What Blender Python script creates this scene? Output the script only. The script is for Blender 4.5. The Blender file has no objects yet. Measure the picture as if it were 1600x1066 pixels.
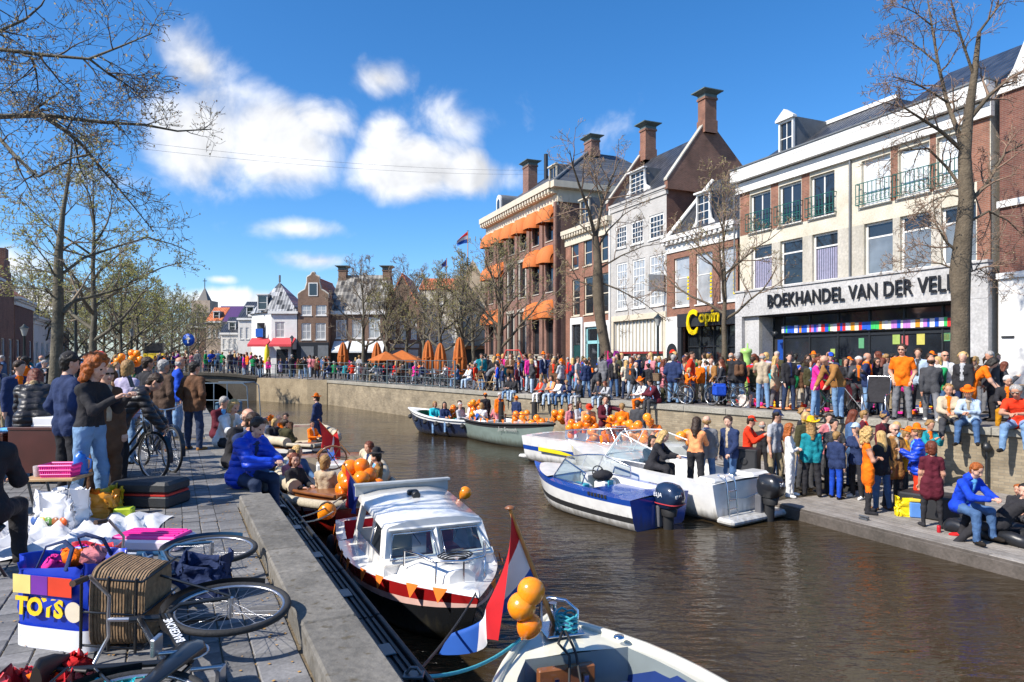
import bpy,math,random
import numpy as np
from mathutils import Vector,Matrix,Euler
SC=bpy.context.scene
COL=SC.collection
R=math.radians
# ---------------------------------------------------------------- camera
F,CX,HY,CAMZ=1066.7,800.0,558.0,1.75      # focal length in photo pixels, horizon row, eye height
cam_d=bpy.data.cameras.new('camera'); cam=bpy.data.objects.new('camera',cam_d); COL.objects.link(cam)
cam.location=(0,0,CAMZ); cam.rotation_euler=(R(90),0,0)
cam_d.sensor_width=36; cam_d.lens=24; cam_d.shift_y=25/1600
cam_d.clip_start=0.05; cam_d.clip_end=4000
SC.camera=cam
# ---------------------------------------------------------------- world, sun, exposure
SUN_AZ=(-0.86,-0.51)          # horizontal direction towards the sun (left, a little behind the camera)
SUN_EL=R(43)
SC.view_settings.view_transform='Standard'; SC.view_settings.look='None'
SC.view_settings.exposure=0.84; SC.view_settings.gamma=1.0; SC.view_settings.use_curve_mapping=False
W=bpy.data.worlds.new('World'); SC.world=W; W.use_nodes=True
def build_world():
 nt=W.node_tree; nt.nodes.clear(); N=nt.nodes.new; L=nt.links.new
 out=N('ShaderNodeOutputWorld'); bg=N('ShaderNodeBackground'); L(bg.outputs[0],out.inputs[0])
 sky=N('ShaderNodeTexSky'); sky.sky_type='NISHITA'; sky.sun_disc=False
 sky.sun_elevation=SUN_EL; sky.sun_rotation=math.atan2(SUN_AZ[0],SUN_AZ[1])
 sky.altitude=0; sky.air_density=0.9; sky.dust_density=0.6; sky.ozone_density=6.0
 hs=N('ShaderNodeHueSaturation'); hs.inputs['Saturation'].default_value=1.22; hs.inputs['Value'].default_value=1.0
 L(sky.outputs[0],hs.inputs['Color'])
 # clouds on the sky: elliptical banks in (azimuth, elevation) with fractal edges, all the way round
 tc=N('ShaderNodeTexCoord'); sep=N('ShaderNodeSeparateXYZ'); L(tc.outputs['Generated'],sep.inputs[0])
 def M(op,a,b=None,c=None):
  n=N('ShaderNodeMath'); n.operation=op
  for i,v in enumerate((a,b,c)):
   if v is None:continue
   if isinstance(v,(int,float)):n.inputs[i].default_value=v
   else:L(v,n.inputs[i])
  return n.outputs[0]
 az=M('ARCTAN2',sep.outputs[0],sep.outputs[1]); el=M('ARCSINE',sep.outputs[2])
 nz=N('ShaderNodeTexNoise'); nz.inputs['Scale'].default_value=10; nz.inputs['Detail'].default_value=9; nz.inputs['Roughness'].default_value=0.55
 nz.inputs['Distortion'].default_value=0.35
 L(tc.outputs['Generated'],nz.inputs['Vector'])
 n1=M('SUBTRACT',nz.outputs['Fac'],0.5)
 def pix(px,py):                      # direction of a sky point of the photo
  x,z=(px-CX)/F,(HY-py)/F
  return math.atan2(x,1),math.asin(z/math.sqrt(1+x *x+z *z))
 banks=[]
 for px,py,rx,ry,s in((330,215,105,95,.9),(315,105,55,55,.55),(430,225,130,75,1.15),(500,190,70,40,.8),(640,265,120,58,1.15),(730,275,95,42,1.0),
                              (600,215,50,40,.7),(595,125,55,28,.62),(455,357,75,12,.3),(500,408,60,15,.5),(340,470,90,22,.9),(20,415,60,25,.55),
                              (190,285,60,20,.4),(700,185,50,20,.1),(830,190,60,18,.08),(345,437,20,7,.5),(60,470,90,22,.7)):
  a,e=pix(px,py); banks.append((a,e,rx/F,ry/F,s))
 for k in range(10):                   # the same kind of clouds elsewhere round the horizon
  banks.append((1.45+k *0.36+0.1 *math.sin(k *7.1),0.28+0.2 *math.sin(k *2.3),0.15,0.065,1.0))
 ae=N('ShaderNodeCombineXYZ'); L(az,ae.inputs[0]); L(el,ae.inputs[1])
 tot=None
 for a,e,ra,re,s in banks:
  if a>math.pi:a-=2 *math.pi
  v=N('ShaderNodeVectorMath'); v.operation='MULTIPLY_ADD'; L(ae.outputs[0],v.inputs[0]); v.inputs[1].default_value=(1/ra,1/re,0); v.inputs[2].default_value=(-a/ra,-e/re,0)
  ln=N('ShaderNodeVectorMath'); ln.operation='LENGTH'; L(v.outputs[0],ln.inputs[0])
  d=M('MULTIPLY_ADD',ln.outputs['Value'],-1.1 *s,s)
  tot=d if tot is None else M('MAXIMUM',tot,d)
 tot=M('MAXIMUM',tot,-.6)
 dens=M('ADD',tot,M('MULTIPLY',n1,1.7))
 mr=N('ShaderNodeMapRange'); mr.interpolation_type='SMOOTHSTEP'
 L(dens,mr.inputs[0]); mr.inputs[1].default_value=-.14; mr.inputs[2].default_value=.58; mr.inputs[3].default_value=0; mr.inputs[4].default_value=0.96
 mix=N('ShaderNodeMix'); mix.data_type='RGBA'; L(mr.outputs[0],mix.inputs[0]); L(hs.outputs[0],mix.inputs[6])
 ofs=N('ShaderNodeVectorMath'); L(tc.outputs['Generated'],ofs.inputs[0]); ofs.inputs[1].default_value=(-.022,-.008,.026); n2=N('ShaderNodeTexNoise'); L(ofs.outputs[0],n2.inputs['Vector'])
 for k,v in(('Scale',10),('Detail',4),('Roughness',.55),('Distortion',.35)):n2.inputs[k].default_value=v
 cr=N('ShaderNodeMapRange'); L(M('SUBTRACT',nz.outputs['Fac'],n2.outputs['Fac']),cr.inputs[0]); cr.inputs[1].default_value=-.16; cr.inputs[2].default_value=.1  # sunward side of the clouds brightened in their colour
 cr.inputs[3].default_value=3.8; cr.inputs[4].default_value=5.6
 cc=N('ShaderNodeCombineColor'); L(cr.outputs[0],cc.inputs[0]); L(M('MULTIPLY',cr.outputs[0],1.01),cc.inputs[1]); L(M('MULTIPLY',cr.outputs[0],1.035),cc.inputs[2])
 L(cc.outputs[0],mix.inputs[7]); L(mix.outputs[2],bg.inputs[0])
 bg.inputs[1].default_value=0.117
build_world()
SC.cycles.max_bounces=5; SC.cycles.diffuse_bounces=2; SC.cycles.glossy_bounces=3; SC.cycles.transmission_bounces=4; SC.cycles.caustics_reflective=False; SC.cycles.caustics_refractive=False
W.cycles.sampling_method='MANUAL'; W.cycles.sample_map_resolution=512
sun_d=bpy.data.lights.new('sun','SUN'); sun_o=bpy.data.objects.new('sun',sun_d); COL.objects.link(sun_o)
sun_d.energy=4.0; sun_d.angle=R(0.53); sun_d.color=(1.0,0.94,0.85)
_sv=Vector((SUN_AZ[0],SUN_AZ[1],0)).normalized()*math.cos(SUN_EL)+Vector((0,0,math.sin(SUN_EL)))
sun_o.rotation_euler=_sv.to_track_quat('Z','Y').to_euler()
# ---------------------------------------------------------------- photo geometry helpers
def at(px,py,d):return Vector(((px-CX)/F *d,d,CAMZ-(py-HY)/F *d))
def on(px,py,z=0.0):
 d=(CAMZ-z)*F/(py-HY); return Vector(((px-CX)/F *d,d,z))
def dep(py,z=0.0):return(CAMZ-z)*F/(py-HY)
def hgt(py,d):return CAMZ-(py-HY)/F *d
RQ,WAT,PON=0.1,-1.6,-1.35           # right quay, water and pontoon levels
def rq_x(y):return 11.5-.748 *(y-15.3)      # right quay edge
def lq_x(y):return-.512-.497 *(y-3.35)     # left quay (kerb outer) edge
# ---------------------------------------------------------------- materials
MATS={}
def _new(name):
 m=bpy.data.materials.new(name); m.use_nodes=True
 return m,m.node_tree,m.node_tree.nodes['Principled BSDF']
def mat(name,col,rough=.6,var=.12,scale=6,bump=0.,bscale=None,metal=0.,spec=.5,coat=0.,trans=0.,emit=0.,sheen=0.,dist=.01):
 """plain surface: base colour with a soft procedural variation and optional fine relief"""
 if name in MATS:return MATS[name]
 m,nt,b=_new(name); N=nt.nodes.new; L=nt.links.new
 b.inputs['Roughness'].default_value=rough; b.inputs['Metallic'].default_value=metal
 b.inputs['Specular IOR Level'].default_value=spec; b.inputs['Coat Weight'].default_value=coat; b.inputs['Coat Roughness'].default_value=.05
 b.inputs['Transmission Weight'].default_value=trans
 if sheen:b.inputs['Sheen Weight'].default_value=sheen
 tc=N('ShaderNodeTexCoord')
 nz=N('ShaderNodeTexNoise'); nz.inputs['Scale'].default_value=scale; nz.inputs['Detail'].default_value=5; L(tc.outputs['Object'],nz.inputs['Vector'])
 mr=N('ShaderNodeMapRange'); L(nz.outputs['Fac'],mr.inputs[0]); mr.inputs[1].default_value=.25; mr.inputs[2].default_value=.75
 mr.inputs[3].default_value=1-var; mr.inputs[4].default_value=1+var
 mx=N('ShaderNodeMix'); mx.data_type='RGBA'; mx.blend_type='MULTIPLY'; mx.inputs[0].default_value=1
 mx.inputs[6].default_value=(*col,1); L(mr.outputs[0],mx.inputs[7]); L(mx.outputs[2],b.inputs['Base Color'])
 if bump:
  n2=N('ShaderNodeTexNoise'); n2.inputs['Scale'].default_value=bscale or scale *4; n2.inputs['Detail'].default_value=4; L(tc.outputs['Object'],n2.inputs['Vector'])
  bp=N('ShaderNodeBump'); bp.inputs['Strength'].default_value=bump; bp.inputs['Distance'].default_value=dist; L(n2.outputs['Fac'],bp.inputs['Height']); L(bp.outputs[0],b.inputs['Normal'])
 MATS[name]=m; return m
def brick(name,c1,c2,mortar,bw=.21,bh=.065,rough=.85,grime=.25):
 if name in MATS:return MATS[name]
 m,nt,b=_new(name); N=nt.nodes.new; L=nt.links.new
 tc=N('ShaderNodeTexCoord'); sp=N('ShaderNodeSeparateXYZ'); L(tc.outputs['Object'],sp.inputs[0])
 ad=N('ShaderNodeMath'); L(sp.outputs[0],ad.inputs[0]); L(sp.outputs[1],ad.inputs[1])
 cb=N('ShaderNodeCombineXYZ'); L(ad.outputs[0],cb.inputs[0]); L(sp.outputs[2],cb.inputs[1])
 br=N('ShaderNodeTexBrick'); L(cb.outputs[0],br.inputs['Vector']); br.inputs['Scale'].default_value=1
 br.inputs['Brick Width'].default_value=bw; br.inputs['Row Height'].default_value=bh; br.inputs['Mortar Size'].default_value=.006; br.inputs['Bias'].default_value=0
 br.inputs['Color1'].default_value=(*c1,1); br.inputs['Color2'].default_value=(*c2,1); br.inputs['Mortar'].default_value=(*mortar,1)
 nz=N('ShaderNodeTexNoise'); nz.inputs['Scale'].default_value=.9; nz.inputs['Detail'].default_value=7; nz.inputs['Roughness'].default_value=.65; L(tc.outputs['Object'],nz.inputs['Vector'])
 mr=N('ShaderNodeMapRange'); L(nz.outputs['Fac'],mr.inputs[0]); mr.inputs[1].default_value=.3; mr.inputs[2].default_value=.7; mr.inputs[3].default_value=1-grime; mr.inputs[4].default_value=1+grime
 mx=N('ShaderNodeMix'); mx.data_type='RGBA'; mx.blend_type='MULTIPLY'; mx.inputs[0].default_value=1; L(br.outputs['Color'],mx.inputs[6]); L(mr.outputs[0],mx.inputs[7]); L(mx.outputs[2],b.inputs['Base Color'])
 bp=N('ShaderNodeBump'); bp.inputs['Strength'].default_value=.5; bp.inputs['Distance'].default_value=.01; L(br.outputs['Fac'],bp.inputs['Height']); bp.invert=True; L(bp.outputs[0],b.inputs['Normal'])
 b.inputs['Roughness'].default_value=rough; MATS[name]=m; return m
def tiles(name,c1,c2,tw=.24,th=.3,rough=.35,axis=0):
 """glazed pantiles: rolls across the roof, courses up the slope"""
 if name in MATS:return MATS[name]
 m,nt,b=_new(name); N=nt.nodes.new; L=nt.links.new
 tc=N('ShaderNodeTexCoord'); sp=N('ShaderNodeSeparateXYZ'); L(tc.outputs['Object'],sp.inputs[0])
 def M(op,a,bb):
  n=N('ShaderNodeMath'); n.operation=op
  for i,v in enumerate((a,bb)):
   if isinstance(v,(int,float)):n.inputs[i].default_value=v
   else:L(v,n.inputs[i])
  return n.outputs[0]
 u=sp.outputs[0]if axis==0 else sp.outputs[1]
 su=M('SINE',M('MULTIPLY',u,2 *math.pi/tw),0)
 fz=M('FRACT',M('DIVIDE',sp.outputs[2],th *.75),0)
 h=M('ADD',M('MULTIPLY',su,.5),M('MULTIPLY',fz,-.5))
 wn=N('ShaderNodeTexWhiteNoise'); wn.noise_dimensions='3D'
 cb=N('ShaderNodeCombineXYZ'); L(M('FLOOR',M('DIVIDE',u,tw),0),cb.inputs[0]); L(M('FLOOR',M('DIVIDE',sp.outputs[2],th *.75),0),cb.inputs[1]); L(cb.outputs[0],wn.inputs['Vector'])
 mx=N('ShaderNodeMix'); mx.data_type='RGBA'; L(wn.outputs['Value'],mx.inputs[0]); mx.inputs[6].default_value=(*c1,1); mx.inputs[7].default_value=(*c2,1); L(mx.outputs[2],b.inputs['Base Color'])
 bp=N('ShaderNodeBump'); bp.inputs['Strength'].default_value=.9; bp.inputs['Distance'].default_value=.04; L(h,bp.inputs['Height']); L(bp.outputs[0],b.inputs['Normal'])
 b.inputs['Roughness'].default_value=rough; MATS[name]=m; return m
def stone(name,c1,c2,rough=.85,s1=1.2,s2=14,bump=.35,stain=None,dist=.02):
 """weathered masonry / concrete with blotches and pits"""
 if name in MATS:return MATS[name]
 m,nt,b=_new(name); N=nt.nodes.new; L=nt.links.new
 tc=N('ShaderNodeTexCoord')
 n1=N('ShaderNodeTexNoise'); n1.inputs['Scale'].default_value=s1; n1.inputs['Detail'].default_value=8; n1.inputs['Roughness'].default_value=.62; L(tc.outputs['Object'],n1.inputs['Vector'])
 n2=N('ShaderNodeTexNoise'); n2.inputs['Scale'].default_value=s2; n2.inputs['Detail'].default_value=6; L(tc.outputs['Object'],n2.inputs['Vector'])
 r1=N('ShaderNodeValToRGB'); L(n1.outputs['Fac'],r1.inputs[0]); r1.color_ramp.elements[0].position=.3; r1.color_ramp.elements[1].position=.68
 r1.color_ramp.elements[0].color=(*c1,1); r1.color_ramp.elements[1].color=(*c2,1)
 mr=N('ShaderNodeMapRange'); L(n2.outputs['Fac'],mr.inputs[0]); mr.inputs[1].default_value=.3; mr.inputs[2].default_value=.7; mr.inputs[3].default_value=.8; mr.inputs[4].default_value=1.15
 mx=N('ShaderNodeMix'); mx.data_type='RGBA'; mx.blend_type='MULTIPLY'; mx.inputs[0].default_value=1; L(r1.outputs[0],mx.inputs[6]); L(mr.outputs[0],mx.inputs[7])
 o=mx.outputs[2]
 if stain:
  n3=N('ShaderNodeTexNoise'); n3.inputs['Scale'].default_value=s2 *.6; n3.inputs['Detail'].default_value=3; L(tc.outputs['Object'],n3.inputs['Vector'])
  r3=N('ShaderNodeMapRange'); L(n3.outputs['Fac'],r3.inputs[0]); r3.inputs[1].default_value=.6; r3.inputs[2].default_value=.7
  m3=N('ShaderNodeMix'); m3.data_type='RGBA'; L(r3.outputs[0],m3.inputs[0]); L(o,m3.inputs[6]); m3.inputs[7].default_value=(*stain,1); o=m3.outputs[2]
 L(o,b.inputs['Base Color'])
 bp=N('ShaderNodeBump'); bp.inputs['Strength'].default_value=bump; bp.inputs['Distance'].default_value=dist; L(n2.outputs['Fac'],bp.inputs['Height']); L(bp.outputs[0],b.inputs['Normal'])
 b.inputs['Roughness'].default_value=rough; MATS[name]=m; return m
# ---------------------------------------------------------------- mesh builder
class MB:
 def __init__(s):s.v=[]; s.f=[]; s.m=[]; s.s=[]
 def add(s,vs,fs,mi=0,smooth=False):
  o=len(s.v); s.v+=[tuple(p)for p in vs]
  for f in fs:s.f.append(tuple(i+o for i in f)); s.m.append(mi); s.s.append(smooth)
  return s
 def poly(s,pts,mi=0):return s.add(pts,[tuple(range(len(pts)))],mi)
 def box(s,x0,y0,z0,x1,y1,z1,mi=0,b=0.,M=None):
  if b:
   pts=[]
   for z,q in((z0,b),(z0+b,0),(z1-b,0),(z1,b)):
    X0,Y0,X1,Y1,k=x0+q,y0+q,x1-q,y1-q,b *(.5 if q else 1)
    pts+=[(X0+k,Y0,z),(X1-k,Y0,z),(X1,Y0+k,z),(X1,Y1-k,z),(X1-k,Y1,z),(X0+k,Y1,z),(X0,Y1-k,z),(X0,Y0+k,z)]
   fs=[tuple(range(7,-1,-1)),tuple(range(24,32))]
   for r in range(3):
    for i in range(8):fs.append((r *8+i,r *8+(i+1)%8,r *8+8+(i+1)%8,r *8+8+i))
  else:
   pts=[(x0,y0,z0),(x1,y0,z0),(x1,y1,z0),(x0,y1,z0),(x0,y0,z1),(x1,y0,z1),(x1,y1,z1),(x0,y1,z1)]
   fs=[(3,2,1,0),(4,5,6,7),(0,1,5,4),(1,2,6,5),(2,3,7,6),(3,0,4,7)]
  if M is not None:pts=[M@Vector(p)for p in pts]
  return s.add(pts,fs,mi)
 def tube(s,pts,rad,n=8,mi=0,cap=True,smooth=True,flat=None,closed=False):
  pts=[Vector(p)for p in pts]; k=len(pts)
  if not hasattr(rad,'__len__'):rad=[rad]*k
  vs=[]; up=None
  for i,p in enumerate(pts):
   if closed:t=(pts[(i+1)%k]-pts[i-1])
   else:t=(pts[min(i+1,k-1)]-pts[max(i-1,0)])
   t=t.normalized()if t.length>1e-9 else Vector((0,0,1))
   if up is None:up=t.orthogonal().normalized()if abs(t.z)>.9 else Vector((0,0,1))
   a=t.cross(up)
   if a.length<1e-5:a=t.orthogonal()
   a.normalize(); bb=a.cross(t).normalized(); up=bb
   for j in range(n):
    an=2 *math.pi *j/n
    vs.append(p+(a *math.cos(an)*(flat or 1)+bb *math.sin(an))*rad[i])
  fs=[]
  for i in range(k if closed else k-1):
   i2=(i+1)%k
   for j in range(n):fs.append((i *n+j,i *n+(j+1)%n,i2 *n+(j+1)%n,i2 *n+j))
  s.add(vs,fs,mi,smooth)
  if cap and not closed:
   s.add(vs[:n],[tuple(range(n-1,-1,-1))],mi); s.add(vs[-n:],[tuple(range(n))],mi)
  return s
 def lathe(s,prof,n=16,c=(0,0,0),mi=0,smooth=True,M=None,sy=1):
  vs=[]
  for r,z in prof:
   for j in range(n):
    a=2 *math.pi *j/n; vs.append(Vector((c[0]+r *math.cos(a),c[1]+r *math.sin(a)*sy,c[2]+z)))
  if M is not None:vs=[M@v for v in vs]
  fs=[]
  for i in range(len(prof)-1):
   for j in range(n):fs.append((i *n+j,i *n+(j+1)%n,(i+1)*n+(j+1)%n,(i+1)*n+j))
  s.add(vs,fs,mi,smooth)
  if prof[0][0]>1e-4:s.add(vs[:n],[tuple(range(n-1,-1,-1))],mi)
  if prof[-1][0]>1e-4:s.add(vs[-n:],[tuple(range(n))],mi)
  return s
 def ball(s,c,r,n=12,mi=0):
  if not hasattr(r,'__len__'):r=(r,r,r)
  k=max(4,n//2); vs=[]; fs=[]
  for i in range(k+1):
   t=math.pi *i/k
   for j in range(n):a=2 *math.pi *j/n; vs.append((c[0]+r[0]*math.sin(t)*math.cos(a),c[1]+r[1]*math.sin(t)*math.sin(a),c[2]-r[2]*math.cos(t)))
  for i in range(k):
   for j in range(n):fs.append((i *n+j,i *n+(j+1)%n,(i+1)*n+(j+1)%n,(i+1)*n+j))
  return s.add(vs,fs,mi,True)
 def grid(s,rows,mi=0,smooth=True,mis=None,closed=False):
  """loft through rows of points; mis gives a material per strip"""
  k=len(rows[0]); vs=[p for r in rows for p in r]; o=len(s.v); s.v+=[tuple(p)for p in vs]
  for i in range(len(rows)-1):
   for j in range(k if closed else k-1):
    j2=(j+1)%k
    s.f.append((o+i *k+j,o+i *k+j2,o+(i+1)*k+j2,o+(i+1)*k+j)); s.m.append(mis[j]if mis else mi); s.s.append(smooth)
  return s
 def prism(s,pts,d,mi=0):
  """polygon pts extruded by vector d, capped"""
  d=Vector(d); n=len(pts); a=[Vector(p)for p in pts]; b=[p+d for p in a]
  fs=[tuple(range(n-1,-1,-1)),tuple(range(n,2 *n))]+[(i,(i+1)%n,n+(i+1)%n,n+i)for i in range(n)]
  return s.add(a+b,fs,mi)
 def mesh(s,name,mats):
  me=bpy.data.meshes.new(name); me.from_pydata(s.v,[],s.f)
  for m in mats:me.materials.append(m)
  me.polygons.foreach_set('material_index',s.m); me.polygons.foreach_set('use_smooth',s.s); me.update(); return me
 def to(s,name,mats,parent=None,loc=None,rz=None,fix=False):
  if not isinstance(mats,(list,tuple)):mats=[mats]
  me=s.mesh(name,mats)
  if fix:
   import bmesh
   bm=bmesh.new(); bm.from_mesh(me); bmesh.ops.remove_doubles(bm,verts=bm.verts,dist=1e-5); bmesh.ops.recalc_face_normals(bm,faces=bm.faces); bm.to_mesh(me); bm.free()
  return link(name,me,parent,loc,rz)
def link(name,data,parent=None,loc=None,rz=None):
 o=bpy.data.objects.new(name,data); COL.objects.link(o)
 if parent is not None:o.parent=parent
 if loc is not None:o.location=loc
 if rz is not None:o.rotation_euler=(0,0,rz)
 return o
USED={}
def tag(o,label,cat,group=None):
 o['label']=label; o['category']=cat
 if group:o['group']=group
 return o
def kind(o,k):o['kind']=k; return o
def thing(name,label,cat,loc=(0,0,0),rz=0.,group=None):
 o=bpy.data.objects.new(name,None); COL.objects.link(o); o.location=loc; o.rotation_euler=(0,0,rz); o.empty_display_size=.2
 return tag(o,label,cat,group)
KIDS={}
def copy_tree(o,parent=None):
 c=o.copy(); COL.objects.link(c)
 if parent is not None:c.parent=parent
 for ch in[x for x in bpy.data.objects if x.parent==o]if o.name not in KIDS else KIDS[o.name]:copy_tree(ch,c)
 return c
rnd=random.Random(11)
# everyday materials
def C(name):return PAL[name]
PAL=dict(black=(.024,.023,.026),navy=(.02,.034,.095),blue=(.01,.06,.42),royal=(.008,.05,.5),sky=(.12,.38,.72),denim=(.06,.12,.24),jeans=(.16,.27,.43),pale=(.4,.5,.62),darkjeans=(.024,.038,.08),
           grey=(.16,.16,.17),charcoal=(.055,.055,.06),lightgrey=(.42,.42,.43),white=(.72,.71,.69),cream=(.62,.55,.42),beige=(.45,.36,.25),khaki=(.32,.25,.15),brown=(.12,.058,.03),tan=(.3,.14,.04),
           leather=(.075,.045,.03),maroon=(.1,.012,.022),red=(.55,.015,.015),scarlet=(.75,.04,.01),orange=(.85,.16,.004),peach=(.8,.3,.12),yellow=(.75,.45,.01),mustard=(.5,.22,.01),green=(.01,.25,.08),olive=(.055,.05,.022),
           teal=(.01,.22,.26),turquoise=(.02,.4,.48),purple=(.12,.02,.2),pink=(.75,.03,.28),rose=(.6,.2,.22),lilac=(.4,.36,.5),fur=(.35,.24,.13),
           blonde=(.5,.32,.12),fair=(.3,.17,.06),ginger=(.32,.085,.015),auburn=(.13,.03,.012),brunette=(.035,.018,.009),dark=(.016,.012,.009),greyhair=(.32,.3,.28),silver=(.52,.5,.47),skin=(.52,.27,.17))
# ================================================================ setting: water, quays, paving, bridge, pontoon
def water_mat():
 m,nt,b=_new('canal_water'); N=nt.nodes.new; L=nt.links.new
 tc=N('ShaderNodeTexCoord')
 b.inputs['Base Color'].default_value=(.034,.023,.011,1); b.inputs['Roughness'].default_value=.035; b.inputs['IOR'].default_value=1.33; b.inputs['Specular IOR Level'].default_value=.5
 hs=[]
 for sc,st,amp,det,rz in((.9,3.6,.5,2,.25),(2.4,2.6,.36,3,.12),(8.0,2.2,.12,3,-.2)):
  mp=N('ShaderNodeMapping'); mp.inputs['Scale'].default_value=(1,st,1); mp.inputs['Rotation'].default_value=(0,0,rz); L(tc.outputs['Object'],mp.inputs[0])
  nz=N('ShaderNodeTexNoise'); nz.inputs['Scale'].default_value=sc; nz.inputs['Detail'].default_value=det; nz.inputs['Distortion'].default_value=.4; L(mp.outputs[0],nz.inputs['Vector'])
  mu=N('ShaderNodeMath'); mu.operation='MULTIPLY'; mu.inputs[1].default_value=amp; L(nz.outputs['Fac'],mu.inputs[0]); hs.append(mu.outputs[0])
 a=hs[0]
 for h in hs[1:]:
  ad=N('ShaderNodeMath'); L(a,ad.inputs[0]); L(h,ad.inputs[1]); a=ad.outputs[0]
 pz=N('ShaderNodeTexNoise'); pz.inputs['Scale'].default_value=.22; pz.inputs['Detail'].default_value=3; L(tc.outputs['Object'],pz.inputs['Vector']); pr=N('ShaderNodeMapRange'); L(pz.outputs['Fac'],pr.inputs[0])
 for k,v in((1,.38),(2,.62),(3,.3),(4,1.)):pr.inputs[k].default_value=v
 bp=N('ShaderNodeBump'); L(pr.outputs[0],bp.inputs['Strength']); bp.inputs['Distance'].default_value=.105; L(a,bp.inputs['Height']); L(bp.outputs[0],b.inputs['Normal'])
 return m
mb=MB(); mb.poly([(-60,-20,WAT),(60,-20,WAT),(60,90,WAT),(-60,90,WAT)])
kind(mb.to('canal_water',water_mat()),'structure')
QD=Vector((-.497,1,0)).normalized(); QN=Vector((QD.y,-QD.x,0))       # left quay direction and its canal-side normal
LQ0=Vector((lq_x(3.35),3.35,0))
def lq(s,t,z=0.):return LQ0+QD *s+QN *t+Vector((0,0,z))        # s along the quay, t across (canal side positive)
KERB_END=5.25
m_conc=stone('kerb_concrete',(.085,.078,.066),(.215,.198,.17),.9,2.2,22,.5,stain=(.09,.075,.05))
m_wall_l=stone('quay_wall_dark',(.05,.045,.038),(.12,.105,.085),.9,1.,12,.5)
# big ground sheet on the left (street) and the right (street), down to the horizon
m_street=brick('street_brick',(.125,.11,.105),(.165,.145,.135),(.06,.055,.05),.2,.1,.85,.3)
def ground_mat(name,c1,c2,mo,bw,bh,rot):
 m,nt,b=_new(name); N=nt.nodes.new; L=nt.links.new
 tc=N('ShaderNodeTexCoord'); mp=N('ShaderNodeMapping'); mp.inputs['Rotation'].default_value=(0,0,rot); L(tc.outputs['Object'],mp.inputs[0])
 br=N('ShaderNodeTexBrick'); L(mp.outputs[0],br.inputs['Vector']); br.inputs['Scale'].default_value=1
 br.inputs['Brick Width'].default_value=bw; br.inputs['Row Height'].default_value=bh; br.inputs['Mortar Size'].default_value=.008
 br.inputs['Color1'].default_value=(*c1,1); br.inputs['Color2'].default_value=(*c2,1); br.inputs['Mortar'].default_value=(*mo,1)
 nz=N('ShaderNodeTexNoise'); nz.inputs['Scale'].default_value=.7; nz.inputs['Detail'].default_value=8; L(tc.outputs['Object'],nz.inputs['Vector'])
 mr=N('ShaderNodeMapRange'); L(nz.outputs['Fac'],mr.inputs[0]); mr.inputs[1].default_value=.3; mr.inputs[2].default_value=.7; mr.inputs[3].default_value=.75; mr.inputs[4].default_value=1.25
 mx=N('ShaderNodeMix'); mx.data_type='RGBA'; mx.blend_type='MULTIPLY'; mx.inputs[0].default_value=1; L(br.outputs['Color'],mx.inputs[6]); L(mr.outputs[0],mx.inputs[7]); L(mx.outputs[2],b.inputs['Base Color'])
 bp=N('ShaderNodeBump'); bp.inputs['Strength'].default_value=.4; bp.inputs['Distance'].default_value=.01; bp.invert=True; L(br.outputs['Fac'],bp.inputs['Height']); L(bp.outputs[0],b.inputs['Normal'])
 b.inputs['Roughness'].default_value=.85; return m
m_gl=ground_mat('left_street_paving',(.13,.12,.115),(.185,.168,.155),(.07,.06,.04),.2,.2,math.atan2(-QD.y,-QD.x)+math.pi)
m_gr=ground_mat('right_street_paving',(.15,.135,.125),(.2,.18,.165),(.08,.07,.055),.25,.12,.9)
mb=MB()      # left ground: top sheet and quay wall down into the water
a,b_=lq(-14,-.42),lq(52.5,-.05)
mid=lq(KERB_END,-.42); mid2=lq(KERB_END,-.05)
mb.poly([(-400,a.y,0),(a.x,a.y,0),(mid.x,mid.y,0),(mid2.x,mid2.y,0),(b_.x,b_.y,0),(b_.x-3,900,0),(-400,900,0)])
kind(mb.to('street_ground',m_gl),'structure')
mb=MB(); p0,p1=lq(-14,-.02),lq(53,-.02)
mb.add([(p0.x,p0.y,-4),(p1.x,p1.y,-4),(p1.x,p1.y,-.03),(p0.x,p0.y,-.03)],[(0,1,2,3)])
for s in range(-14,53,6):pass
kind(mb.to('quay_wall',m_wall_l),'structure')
def lq_block(mb,s0,s1,t0,t1,z0,z1,b=.008,mi=0):
 M=Matrix(((QD.x,QN.x,0,LQ0.x),(QD.y,QN.y,0,LQ0.y),(0,0,1,0),(0,0,0,1)))
 # right handed frame needs (t, s)
 M=Matrix(((QN.x,QD.x,0,LQ0.x),(QN.y,QD.y,0,LQ0.y),(0,0,1,0),(0,0,0,1)))
 mb.box(t0,s0,z0,t1,s1,z1,mi,b,M)
# raised kerb of long concrete blocks near the camera
kerb=thing('quay_kerb','weathered grey concrete kerb raised along the near left quay edge','kerb',(0,0,0))
s=-3.2
for ln in(1.9,2.3,1.75,2.5):
 mb=MB(); lq_block(mb,s+.006,s+ln-.006,-.345,-.004,-.3,.15,.014); mb.to('kerb_block',m_conc,kerb); s+=ln
KERB_END=s
# flush edge stones beyond the kerb
edge=thing('quay_edging','flush grey edge stones along the far part of the left quay','edging',(0,0,0))
s=KERB_END+.01
m_edge=stone('edge_stone',(.14,.13,.115),(.24,.225,.2),.9,1.3,18,.4)
while s<52:
 ln=1.15+.25 *rnd.random(); mb=MB(); lq_block(mb,s,s+ln-.012,-.4,-.003,-.25,.012+.004 *rnd.random(),.01); mb.to('edge_stone',m_edge,edge); s+=ln
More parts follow.
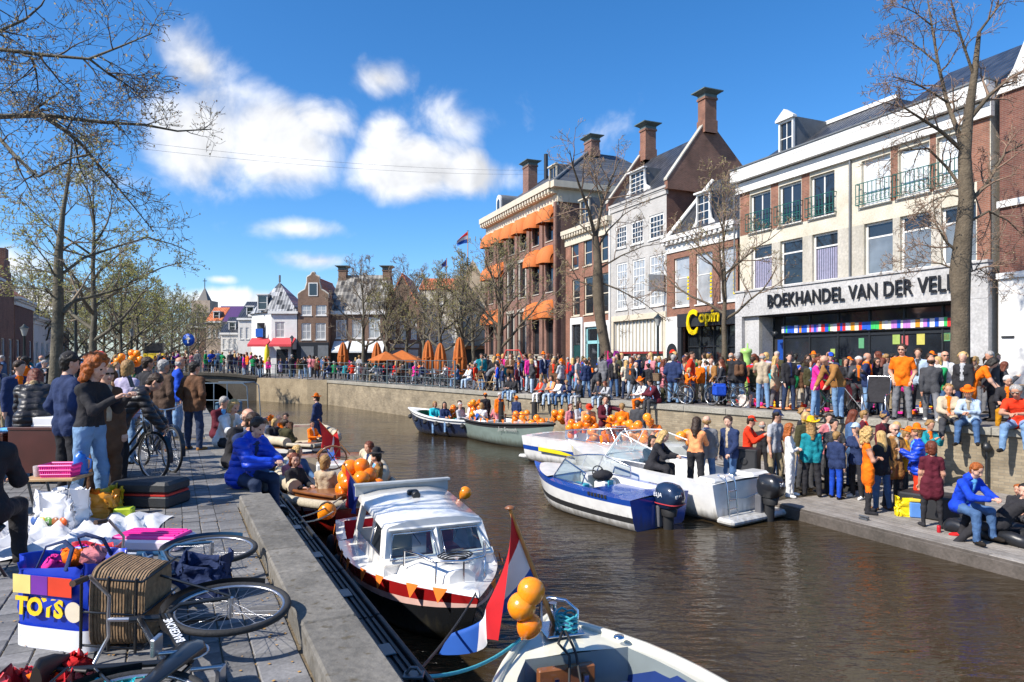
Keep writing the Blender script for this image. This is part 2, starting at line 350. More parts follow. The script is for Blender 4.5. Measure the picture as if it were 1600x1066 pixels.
# dark ribbed fender ledge bolted to the wall below the kerb
m_gril=mat('fender_plastic',(.02,.021,.022),.55,.25,8,.2,60)
ledge=thing('fender_ledge','dark ribbed fender ledge bolted along the near left quay wall','fender',(0,0,0))
for k in range(9):
 s0=-3+k *1.35
 mb=MB(); lq_block(mb,s0,s0+1.335,0.,.49,-.62,-.44,.006)
 for j in range(10):lq_block(mb,s0+.01,s0+1.325,.012+j *.048,.036+j *.048,-.442,-.418,0)
 lq_block(mb,s0+.004,s0+1.33,.49,.53,-.75,-.40,.008)
 pn=mb.to('fender_panel',m_gril,ledge)
 mb=MB(); lq_block(mb,s0+.55,s0+.75,.3,.43,-.417,-.405,.004); mb.to('bolt_plate',mat('galv',(.16,.17,.18),.45,.2,9,metal=.7),pn)
# paving setts: the nearest as single pieces, the rest one mesh
setts=thing('quay_paving','grey sett paving with mossy joints along the left quay','paving',(0,0,0)); del setts['category']; del setts['label']; kind(setts,'structure')
m_sett=[stone('sett%d'%i,tuple(c *k for c in(.108,.107,.11)),tuple(c *k for c in(.22,.215,.213)),.82,2.2,40,.45,dist=.006)for i,k in enumerate((.72,.86,1.0,1.12))]
m_rest=stone('sett_rest',(.15,.145,.145),(.27,.26,.255),.82,.9,30,.4,dist=.006)
mb=MB(); mb.poly([tuple(lq(s_,t_,.004))for s_,t_ in((-3,-.345),(-3,-8),(13,-8),(13,-.345))][::-1])
kind(mb.to('paving_joints',stone('joint_sand',(.09,.07,.045),(.2,.15,.085),.95,3,30,.6),setts),'structure')
SETT={}
def sett_mesh(w,l,i):
 k=(w,l,i)
 if k not in SETT:
  q=MB(); q.box(-w/2,-l/2,-.03,w/2,l/2,0,0,.006); SETT[k]=q.mesh('paving_stone',[m_sett[i]])
 return SETT[k]
cand=[]
t=-.36; row=0
while t>-7.6:
 w=.25 if row<1 else .165
 ln=.4 if row<1 else .17
 s=-2.6+(row%2)*ln *.5
 while s<12.5:
  c=lq(s+ln/2,t-w/2)
  if c.y>2.7:
   px=CX+c.x/c.y *F; py=HY+CAMZ *F/c.y
   if-60<px<760 and py<1130:cand.append((c.y,c,w-.007,ln-.007))
  s+=ln
 t-=w; row+=1
cand.sort(key=lambda q:q[0])
ang=math.atan2(QD.y,QD.x)-math.pi/2
rest=MB()
for i,(d,c,w,l)in enumerate(cand):
 z=.012+.005 *rnd.random()
 if i<300:
  o=link('paving_stone',sett_mesh(w,l,rnd.choice((0,1,1,2,2,3))),setts,(c.x,c.y,z)); o.rotation_euler=(rnd.uniform(-.012,.012),rnd.uniform(-.012,.012),ang+rnd.uniform(-.012,.012))
 else:
  M=Matrix.Translation((c.x,c.y,z))@Euler((rnd.uniform(-.012,.012),rnd.uniform(-.012,.012),ang+rnd.uniform(-.015,.015))).to_matrix().to_4x4()
  rest.box(-w/2,-l/2,-.03,w/2,l/2,0,rnd.choice((0,1,1,2,2,3)),0,M)
kind(rest.to('paving_stones',m_sett,setts),'stuff')
# ---------------------------------------------------------------- right quay
RD=Vector((.5989,-.8008,0)); RN=Vector((-.8008,-.5989,0))            # along the edge towards the camera, and canal-side normal
RQ0=Vector((rq_x(15.3),15.3,0))
def rq(s,t,z=0.):return RQ0+RD *s+RN *t+Vector((0,0,z))          # s>0 nearer the camera, t>0 over the water
S_FAR,S_NEAR=-41.5,16
FARC=at(480,593,48.6); FARC.z=0
mb=MB(); a,b_=rq(S_FAR,-.45),rq(S_NEAR,-.45)
mb.poly([(a.x,a.y,RQ),(b_.x,b_.y,RQ),(400,b_.y,RQ),(400,900,RQ),(-60,900,RQ),(-22.0,56,RQ),(FARC.x+.3,FARC.y+.4,RQ)])
kind(mb.to('street_right',m_gr),'structure')
m_qb=brick('quay_brick',(.30,.245,.165),(.22,.175,.115),(.2,.175,.13),.22,.07,.9,.4)
mb=MB()
def wall_seg(p,q,z0,z1):
 # local x along the wall so the brick courses run level
 return
qw=thing('canal_wall','','');
for k in('label','category'):del qw[k]
kind(qw,'structure'); qw.location=(rq(S_FAR,0).x,rq(S_FAR,0).y,0); qw.rotation_euler=(0,0,math.atan2(RD.y,RD.x))
LW=S_NEAR-S_FAR
mb=MB(); mb.box(0,.06,-4,LW,.5,RQ-.17); kind(mb.to('brickwork',m_qb,qw),'structure')
m_cope=stone('coping_stone',(.2,.185,.15),(.36,.335,.28),.9,.8,16,.45)
s=0
while s<LW:
 ln=min(1.5+.5 *rnd.random(),LW-s); mb=MB(); mb.box(s+.006,rnd.uniform(-.006,.006),RQ-.17,s+ln-.006,.56,RQ+.012+rnd.uniform(0,.006),0,.012); mb.to('coping_stone',m_cope,qw); s+=ln
# far corner: rendered wall between the right quay and the bridge
m_rend=stone('bridge_render',(.20,.155,.095),(.36,.29,.19),.92,1.0,10,.3)
def wallbox(name,p,q,z0,z1,th,m,parent=None,label=None):
 d=(Vector(q)-Vector(p)); L_=math.hypot(d.x,d.y); a=math.atan2(d.y,d.x); mb=MB(); mb.box(0,0,z0,L_,th,z1,0)
 return mb.to(name,m,parent,(p[0],p[1],0),a)
e0=rq(S_FAR,0); BR=Vector((-19.6,52.4,0)); BL=Vector((-27.5,50.2,0))
kind(wallbox('quay_wall',(FARC.x,FARC.y),(e0.x+.3,e0.y-.4),-4,RQ+.02,.4,m_rend),'structure')
kind(wallbox('quay_wall',(BR.x,BR.y),(FARC.x,FARC.y),-4,RQ+.05,.5,m_rend),'structure')
# ---------------------------------------------------------------- arched bridge at the end of the canal
br=thing('arched_bridge','low stone arch bridge crossing the canal at its far end','bridge',(BL.x,BL.y,0),math.atan2(BR.y-BL.y,BR.x-BL.x))
BW=(BR-BL).length
m_br=stone('bridge_stone',(.1,.085,.065),(.19,.165,.125),.92,.8,12,.4)
mb=MB(); n=24; ax0,ax1=1.3,6.6
def deck_z(x):return .12+.42 *max(0,1-((x-4.0)/4.6)**2)
top=[]; bot=[]
for i in range(n+1):
 x=BW *i/n; top.append((x,deck_z(x)))
 if ax0<x<ax1:
  u=(x-ax0)/(ax1-ax0)*2-1; bot.append((x,-1.75+1.75 *math.sqrt(max(0,1-u *u))))
 else:bot.append((x,-4))
for i in range(n):
 for y,fl in((0,0),(9,1)):
  q=[(top[i][0],y,top[i][1]),(top[i+1][0],y,top[i+1][1]),(bot[i+1][0],y,bot[i+1][1]),(bot[i][0],y,bot[i][1])]
  mb.poly(q if fl else q[::-1])
 mb.poly([(top[i][0],0,top[i][1]),(top[i+1][0],0,top[i+1][1]),(top[i+1][0],9,top[i+1][1]),(top[i][0],9,top[i][1])])
 mb.poly([(bot[i][0],0,bot[i][1]),(bot[i][0],9,bot[i][1]),(bot[i+1][0],9,bot[i+1][1]),(bot[i+1][0],0,bot[i+1][1])])
mb.to('arch',m_br,br)
mb=MB()
for i in range(n):mb.prism([(top[i][0],-.08,top[i][1]-.16),(top[i+1][0],-.08,top[i+1][1]-.16),(top[i+1][0],-.08,top[i+1][1]+.05),(top[i][0],-.08,top[i][1]+.05)],(0,.35,0))
mb.to('deck_edge',m_br,br)
mb=MB(); mb.poly([(-2,8.9,-3),(BW+2,8.9,-3),(BW+2,8.9,.1),(-2,8.9,.1)]); mb.to('tunnel_dark_sheet',mat('tunnel_dark',(.01,.01,.01),.9),br)  # black sheet put in for the darkness under the arch
m_rail=mat('rail_paint',(.10,.13,.14),.5,.15,8)
def railing(name,pts,h,bars,label,posts_every=1,r=.022,group=None,mesh_grid=None):
 """posts at pts, level rails between them; each post a part"""
 t_=thing(name,label,'railing',pts[0],0,group); o0=Vector(pts[0])
 for p in pts:
  q=Vector(p)-o0; mb=MB(); mb.tube([q,q+Vector((0,0,h))],r *1.35,6); mb.to('post',m_rail,t_)
 for k in bars:
  mb=MB()
  for a,b in zip(pts[:-1],pts[1:]):
   mb.tube([Vector(a)-o0+Vector((0,0,h *k)),Vector(b)-o0+Vector((0,0,h *k))],r if k>.95 else r *.7,6)
  mb.to('rail',m_rail,t_)
 return t_
ba=math.atan2(BR.y-BL.y,BR.x-BL.x)
railing('bridge_railing',[(BL.x+math.cos(ba)*x-math.sin(ba)*.12,BL.y+math.sin(ba)*x+math.cos(ba)*.12,deck_z(x)+.03)for x in np.linspace(.4,BW-.1,7)],1.0,(1,.66,.33),'low grey railing along the arched bridge')
pf=[tuple(BR.lerp(FARC,k)+Vector((.05,.25,RQ+.05)))for k in(.05,.35,.65,.97)]
railing('corner_railing',pf,1.05,(1,.66,.33),'grey three-bar railing on the sunlit wall beside the bridge')
# tall mesh fence on the right quay in front of the terrace
def on_edge(px,off=-.3):                   # quay edge point under a photo column
 k=(px-CX)/F; y=(11.5+.748 *15.3)/(k+.748); p=Vector((rq_x(y),y,RQ)); return p+RN *off
fence=thing('terrace_fence','tall grey steel grid fence on the quay before the terrace','fence',on_edge(500))
o0=on_edge(500); cols=[500,516,532,550,567,583,598,612,627,642,657,668,680,692,703]
fp=[on_edge(c)+Vector((0,0,.02))for c in cols]
for i,p in enumerate(fp):
 mb=MB(); mb.tube([p-o0,p-o0+Vector((0,0,1.25 if i<6 else 1.45))],.05 if i in(6,14)else .028,6); mb.to('post',m_rail,fence)
for i in range(len(fp)-1):
 a,b=fp[i]-o0,fp[i+1]-o0; hh=1.25 if i<6 else 1.45; mb=MB()
 for z in(.08,.5,.92,hh-.02):mb.tube([a+Vector((0,0,z)),b+Vector((0,0,z))],.018,4)
 mb.tube([(a+b)/2+Vector((0,0,.08)),(a+b)/2+Vector((0,0,hh))],.013,4)
 mb.to('grid_panel',m_rail,fence)
# ---------------------------------------------------------------- wooden pontoon
m_plank=[stone('dock_plank%d'%i,tuple(c *k for c in(.19,.165,.14)),tuple(c *k for c in(.33,.3,.265)),.85,3,30,.3,dist=.004)for i,k in enumerate((.8,.93,1.08))]
PA,PB=on(1205,783,PON),on(1640,890,PON)      # canal-side edge, far and near end
pon=thing('wooden_pontoon','grey weathered plank pontoon moored below the right quay wall','pontoon',(PA.x,PA.y,PON))
pd=(PB-PA).normalized(); pn_=Vector((-pd.y,pd.x,0))      # pn_ towards the wall
PL=(PB-PA).length+2.2
if pn_.x<0:pn_=-pn_
def to_wall(s):                                       # width of the deck until the wall
 p=PA+pd *s; c=(p-RQ0).dot(RN); return(c-.08)/(-pn_.dot(RN))
npl=0; w=.135; k=0
deckw=min(to_wall(x)for x in(0,PL))
M0=Matrix(((pd.x,pn_.x,0,0),(pd.y,pn_.y,0,0),(0,0,1,0),(0,0,0,1)))
y=0.
while y<6.2:
 s0=0
 # planks run along the pontoon and stop at the wall
 smax=PL
 if to_wall(0)<y+w:
  lo,hi=0,PL
  for _ in range(30):
   md=(lo+hi)/2
   if to_wall(md)<y+w:lo=md
   else:hi=md
  s0=hi
 cuts=[s0]+[c for c in(1.9+(k%3)*.7,4.4+(k%3)*.6,6.9)if s0+.4<c<PL-.3]+[PL]
 for a,b in zip(cuts[:-1],cuts[1:]):
  if b-a>.1:
   mb=MB(); mb.box(a+.004,y+.005,-.035,b-.004,y+w-.005,rnd.uniform(-.003,.003),0,.004,M0); mb.to('plank',rnd.choice(m_plank),pon)
 y+=w; k+=1
mb=MB(); mb.box(-.02,-.05,-.42,PL,-.002,-.045,0,.01,M0); mb.box(-.02,-.03,-.05,PL,.0,-.012,0,0,M0); mb.to('fascia_board',stone('dock_fascia',(.06,.05,.04),(.12,.1,.085),.85,2,20,.4),pon)
mb=MB(); mb.box(.05,.05,-.6,PL,6,-.06,0,0,M0); mb.to('float',mat('pontoon_float',(.03,.028,.025),.8),pon)
# narrow jetty further along the wall
jt=thing('plank_jetty','narrow plank jetty along the wall behind the balloon boat','jetty',(rq(-1.2,.1).x,rq(-1.2,.1).y,PON),math.atan2(RD.y,RD.x)+math.pi)
for i in range(11):
 mb=MB(); mb.box(0,.135 *i+.02,-.04,13.5,.135 *i+.15,0,0,.004); mb.to('plank',m_plank[i%3],jt)
mb=MB(); mb.box(.1,.05,-.6,13.4,1.4,-.05); mb.to('float',MATS['pontoon_float'],jt)
# mooring posts
for px,py0,py1,d in((783,628,670,27),(835,628,662,26.5)):
 p=at(px,py0,d); mb=MB(); mb.tube([(0,0,-3.4),(0,0,p.z)],.11,10); o=mb.to('mooring_post',mat('tarred_wood',(.015,.013,.012),.8,.3,5),None,(p.x,p.y,0))
 tag(o,'black mooring post %s the grey sloop'%('at the stern of' if px<800 else 'beside the crew on'),'post')
p=at(1543,735,13.6)
# ================================================================ buildings
m_white=mat('white_paint',(.68,.665,.63),.5,.1,2,.05,30)
m_cream=mat('cream_paint',(.58,.51,.39),.55,.12,2)
m_glass=mat('window_glass',(.018,.022,.028),.04,.5,.6,spec=.9)
m_glass2=mat('curtained_glass',(.34,.35,.36),.08,.3,1.5,spec=.6,coat=1)
m_glass3=mat('white_blind_glass',(.6,.62,.62),.12,.12,1.2,coat=1)
m_slate=tiles('dark_pantile',(.028,.03,.036),(.06,.062,.07),.26,.34,.28)
m_slate_y=tiles('dark_pantile_side',(.028,.03,.036),(.06,.062,.07),.26,.34,.28,1)
m_bslate=tiles('bluish_slate',(.055,.06,.07),(.1,.105,.115),.3,.22,.5)
m_red_t=tiles('orange_pantile',(.42,.1,.03),(.55,.17,.06),.25,.33,.6)
m_lead=mat('lead_sheet',(.13,.14,.15),.6,.2,3)
m_dark=mat('dark_frame',(.02,.022,.025),.4,.1,5)
m_stucco=stone('cream_stucco',(.47,.42,.32),(.66,.605,.5),.85,.9,18,.12,dist=.004)
m_concp=stone('concrete_panel',(.36,.33,.27),(.5,.465,.4),.88,.9,10,.15,dist=.005)
m_cgrey=stone('grey_concrete',(.36,.35,.34),(.5,.49,.48),.85,.8,12,.12,dist=.004)
b_hotel=brick('hotel_brick',(.23,.115,.085),(.165,.08,.06),(.22,.17,.14))
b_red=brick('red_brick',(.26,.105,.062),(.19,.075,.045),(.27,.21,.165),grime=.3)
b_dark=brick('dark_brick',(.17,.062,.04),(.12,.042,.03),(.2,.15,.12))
b_grey=brick('painted_grey_brick',(.47,.45,.42),(.42,.4,.375),(.38,.36,.34),.21,.065,.8,.16)
b_white=brick('painted_white_brick',(.72,.69,.64),(.68,.65,.6),(.6,.57,.53),.21,.065,.8,.08)
class Bld:
 """a building whose front is a straight line; local x runs left to right along the front, y goes in, z up"""
 def __init__(s,name,label,p0,p1,base=RQ,cat='building'):
  s.p0=Vector((p0[0],p0[1],0)); s.p1=Vector((p1[0],p1[1],0)); d=s.p1-s.p0; s.W=d.length; s.u=d.normalized(); s.base=base
  s.root=thing(name,label,cat,(s.p0.x,s.p0.y,base),math.atan2(d.y,d.x))
  s.nw=0
 def ux(s,px,off=0.):                      # local x under a photo column (front plane moved in by off)
  k=(px-CX)/F; n=Vector((-s.u.y,s.u.x,0)); q=s.p0+n *off
  # q + u t : (qx+ux t) = k (qy+uy t)
  t=(k *q.y-q.x)/(s.u.x-k *s.u.y); return t,(q.y+s.u.y *t)
 def z(s,px,py,off=0.):return hgt(py,s.ux(px,off)[1])-s.base
 def rect(s,px0,py0,px1,py1):
  c=(px0+px1)/2; return(s.ux(px0)[0],s.z(c,py1),s.ux(px1)[0],s.z(c,py0))
 def part(s,name,mb,m,parent=None):return mb.to(name,m,parent or s.root)
 def wall(s,H,holes,m,D=6.,reveal=.16,m_side=None,name='wall',x0=0.,x1=None,z0=0.,y0=0.,mrev=None):
  x1=s.W if x1 is None else x1; mb=MB(); xs=sorted({x0,x1}|{h[0]for h in holes}|{h[2]for h in holes}); zs=sorted({z0,H}|{h[1]for h in holes}|{h[3]for h in holes})
  xs=[x for x in xs if x0<=x<=x1]; zs=[z for z in zs if z0<=z<=H]
  for a,b in zip(xs[:-1],xs[1:]):
   for c,d in zip(zs[:-1],zs[1:]):
    if b-a<1e-5 or d-c<1e-5:continue
    cx,cz=(a+b)/2,(c+d)/2
    if any(h[0]<cx<h[2]and h[1]<cz<h[3]for h in holes):continue
    mb.poly([(a,y0,c),(b,y0,c),(b,y0,d),(a,y0,d)])
  for h in holes:
   a,c,b,d=h; r=y0+reveal
   mb.poly([(a,y0,c),(a,y0,d),(a,r,d),(a,r,c)],1); mb.poly([(b,y0,c),(b,r,c),(b,r,d),(b,y0,d)],1)
   mb.poly([(a,y0,c),(a,r,c),(b,r,c),(b,y0,c)],1); mb.poly([(a,y0,d),(b,y0,d),(b,r,d),(a,r,d)],1)
  if D:
   mb.poly([(x0,y0,z0),(x0,y0,H),(x0,y0+D,H),(x0,y0+D,z0)],2); mb.poly([(x1,y0,z0),(x1,y0+D,z0),(x1,y0+D,H),(x1,y0,H)],2)
   mb.poly([(x0,y0+D,z0),(x0,y0+D,H),(x1,y0+D,H),(x1,y0+D,z0)],2)
  return s.part(name,mb,[m,mrev or m,m_side or m])
 CACHE={}
 def window(s,h,cols=1,rows=2,fm=None,gm=None,fr=.07,mun=.035,y=.1,sill=True,split=None,sep=False,y0=0.,name='window'):
  """one window: outer frame, glazing bars, panes behind, sill in front"""
  x0,z0,x1,z1=h; w,hh=x1-x0,z1-z0; fm=fm or m_white; gm=gm or m_glass
  mb=MB(); mb.box(0,0,0,fr,.07,hh); mb.box(w-fr,0,0,w,.07,hh); mb.box(fr,.002,0,w-fr,.068,fr); mb.box(fr,.002,hh-fr,w-fr,.068,hh)
  zsplit=[fr+(hh-2 *fr)*(i/rows)for i in range(1,rows)]if split is None else[hh *q for q in split]
  for zz in zsplit:mb.box(fr,.012,zz-mun/2,w-fr,.058,zz+mun/2)
  for i in range(1,cols):
   xx=fr+(w-2 *fr)*i/cols; mb.box(xx-mun/2,.016,fr,xx+mun/2,.054,hh-fr)
  wi=mb.to(name,fm,s.root,(x0,y0+y,z0))
  if sep:
   ze=[fr]+zsplit+[hh-fr]
   for a,b in zip(ze[:-1],ze[1:]):
    q=MB(); q.box(fr,.03,a,w-fr,.036,b); q.to('pane',gm,wi)
  else:
   q=MB(); q.box(fr *.5,.03,fr *.5,w-fr *.5,.036,hh-fr *.5); q.to('pane',gm,wi)
  if sill:
   q=MB(); q.box(-.06,-y-.07,-.07,w+.06,.0,-.004,0); q.to('sill',fm if sill is True else sill,wi)
  return wi
 def cornice(s,zt,h,m,proj=.3,x0=-.12,x1=None,dentil=0,name='cornice',y0=0.):
  x1=s.W+.12 if x1 is None else x1; mb=MB()
  mb.box(x0,y0-proj,zt-h *.28,x1,y0+.1,zt); mb.box(x0+.04,y0-proj *.62,zt-h *.5,x1-.04,y0+.1,zt-h *.285); mb.box(x0+.08,y0-.07,zt-h,x1-.08,y0+.1,zt-h *.505)
  c=s.part(name,mb,m)
  if dentil:
   n=int((x1-x0)/dentil)
   for i in range(n):
    q=MB(); q.box(0,0,0,dentil *.5,proj *.3,h *.17); o=q.to('dentil',m,c,(x0+.1+i *dentil,y0-proj *.9,zt-h *.47))if i==0 else link('dentil',d0,c,(x0+.1+i *dentil,y0-proj *.9,zt-h *.47))
    if i==0:d0=o.data
  return c
 def chimney(s,x,y,z0,z1,w,d,m,cap=True,parent=None):
  q=MB(); q.box(x-w/2,y-d/2,z0,x+w/2,y+d/2,z1-.55); q.box(x-w/2-.05,y-d/2-.05,z0,x+w/2+.05,y+d/2+.05,z0+(z1-z0)*.3)
  q.box(x-w/2-.06,y-d/2-.06,z1-.55,x+w/2+.06,y+d/2+.06,z1-.42)
  c=s.part('chimney',q,m)
  q=MB(); q.box(x-w/2-.02,y-d/2-.02,z1-.42,x+w/2+.02,y+d/2+.02,z1-.2); a,b=w/2+.28,d/2+.28
  q.add([(x-w/2-.05,y-d/2-.05,z1-.22),(x+w/2+.05,y-d/2-.05,z1-.22),(x+w/2+.05,y+d/2+.05,z1-.22),(x-w/2-.05,y+d/2+.05,z1-.22),
               (x-a,y-b,z1-.06),(x+a,y-b,z1-.06),(x+a,y+b,z1-.06),(x-a,y+b,z1-.06)],[(0,1,5,4),(1,2,6,5),(2,3,7,6),(3,0,4,7)])
  q.box(x-a-.02,y-b-.02,z1-.06,x+a+.02,y+b+.02,z1); q.to('chimney_cap',mat('verdigris_lead',(.10,.13,.12),.6,.2,3),c); return c
 def slope(s,pts,m,th=.12,name='roof'):
  """roof plane through pts with thickness"""
  a,b,c=Vector(pts[0]),Vector(pts[1]),Vector(pts[2]); n=(b-a).cross(c-a).normalized()
  q=MB(); q.prism(pts,n *-th); return s.part(name,q,m)
 def dormer(s,x0,x1,z0,z1,yf,D,m=None,peak=.0,cols=2,rows=3,side=None,arch=False,scroll=False):
  m=m or m_white; q=MB(); w=x1-x0
  q.box(x0,yf,z0,x0+.09,yf+.12,z1); q.box(x1-.09,yf,z0,x1,yf+.12,z1); q.box(x0+.09,yf,z1-.1,x1-.09,yf+.12,z1); q.box(x0+.09,yf,z0,x1-.09,yf+.12,z0+.1)
  q.box(x0-.1,yf-.12,z1+.003,x1+.1,yf+.14,z1+.1)
  if peak:q.prism([(x0-.1,yf-.12,z1+.103),(x1+.1,yf-.12,z1+.103),((x0+x1)/2,yf-.12,z1+.1+peak)],(0,.24,0))
  if scroll:
   for sx,xx in((-1,x0),(1,x1)):
    q.prism([(xx,yf+.02,z0),(xx+sx *w *.38,yf+.02,z0),(xx+sx *w *.34,yf+.02,z0+.3),(xx+sx *.12,yf+.02,z0+.55),(xx,yf+.02,z0+1.0)],(0,.08,0))
  d=s.part('dormer',q,m)
  g=MB(); g.box(x0+.02,yf+.1,z0+.02,x1-.02,yf+.11,z1-.02); g.to('pane',m_glass,d)
  g=MB()
  for i in range(1,cols):xx=x0+.09+(w-.18)*i/cols; g.box(xx-.02,yf+.07,z0+.1,xx+.02,yf+.099,z1-.1)
  for i in range(1,rows):zz=z0+.1+(z1-z0-.2)*i/rows; g.box(x0+.09,yf+.075,zz-.02,x1-.09,yf+.097,zz+.02)
  g.to('glazing_bars',m,d)
  g=MB(); g.box(x0+.02,yf+.12,z0,x1-.02,yf+D,z1+.08); g.to('dormer_cheeks',side or m_lead,d); return d
def wtext(txt,size,m,parent,loc,rot,depth=.03,name='lettering',font_scale=(1,1),align='LEFT',spacing=1.,offset=0.,join=True):
 cu=bpy.data.curves.new(name,'FONT'); cu.body=txt; cu.size=size; cu.extrude=depth; cu.align_x=align; cu.space_character=spacing; cu.offset=offset; cu.resolution_u=3
 o=bpy.data.objects.new(name,cu); COL.objects.link(o); dg=bpy.context.evaluated_depsgraph_get(); me=bpy.data.meshes.new_from_object(o.evaluated_get(dg))
 bpy.data.objects.remove(o); me.materials.clear(); me.materials.append(m)
 o=link(name,me,parent); o.location=loc; o.rotation_euler=rot; o.scale=(font_scale[0],font_scale[1],1); return o
FA,FB=26.54,.4265
def fl(px):                                     # point of the right-hand building line under a photo column
 k=(px-CX)/F; y=FA/(k+FB); return(FA-FB *y,y)
# ---------------------------------------------------------------- book shop
B=Bld('book_shop','cream three-storey bookshop with long lettered concrete fascia and green balconies',fl(1156),fl(1548))
W_=B.W
rr0=random.Random(3)
top_w=[B.rect(*r)for r in((1172,298,1204,361),(1217,286,1252,349),(1266,271,1304,338),(1346,247,1391,318),(1404,229,1452,307),(1464,212,1506,294))]
mid_w=[B.rect(*r)for r in((1174,386,1206,452),(1219,374,1254,446),(1269,364,1309,440),(1350,345,1395,428),(1406,333,1455,421),(1470,318,1525,412))]
tz0=sum(h[1]for h in top_w)/6; tz1=sum(h[3]for h in top_w)/6; mz0=sum(h[1]for h in mid_w)/6; mz1=sum(h[3]for h in mid_w)/6
top_w=[(h[0],tz0,h[2],tz1)for h in top_w]; mid_w=[(h[0],mz0,h[2],mz1)for h in mid_w]
fz0,fz1=(B.z(1165,497)+B.z(1521,466))/2,(B.z(1162,458)+B.z(1546,410))/2      # lettered fascia
cz0,cz1=(B.z(1156,304)+B.z(1537,187))/2,(B.z(1148,264)+B.z(1540,137))/2      # cornice boards
sx0,sx1=B.ux(1186)[0],B.ux(1521)[0]
B.wall(cz1-.05,top_w+mid_w+[(sx0,0,sx1,fz0)],m_stucco,8,.22)
for h in top_w:
 wi=B.window(h,2,1,gm=m_glass if h[0]<6 else m_glass3,fr=.09,mun=.07,y=.14,sill=m_stucco)
 q=MB(); w=h[2]-h[0]; g=mat('green_iron',(.01,.10,.08),.5)
 for zz in(.06,.42,.92):q.box(-.12,-.36,zz,w+.12,-.33,zz+.03)
 for i in range(9):
  x=-.12+(w+.21)*i/8; q.box(x,-.355,.06,x+.025,-.335,.95)
  if i<8:q.tube([(x+(w+.21)/16+.09 *math.cos(a),-.345,.24+.1 *math.sin(a))for a in np.linspace(0,6.28,9)],.009,4)
 for x in(-.12,w+.09):
  for zz in(.06,.92):q.box(x,-.33,zz,x+.03,-.06,zz+.03)
 q.to('balcony_railing',g,wi)
m_cur=mat('lilac_curtain',(.3,.27,.36),.12,.2,2,coat=1); m_cur.node_tree.nodes['Noise Texture'].inputs['Scale'].default_value=9; m_bli=mat('slat_blind_glass',(.16,.18,.2),.08,.35,1.2,coat=1)
for i,h in enumerate(mid_w):
 wi=B.window(h,1,2,gm=m_glass,fr=.09,mun=.07,y=.14,sill=False,split=[.72],sep=True)
 lo=[o for o in bpy.data.objects if o.parent==wi][0]
 if i in(0,2):
  q=MB(); n=30; rows=[[(.1+(h[2]-h[0]-.2)*k/n,.0285+.004 *math.sin(k *2.1),zz)for k in range(n+1)]for zz in(.1,(h[3]-h[1])*.68)]; q.grid(rows); q.to('curtain',m_cur,wi)
 elif i>2:lo.data.materials[0]=m_bli
for k in range(16):
 px=rr0.uniform(1230,1510); x_,zz=B.ux(px,.6)[0],rr0.uniform(.9,2.3); q=MB(); q.box(x_,.64,zz,x_+rr0.uniform(.15,.4),.655,zz+rr0.uniform(.2,.45)); B.part('window_poster',q,mat('poster%d'%(k%6),((.3,.4,.1),(.5,.45,.1),(.1,.3,.15),(.4,.4,.4),(.45,.1,.1),(.12,.2,.4))[k%6],.5))
piers=[(0,top_w[0][0]),(top_w[0][2],top_w[1][0]),(top_w[1][2],top_w[2][0]),(top_w[3][2],top_w[4][0]),(top_w[4][2],top_w[5][0]),(top_w[5][2],W_)]
for a,b in piers:
 q=MB(); q.box(a+.03,-.012,tz0-.02,b-.03,.05,cz0-.002); B.part('brick_pier',q,b_red)
q=MB(); q.box(B.ux(1527)[0],-.014,fz1+.02,W_,.05,tz0-.04); B.part('brick_pier',q,b_red)
for a,b in[(mid_w[i][2],mid_w[i+1][0])for i in range(5)]:
 q=MB(); q.box(a+.02,-.01,mz0-.1,b-.02,.05,mz1); B.part('concrete_pier',q,m_concp)
q=MB(); q.box(-.1,-.22,fz0,W_+.05,-.002,fz1,0,.01); q.box(-.12,-.28,fz1+.003,W_+.07,.05,fz1+.09); fas=B.part('fascia',q,m_cgrey)
q=MB(); q.box(-.1,-.22,0,.38,-.003,fz0-.003,0,.01); q.box(.1,-.003,0,sx0-.003,.9,fz0-.004); B.part('shop_pier',q,m_cgrey)
q=MB(); q.box(sx1+.003,-.22,0,W_+.05,-.003,fz0-.003,0,.01); B.part('shop_pier',q,m_cgrey)
for x_,z_ in((-.06,cz0),(B.ux(1330)[0],cz0)):
 q=MB(); q.tube([(x_,-.08 if x_>0 else-.3,fz1+.1),(x_,-.08 if x_>0 else-.3,z_)],.045,8); B.part('drainpipe',q,m_lead)
# three boarded cornice tiers
for k,(a,b,pr)in enumerate(((cz0,cz0+(cz1-cz0)*.42,.16),(cz0+(cz1-cz0)*.46,cz0+(cz1-cz0)*.96,.42))):
 nb=3
 for i in range(nb):
  q=MB(); q.box(-.25+.1 *(k==0),-pr+.012 *(i%2),a+(b-a)*i/nb+.004,W_+.1,.05,a+(b-a)*(i+1)/nb-.004); B.part('cornice_board',q,m_white)
q=MB(); q.box(-.3,-.47,cz0+(cz1-cz0)*.965,W_+.12,.3,cz1+.02); B.part('gutter',q,m_lead)
# raised letters
m_let=mat('black_letters',(.012,.012,.014),.4)
lx0,lx1=B.ux(1206)[0],B.ux(1521)[0]; lz=fz0+(fz1-fz0)*.30; lh=(fz1-fz0)*.50
wtext('BOEKHANDEL VAN DER VELDE',1,m_let,fas,(lx0,-.30,lz),(R(90),0,0),.03,offset=.004,spacing=1.05)
lt=bpy.data.objects[[o.name for o in bpy.data.objects if o.parent==fas][-1]]; dx=lt.dimensions; lt.scale=((lx1-lx0)/max(dx.x,.1),lh/.72,1)
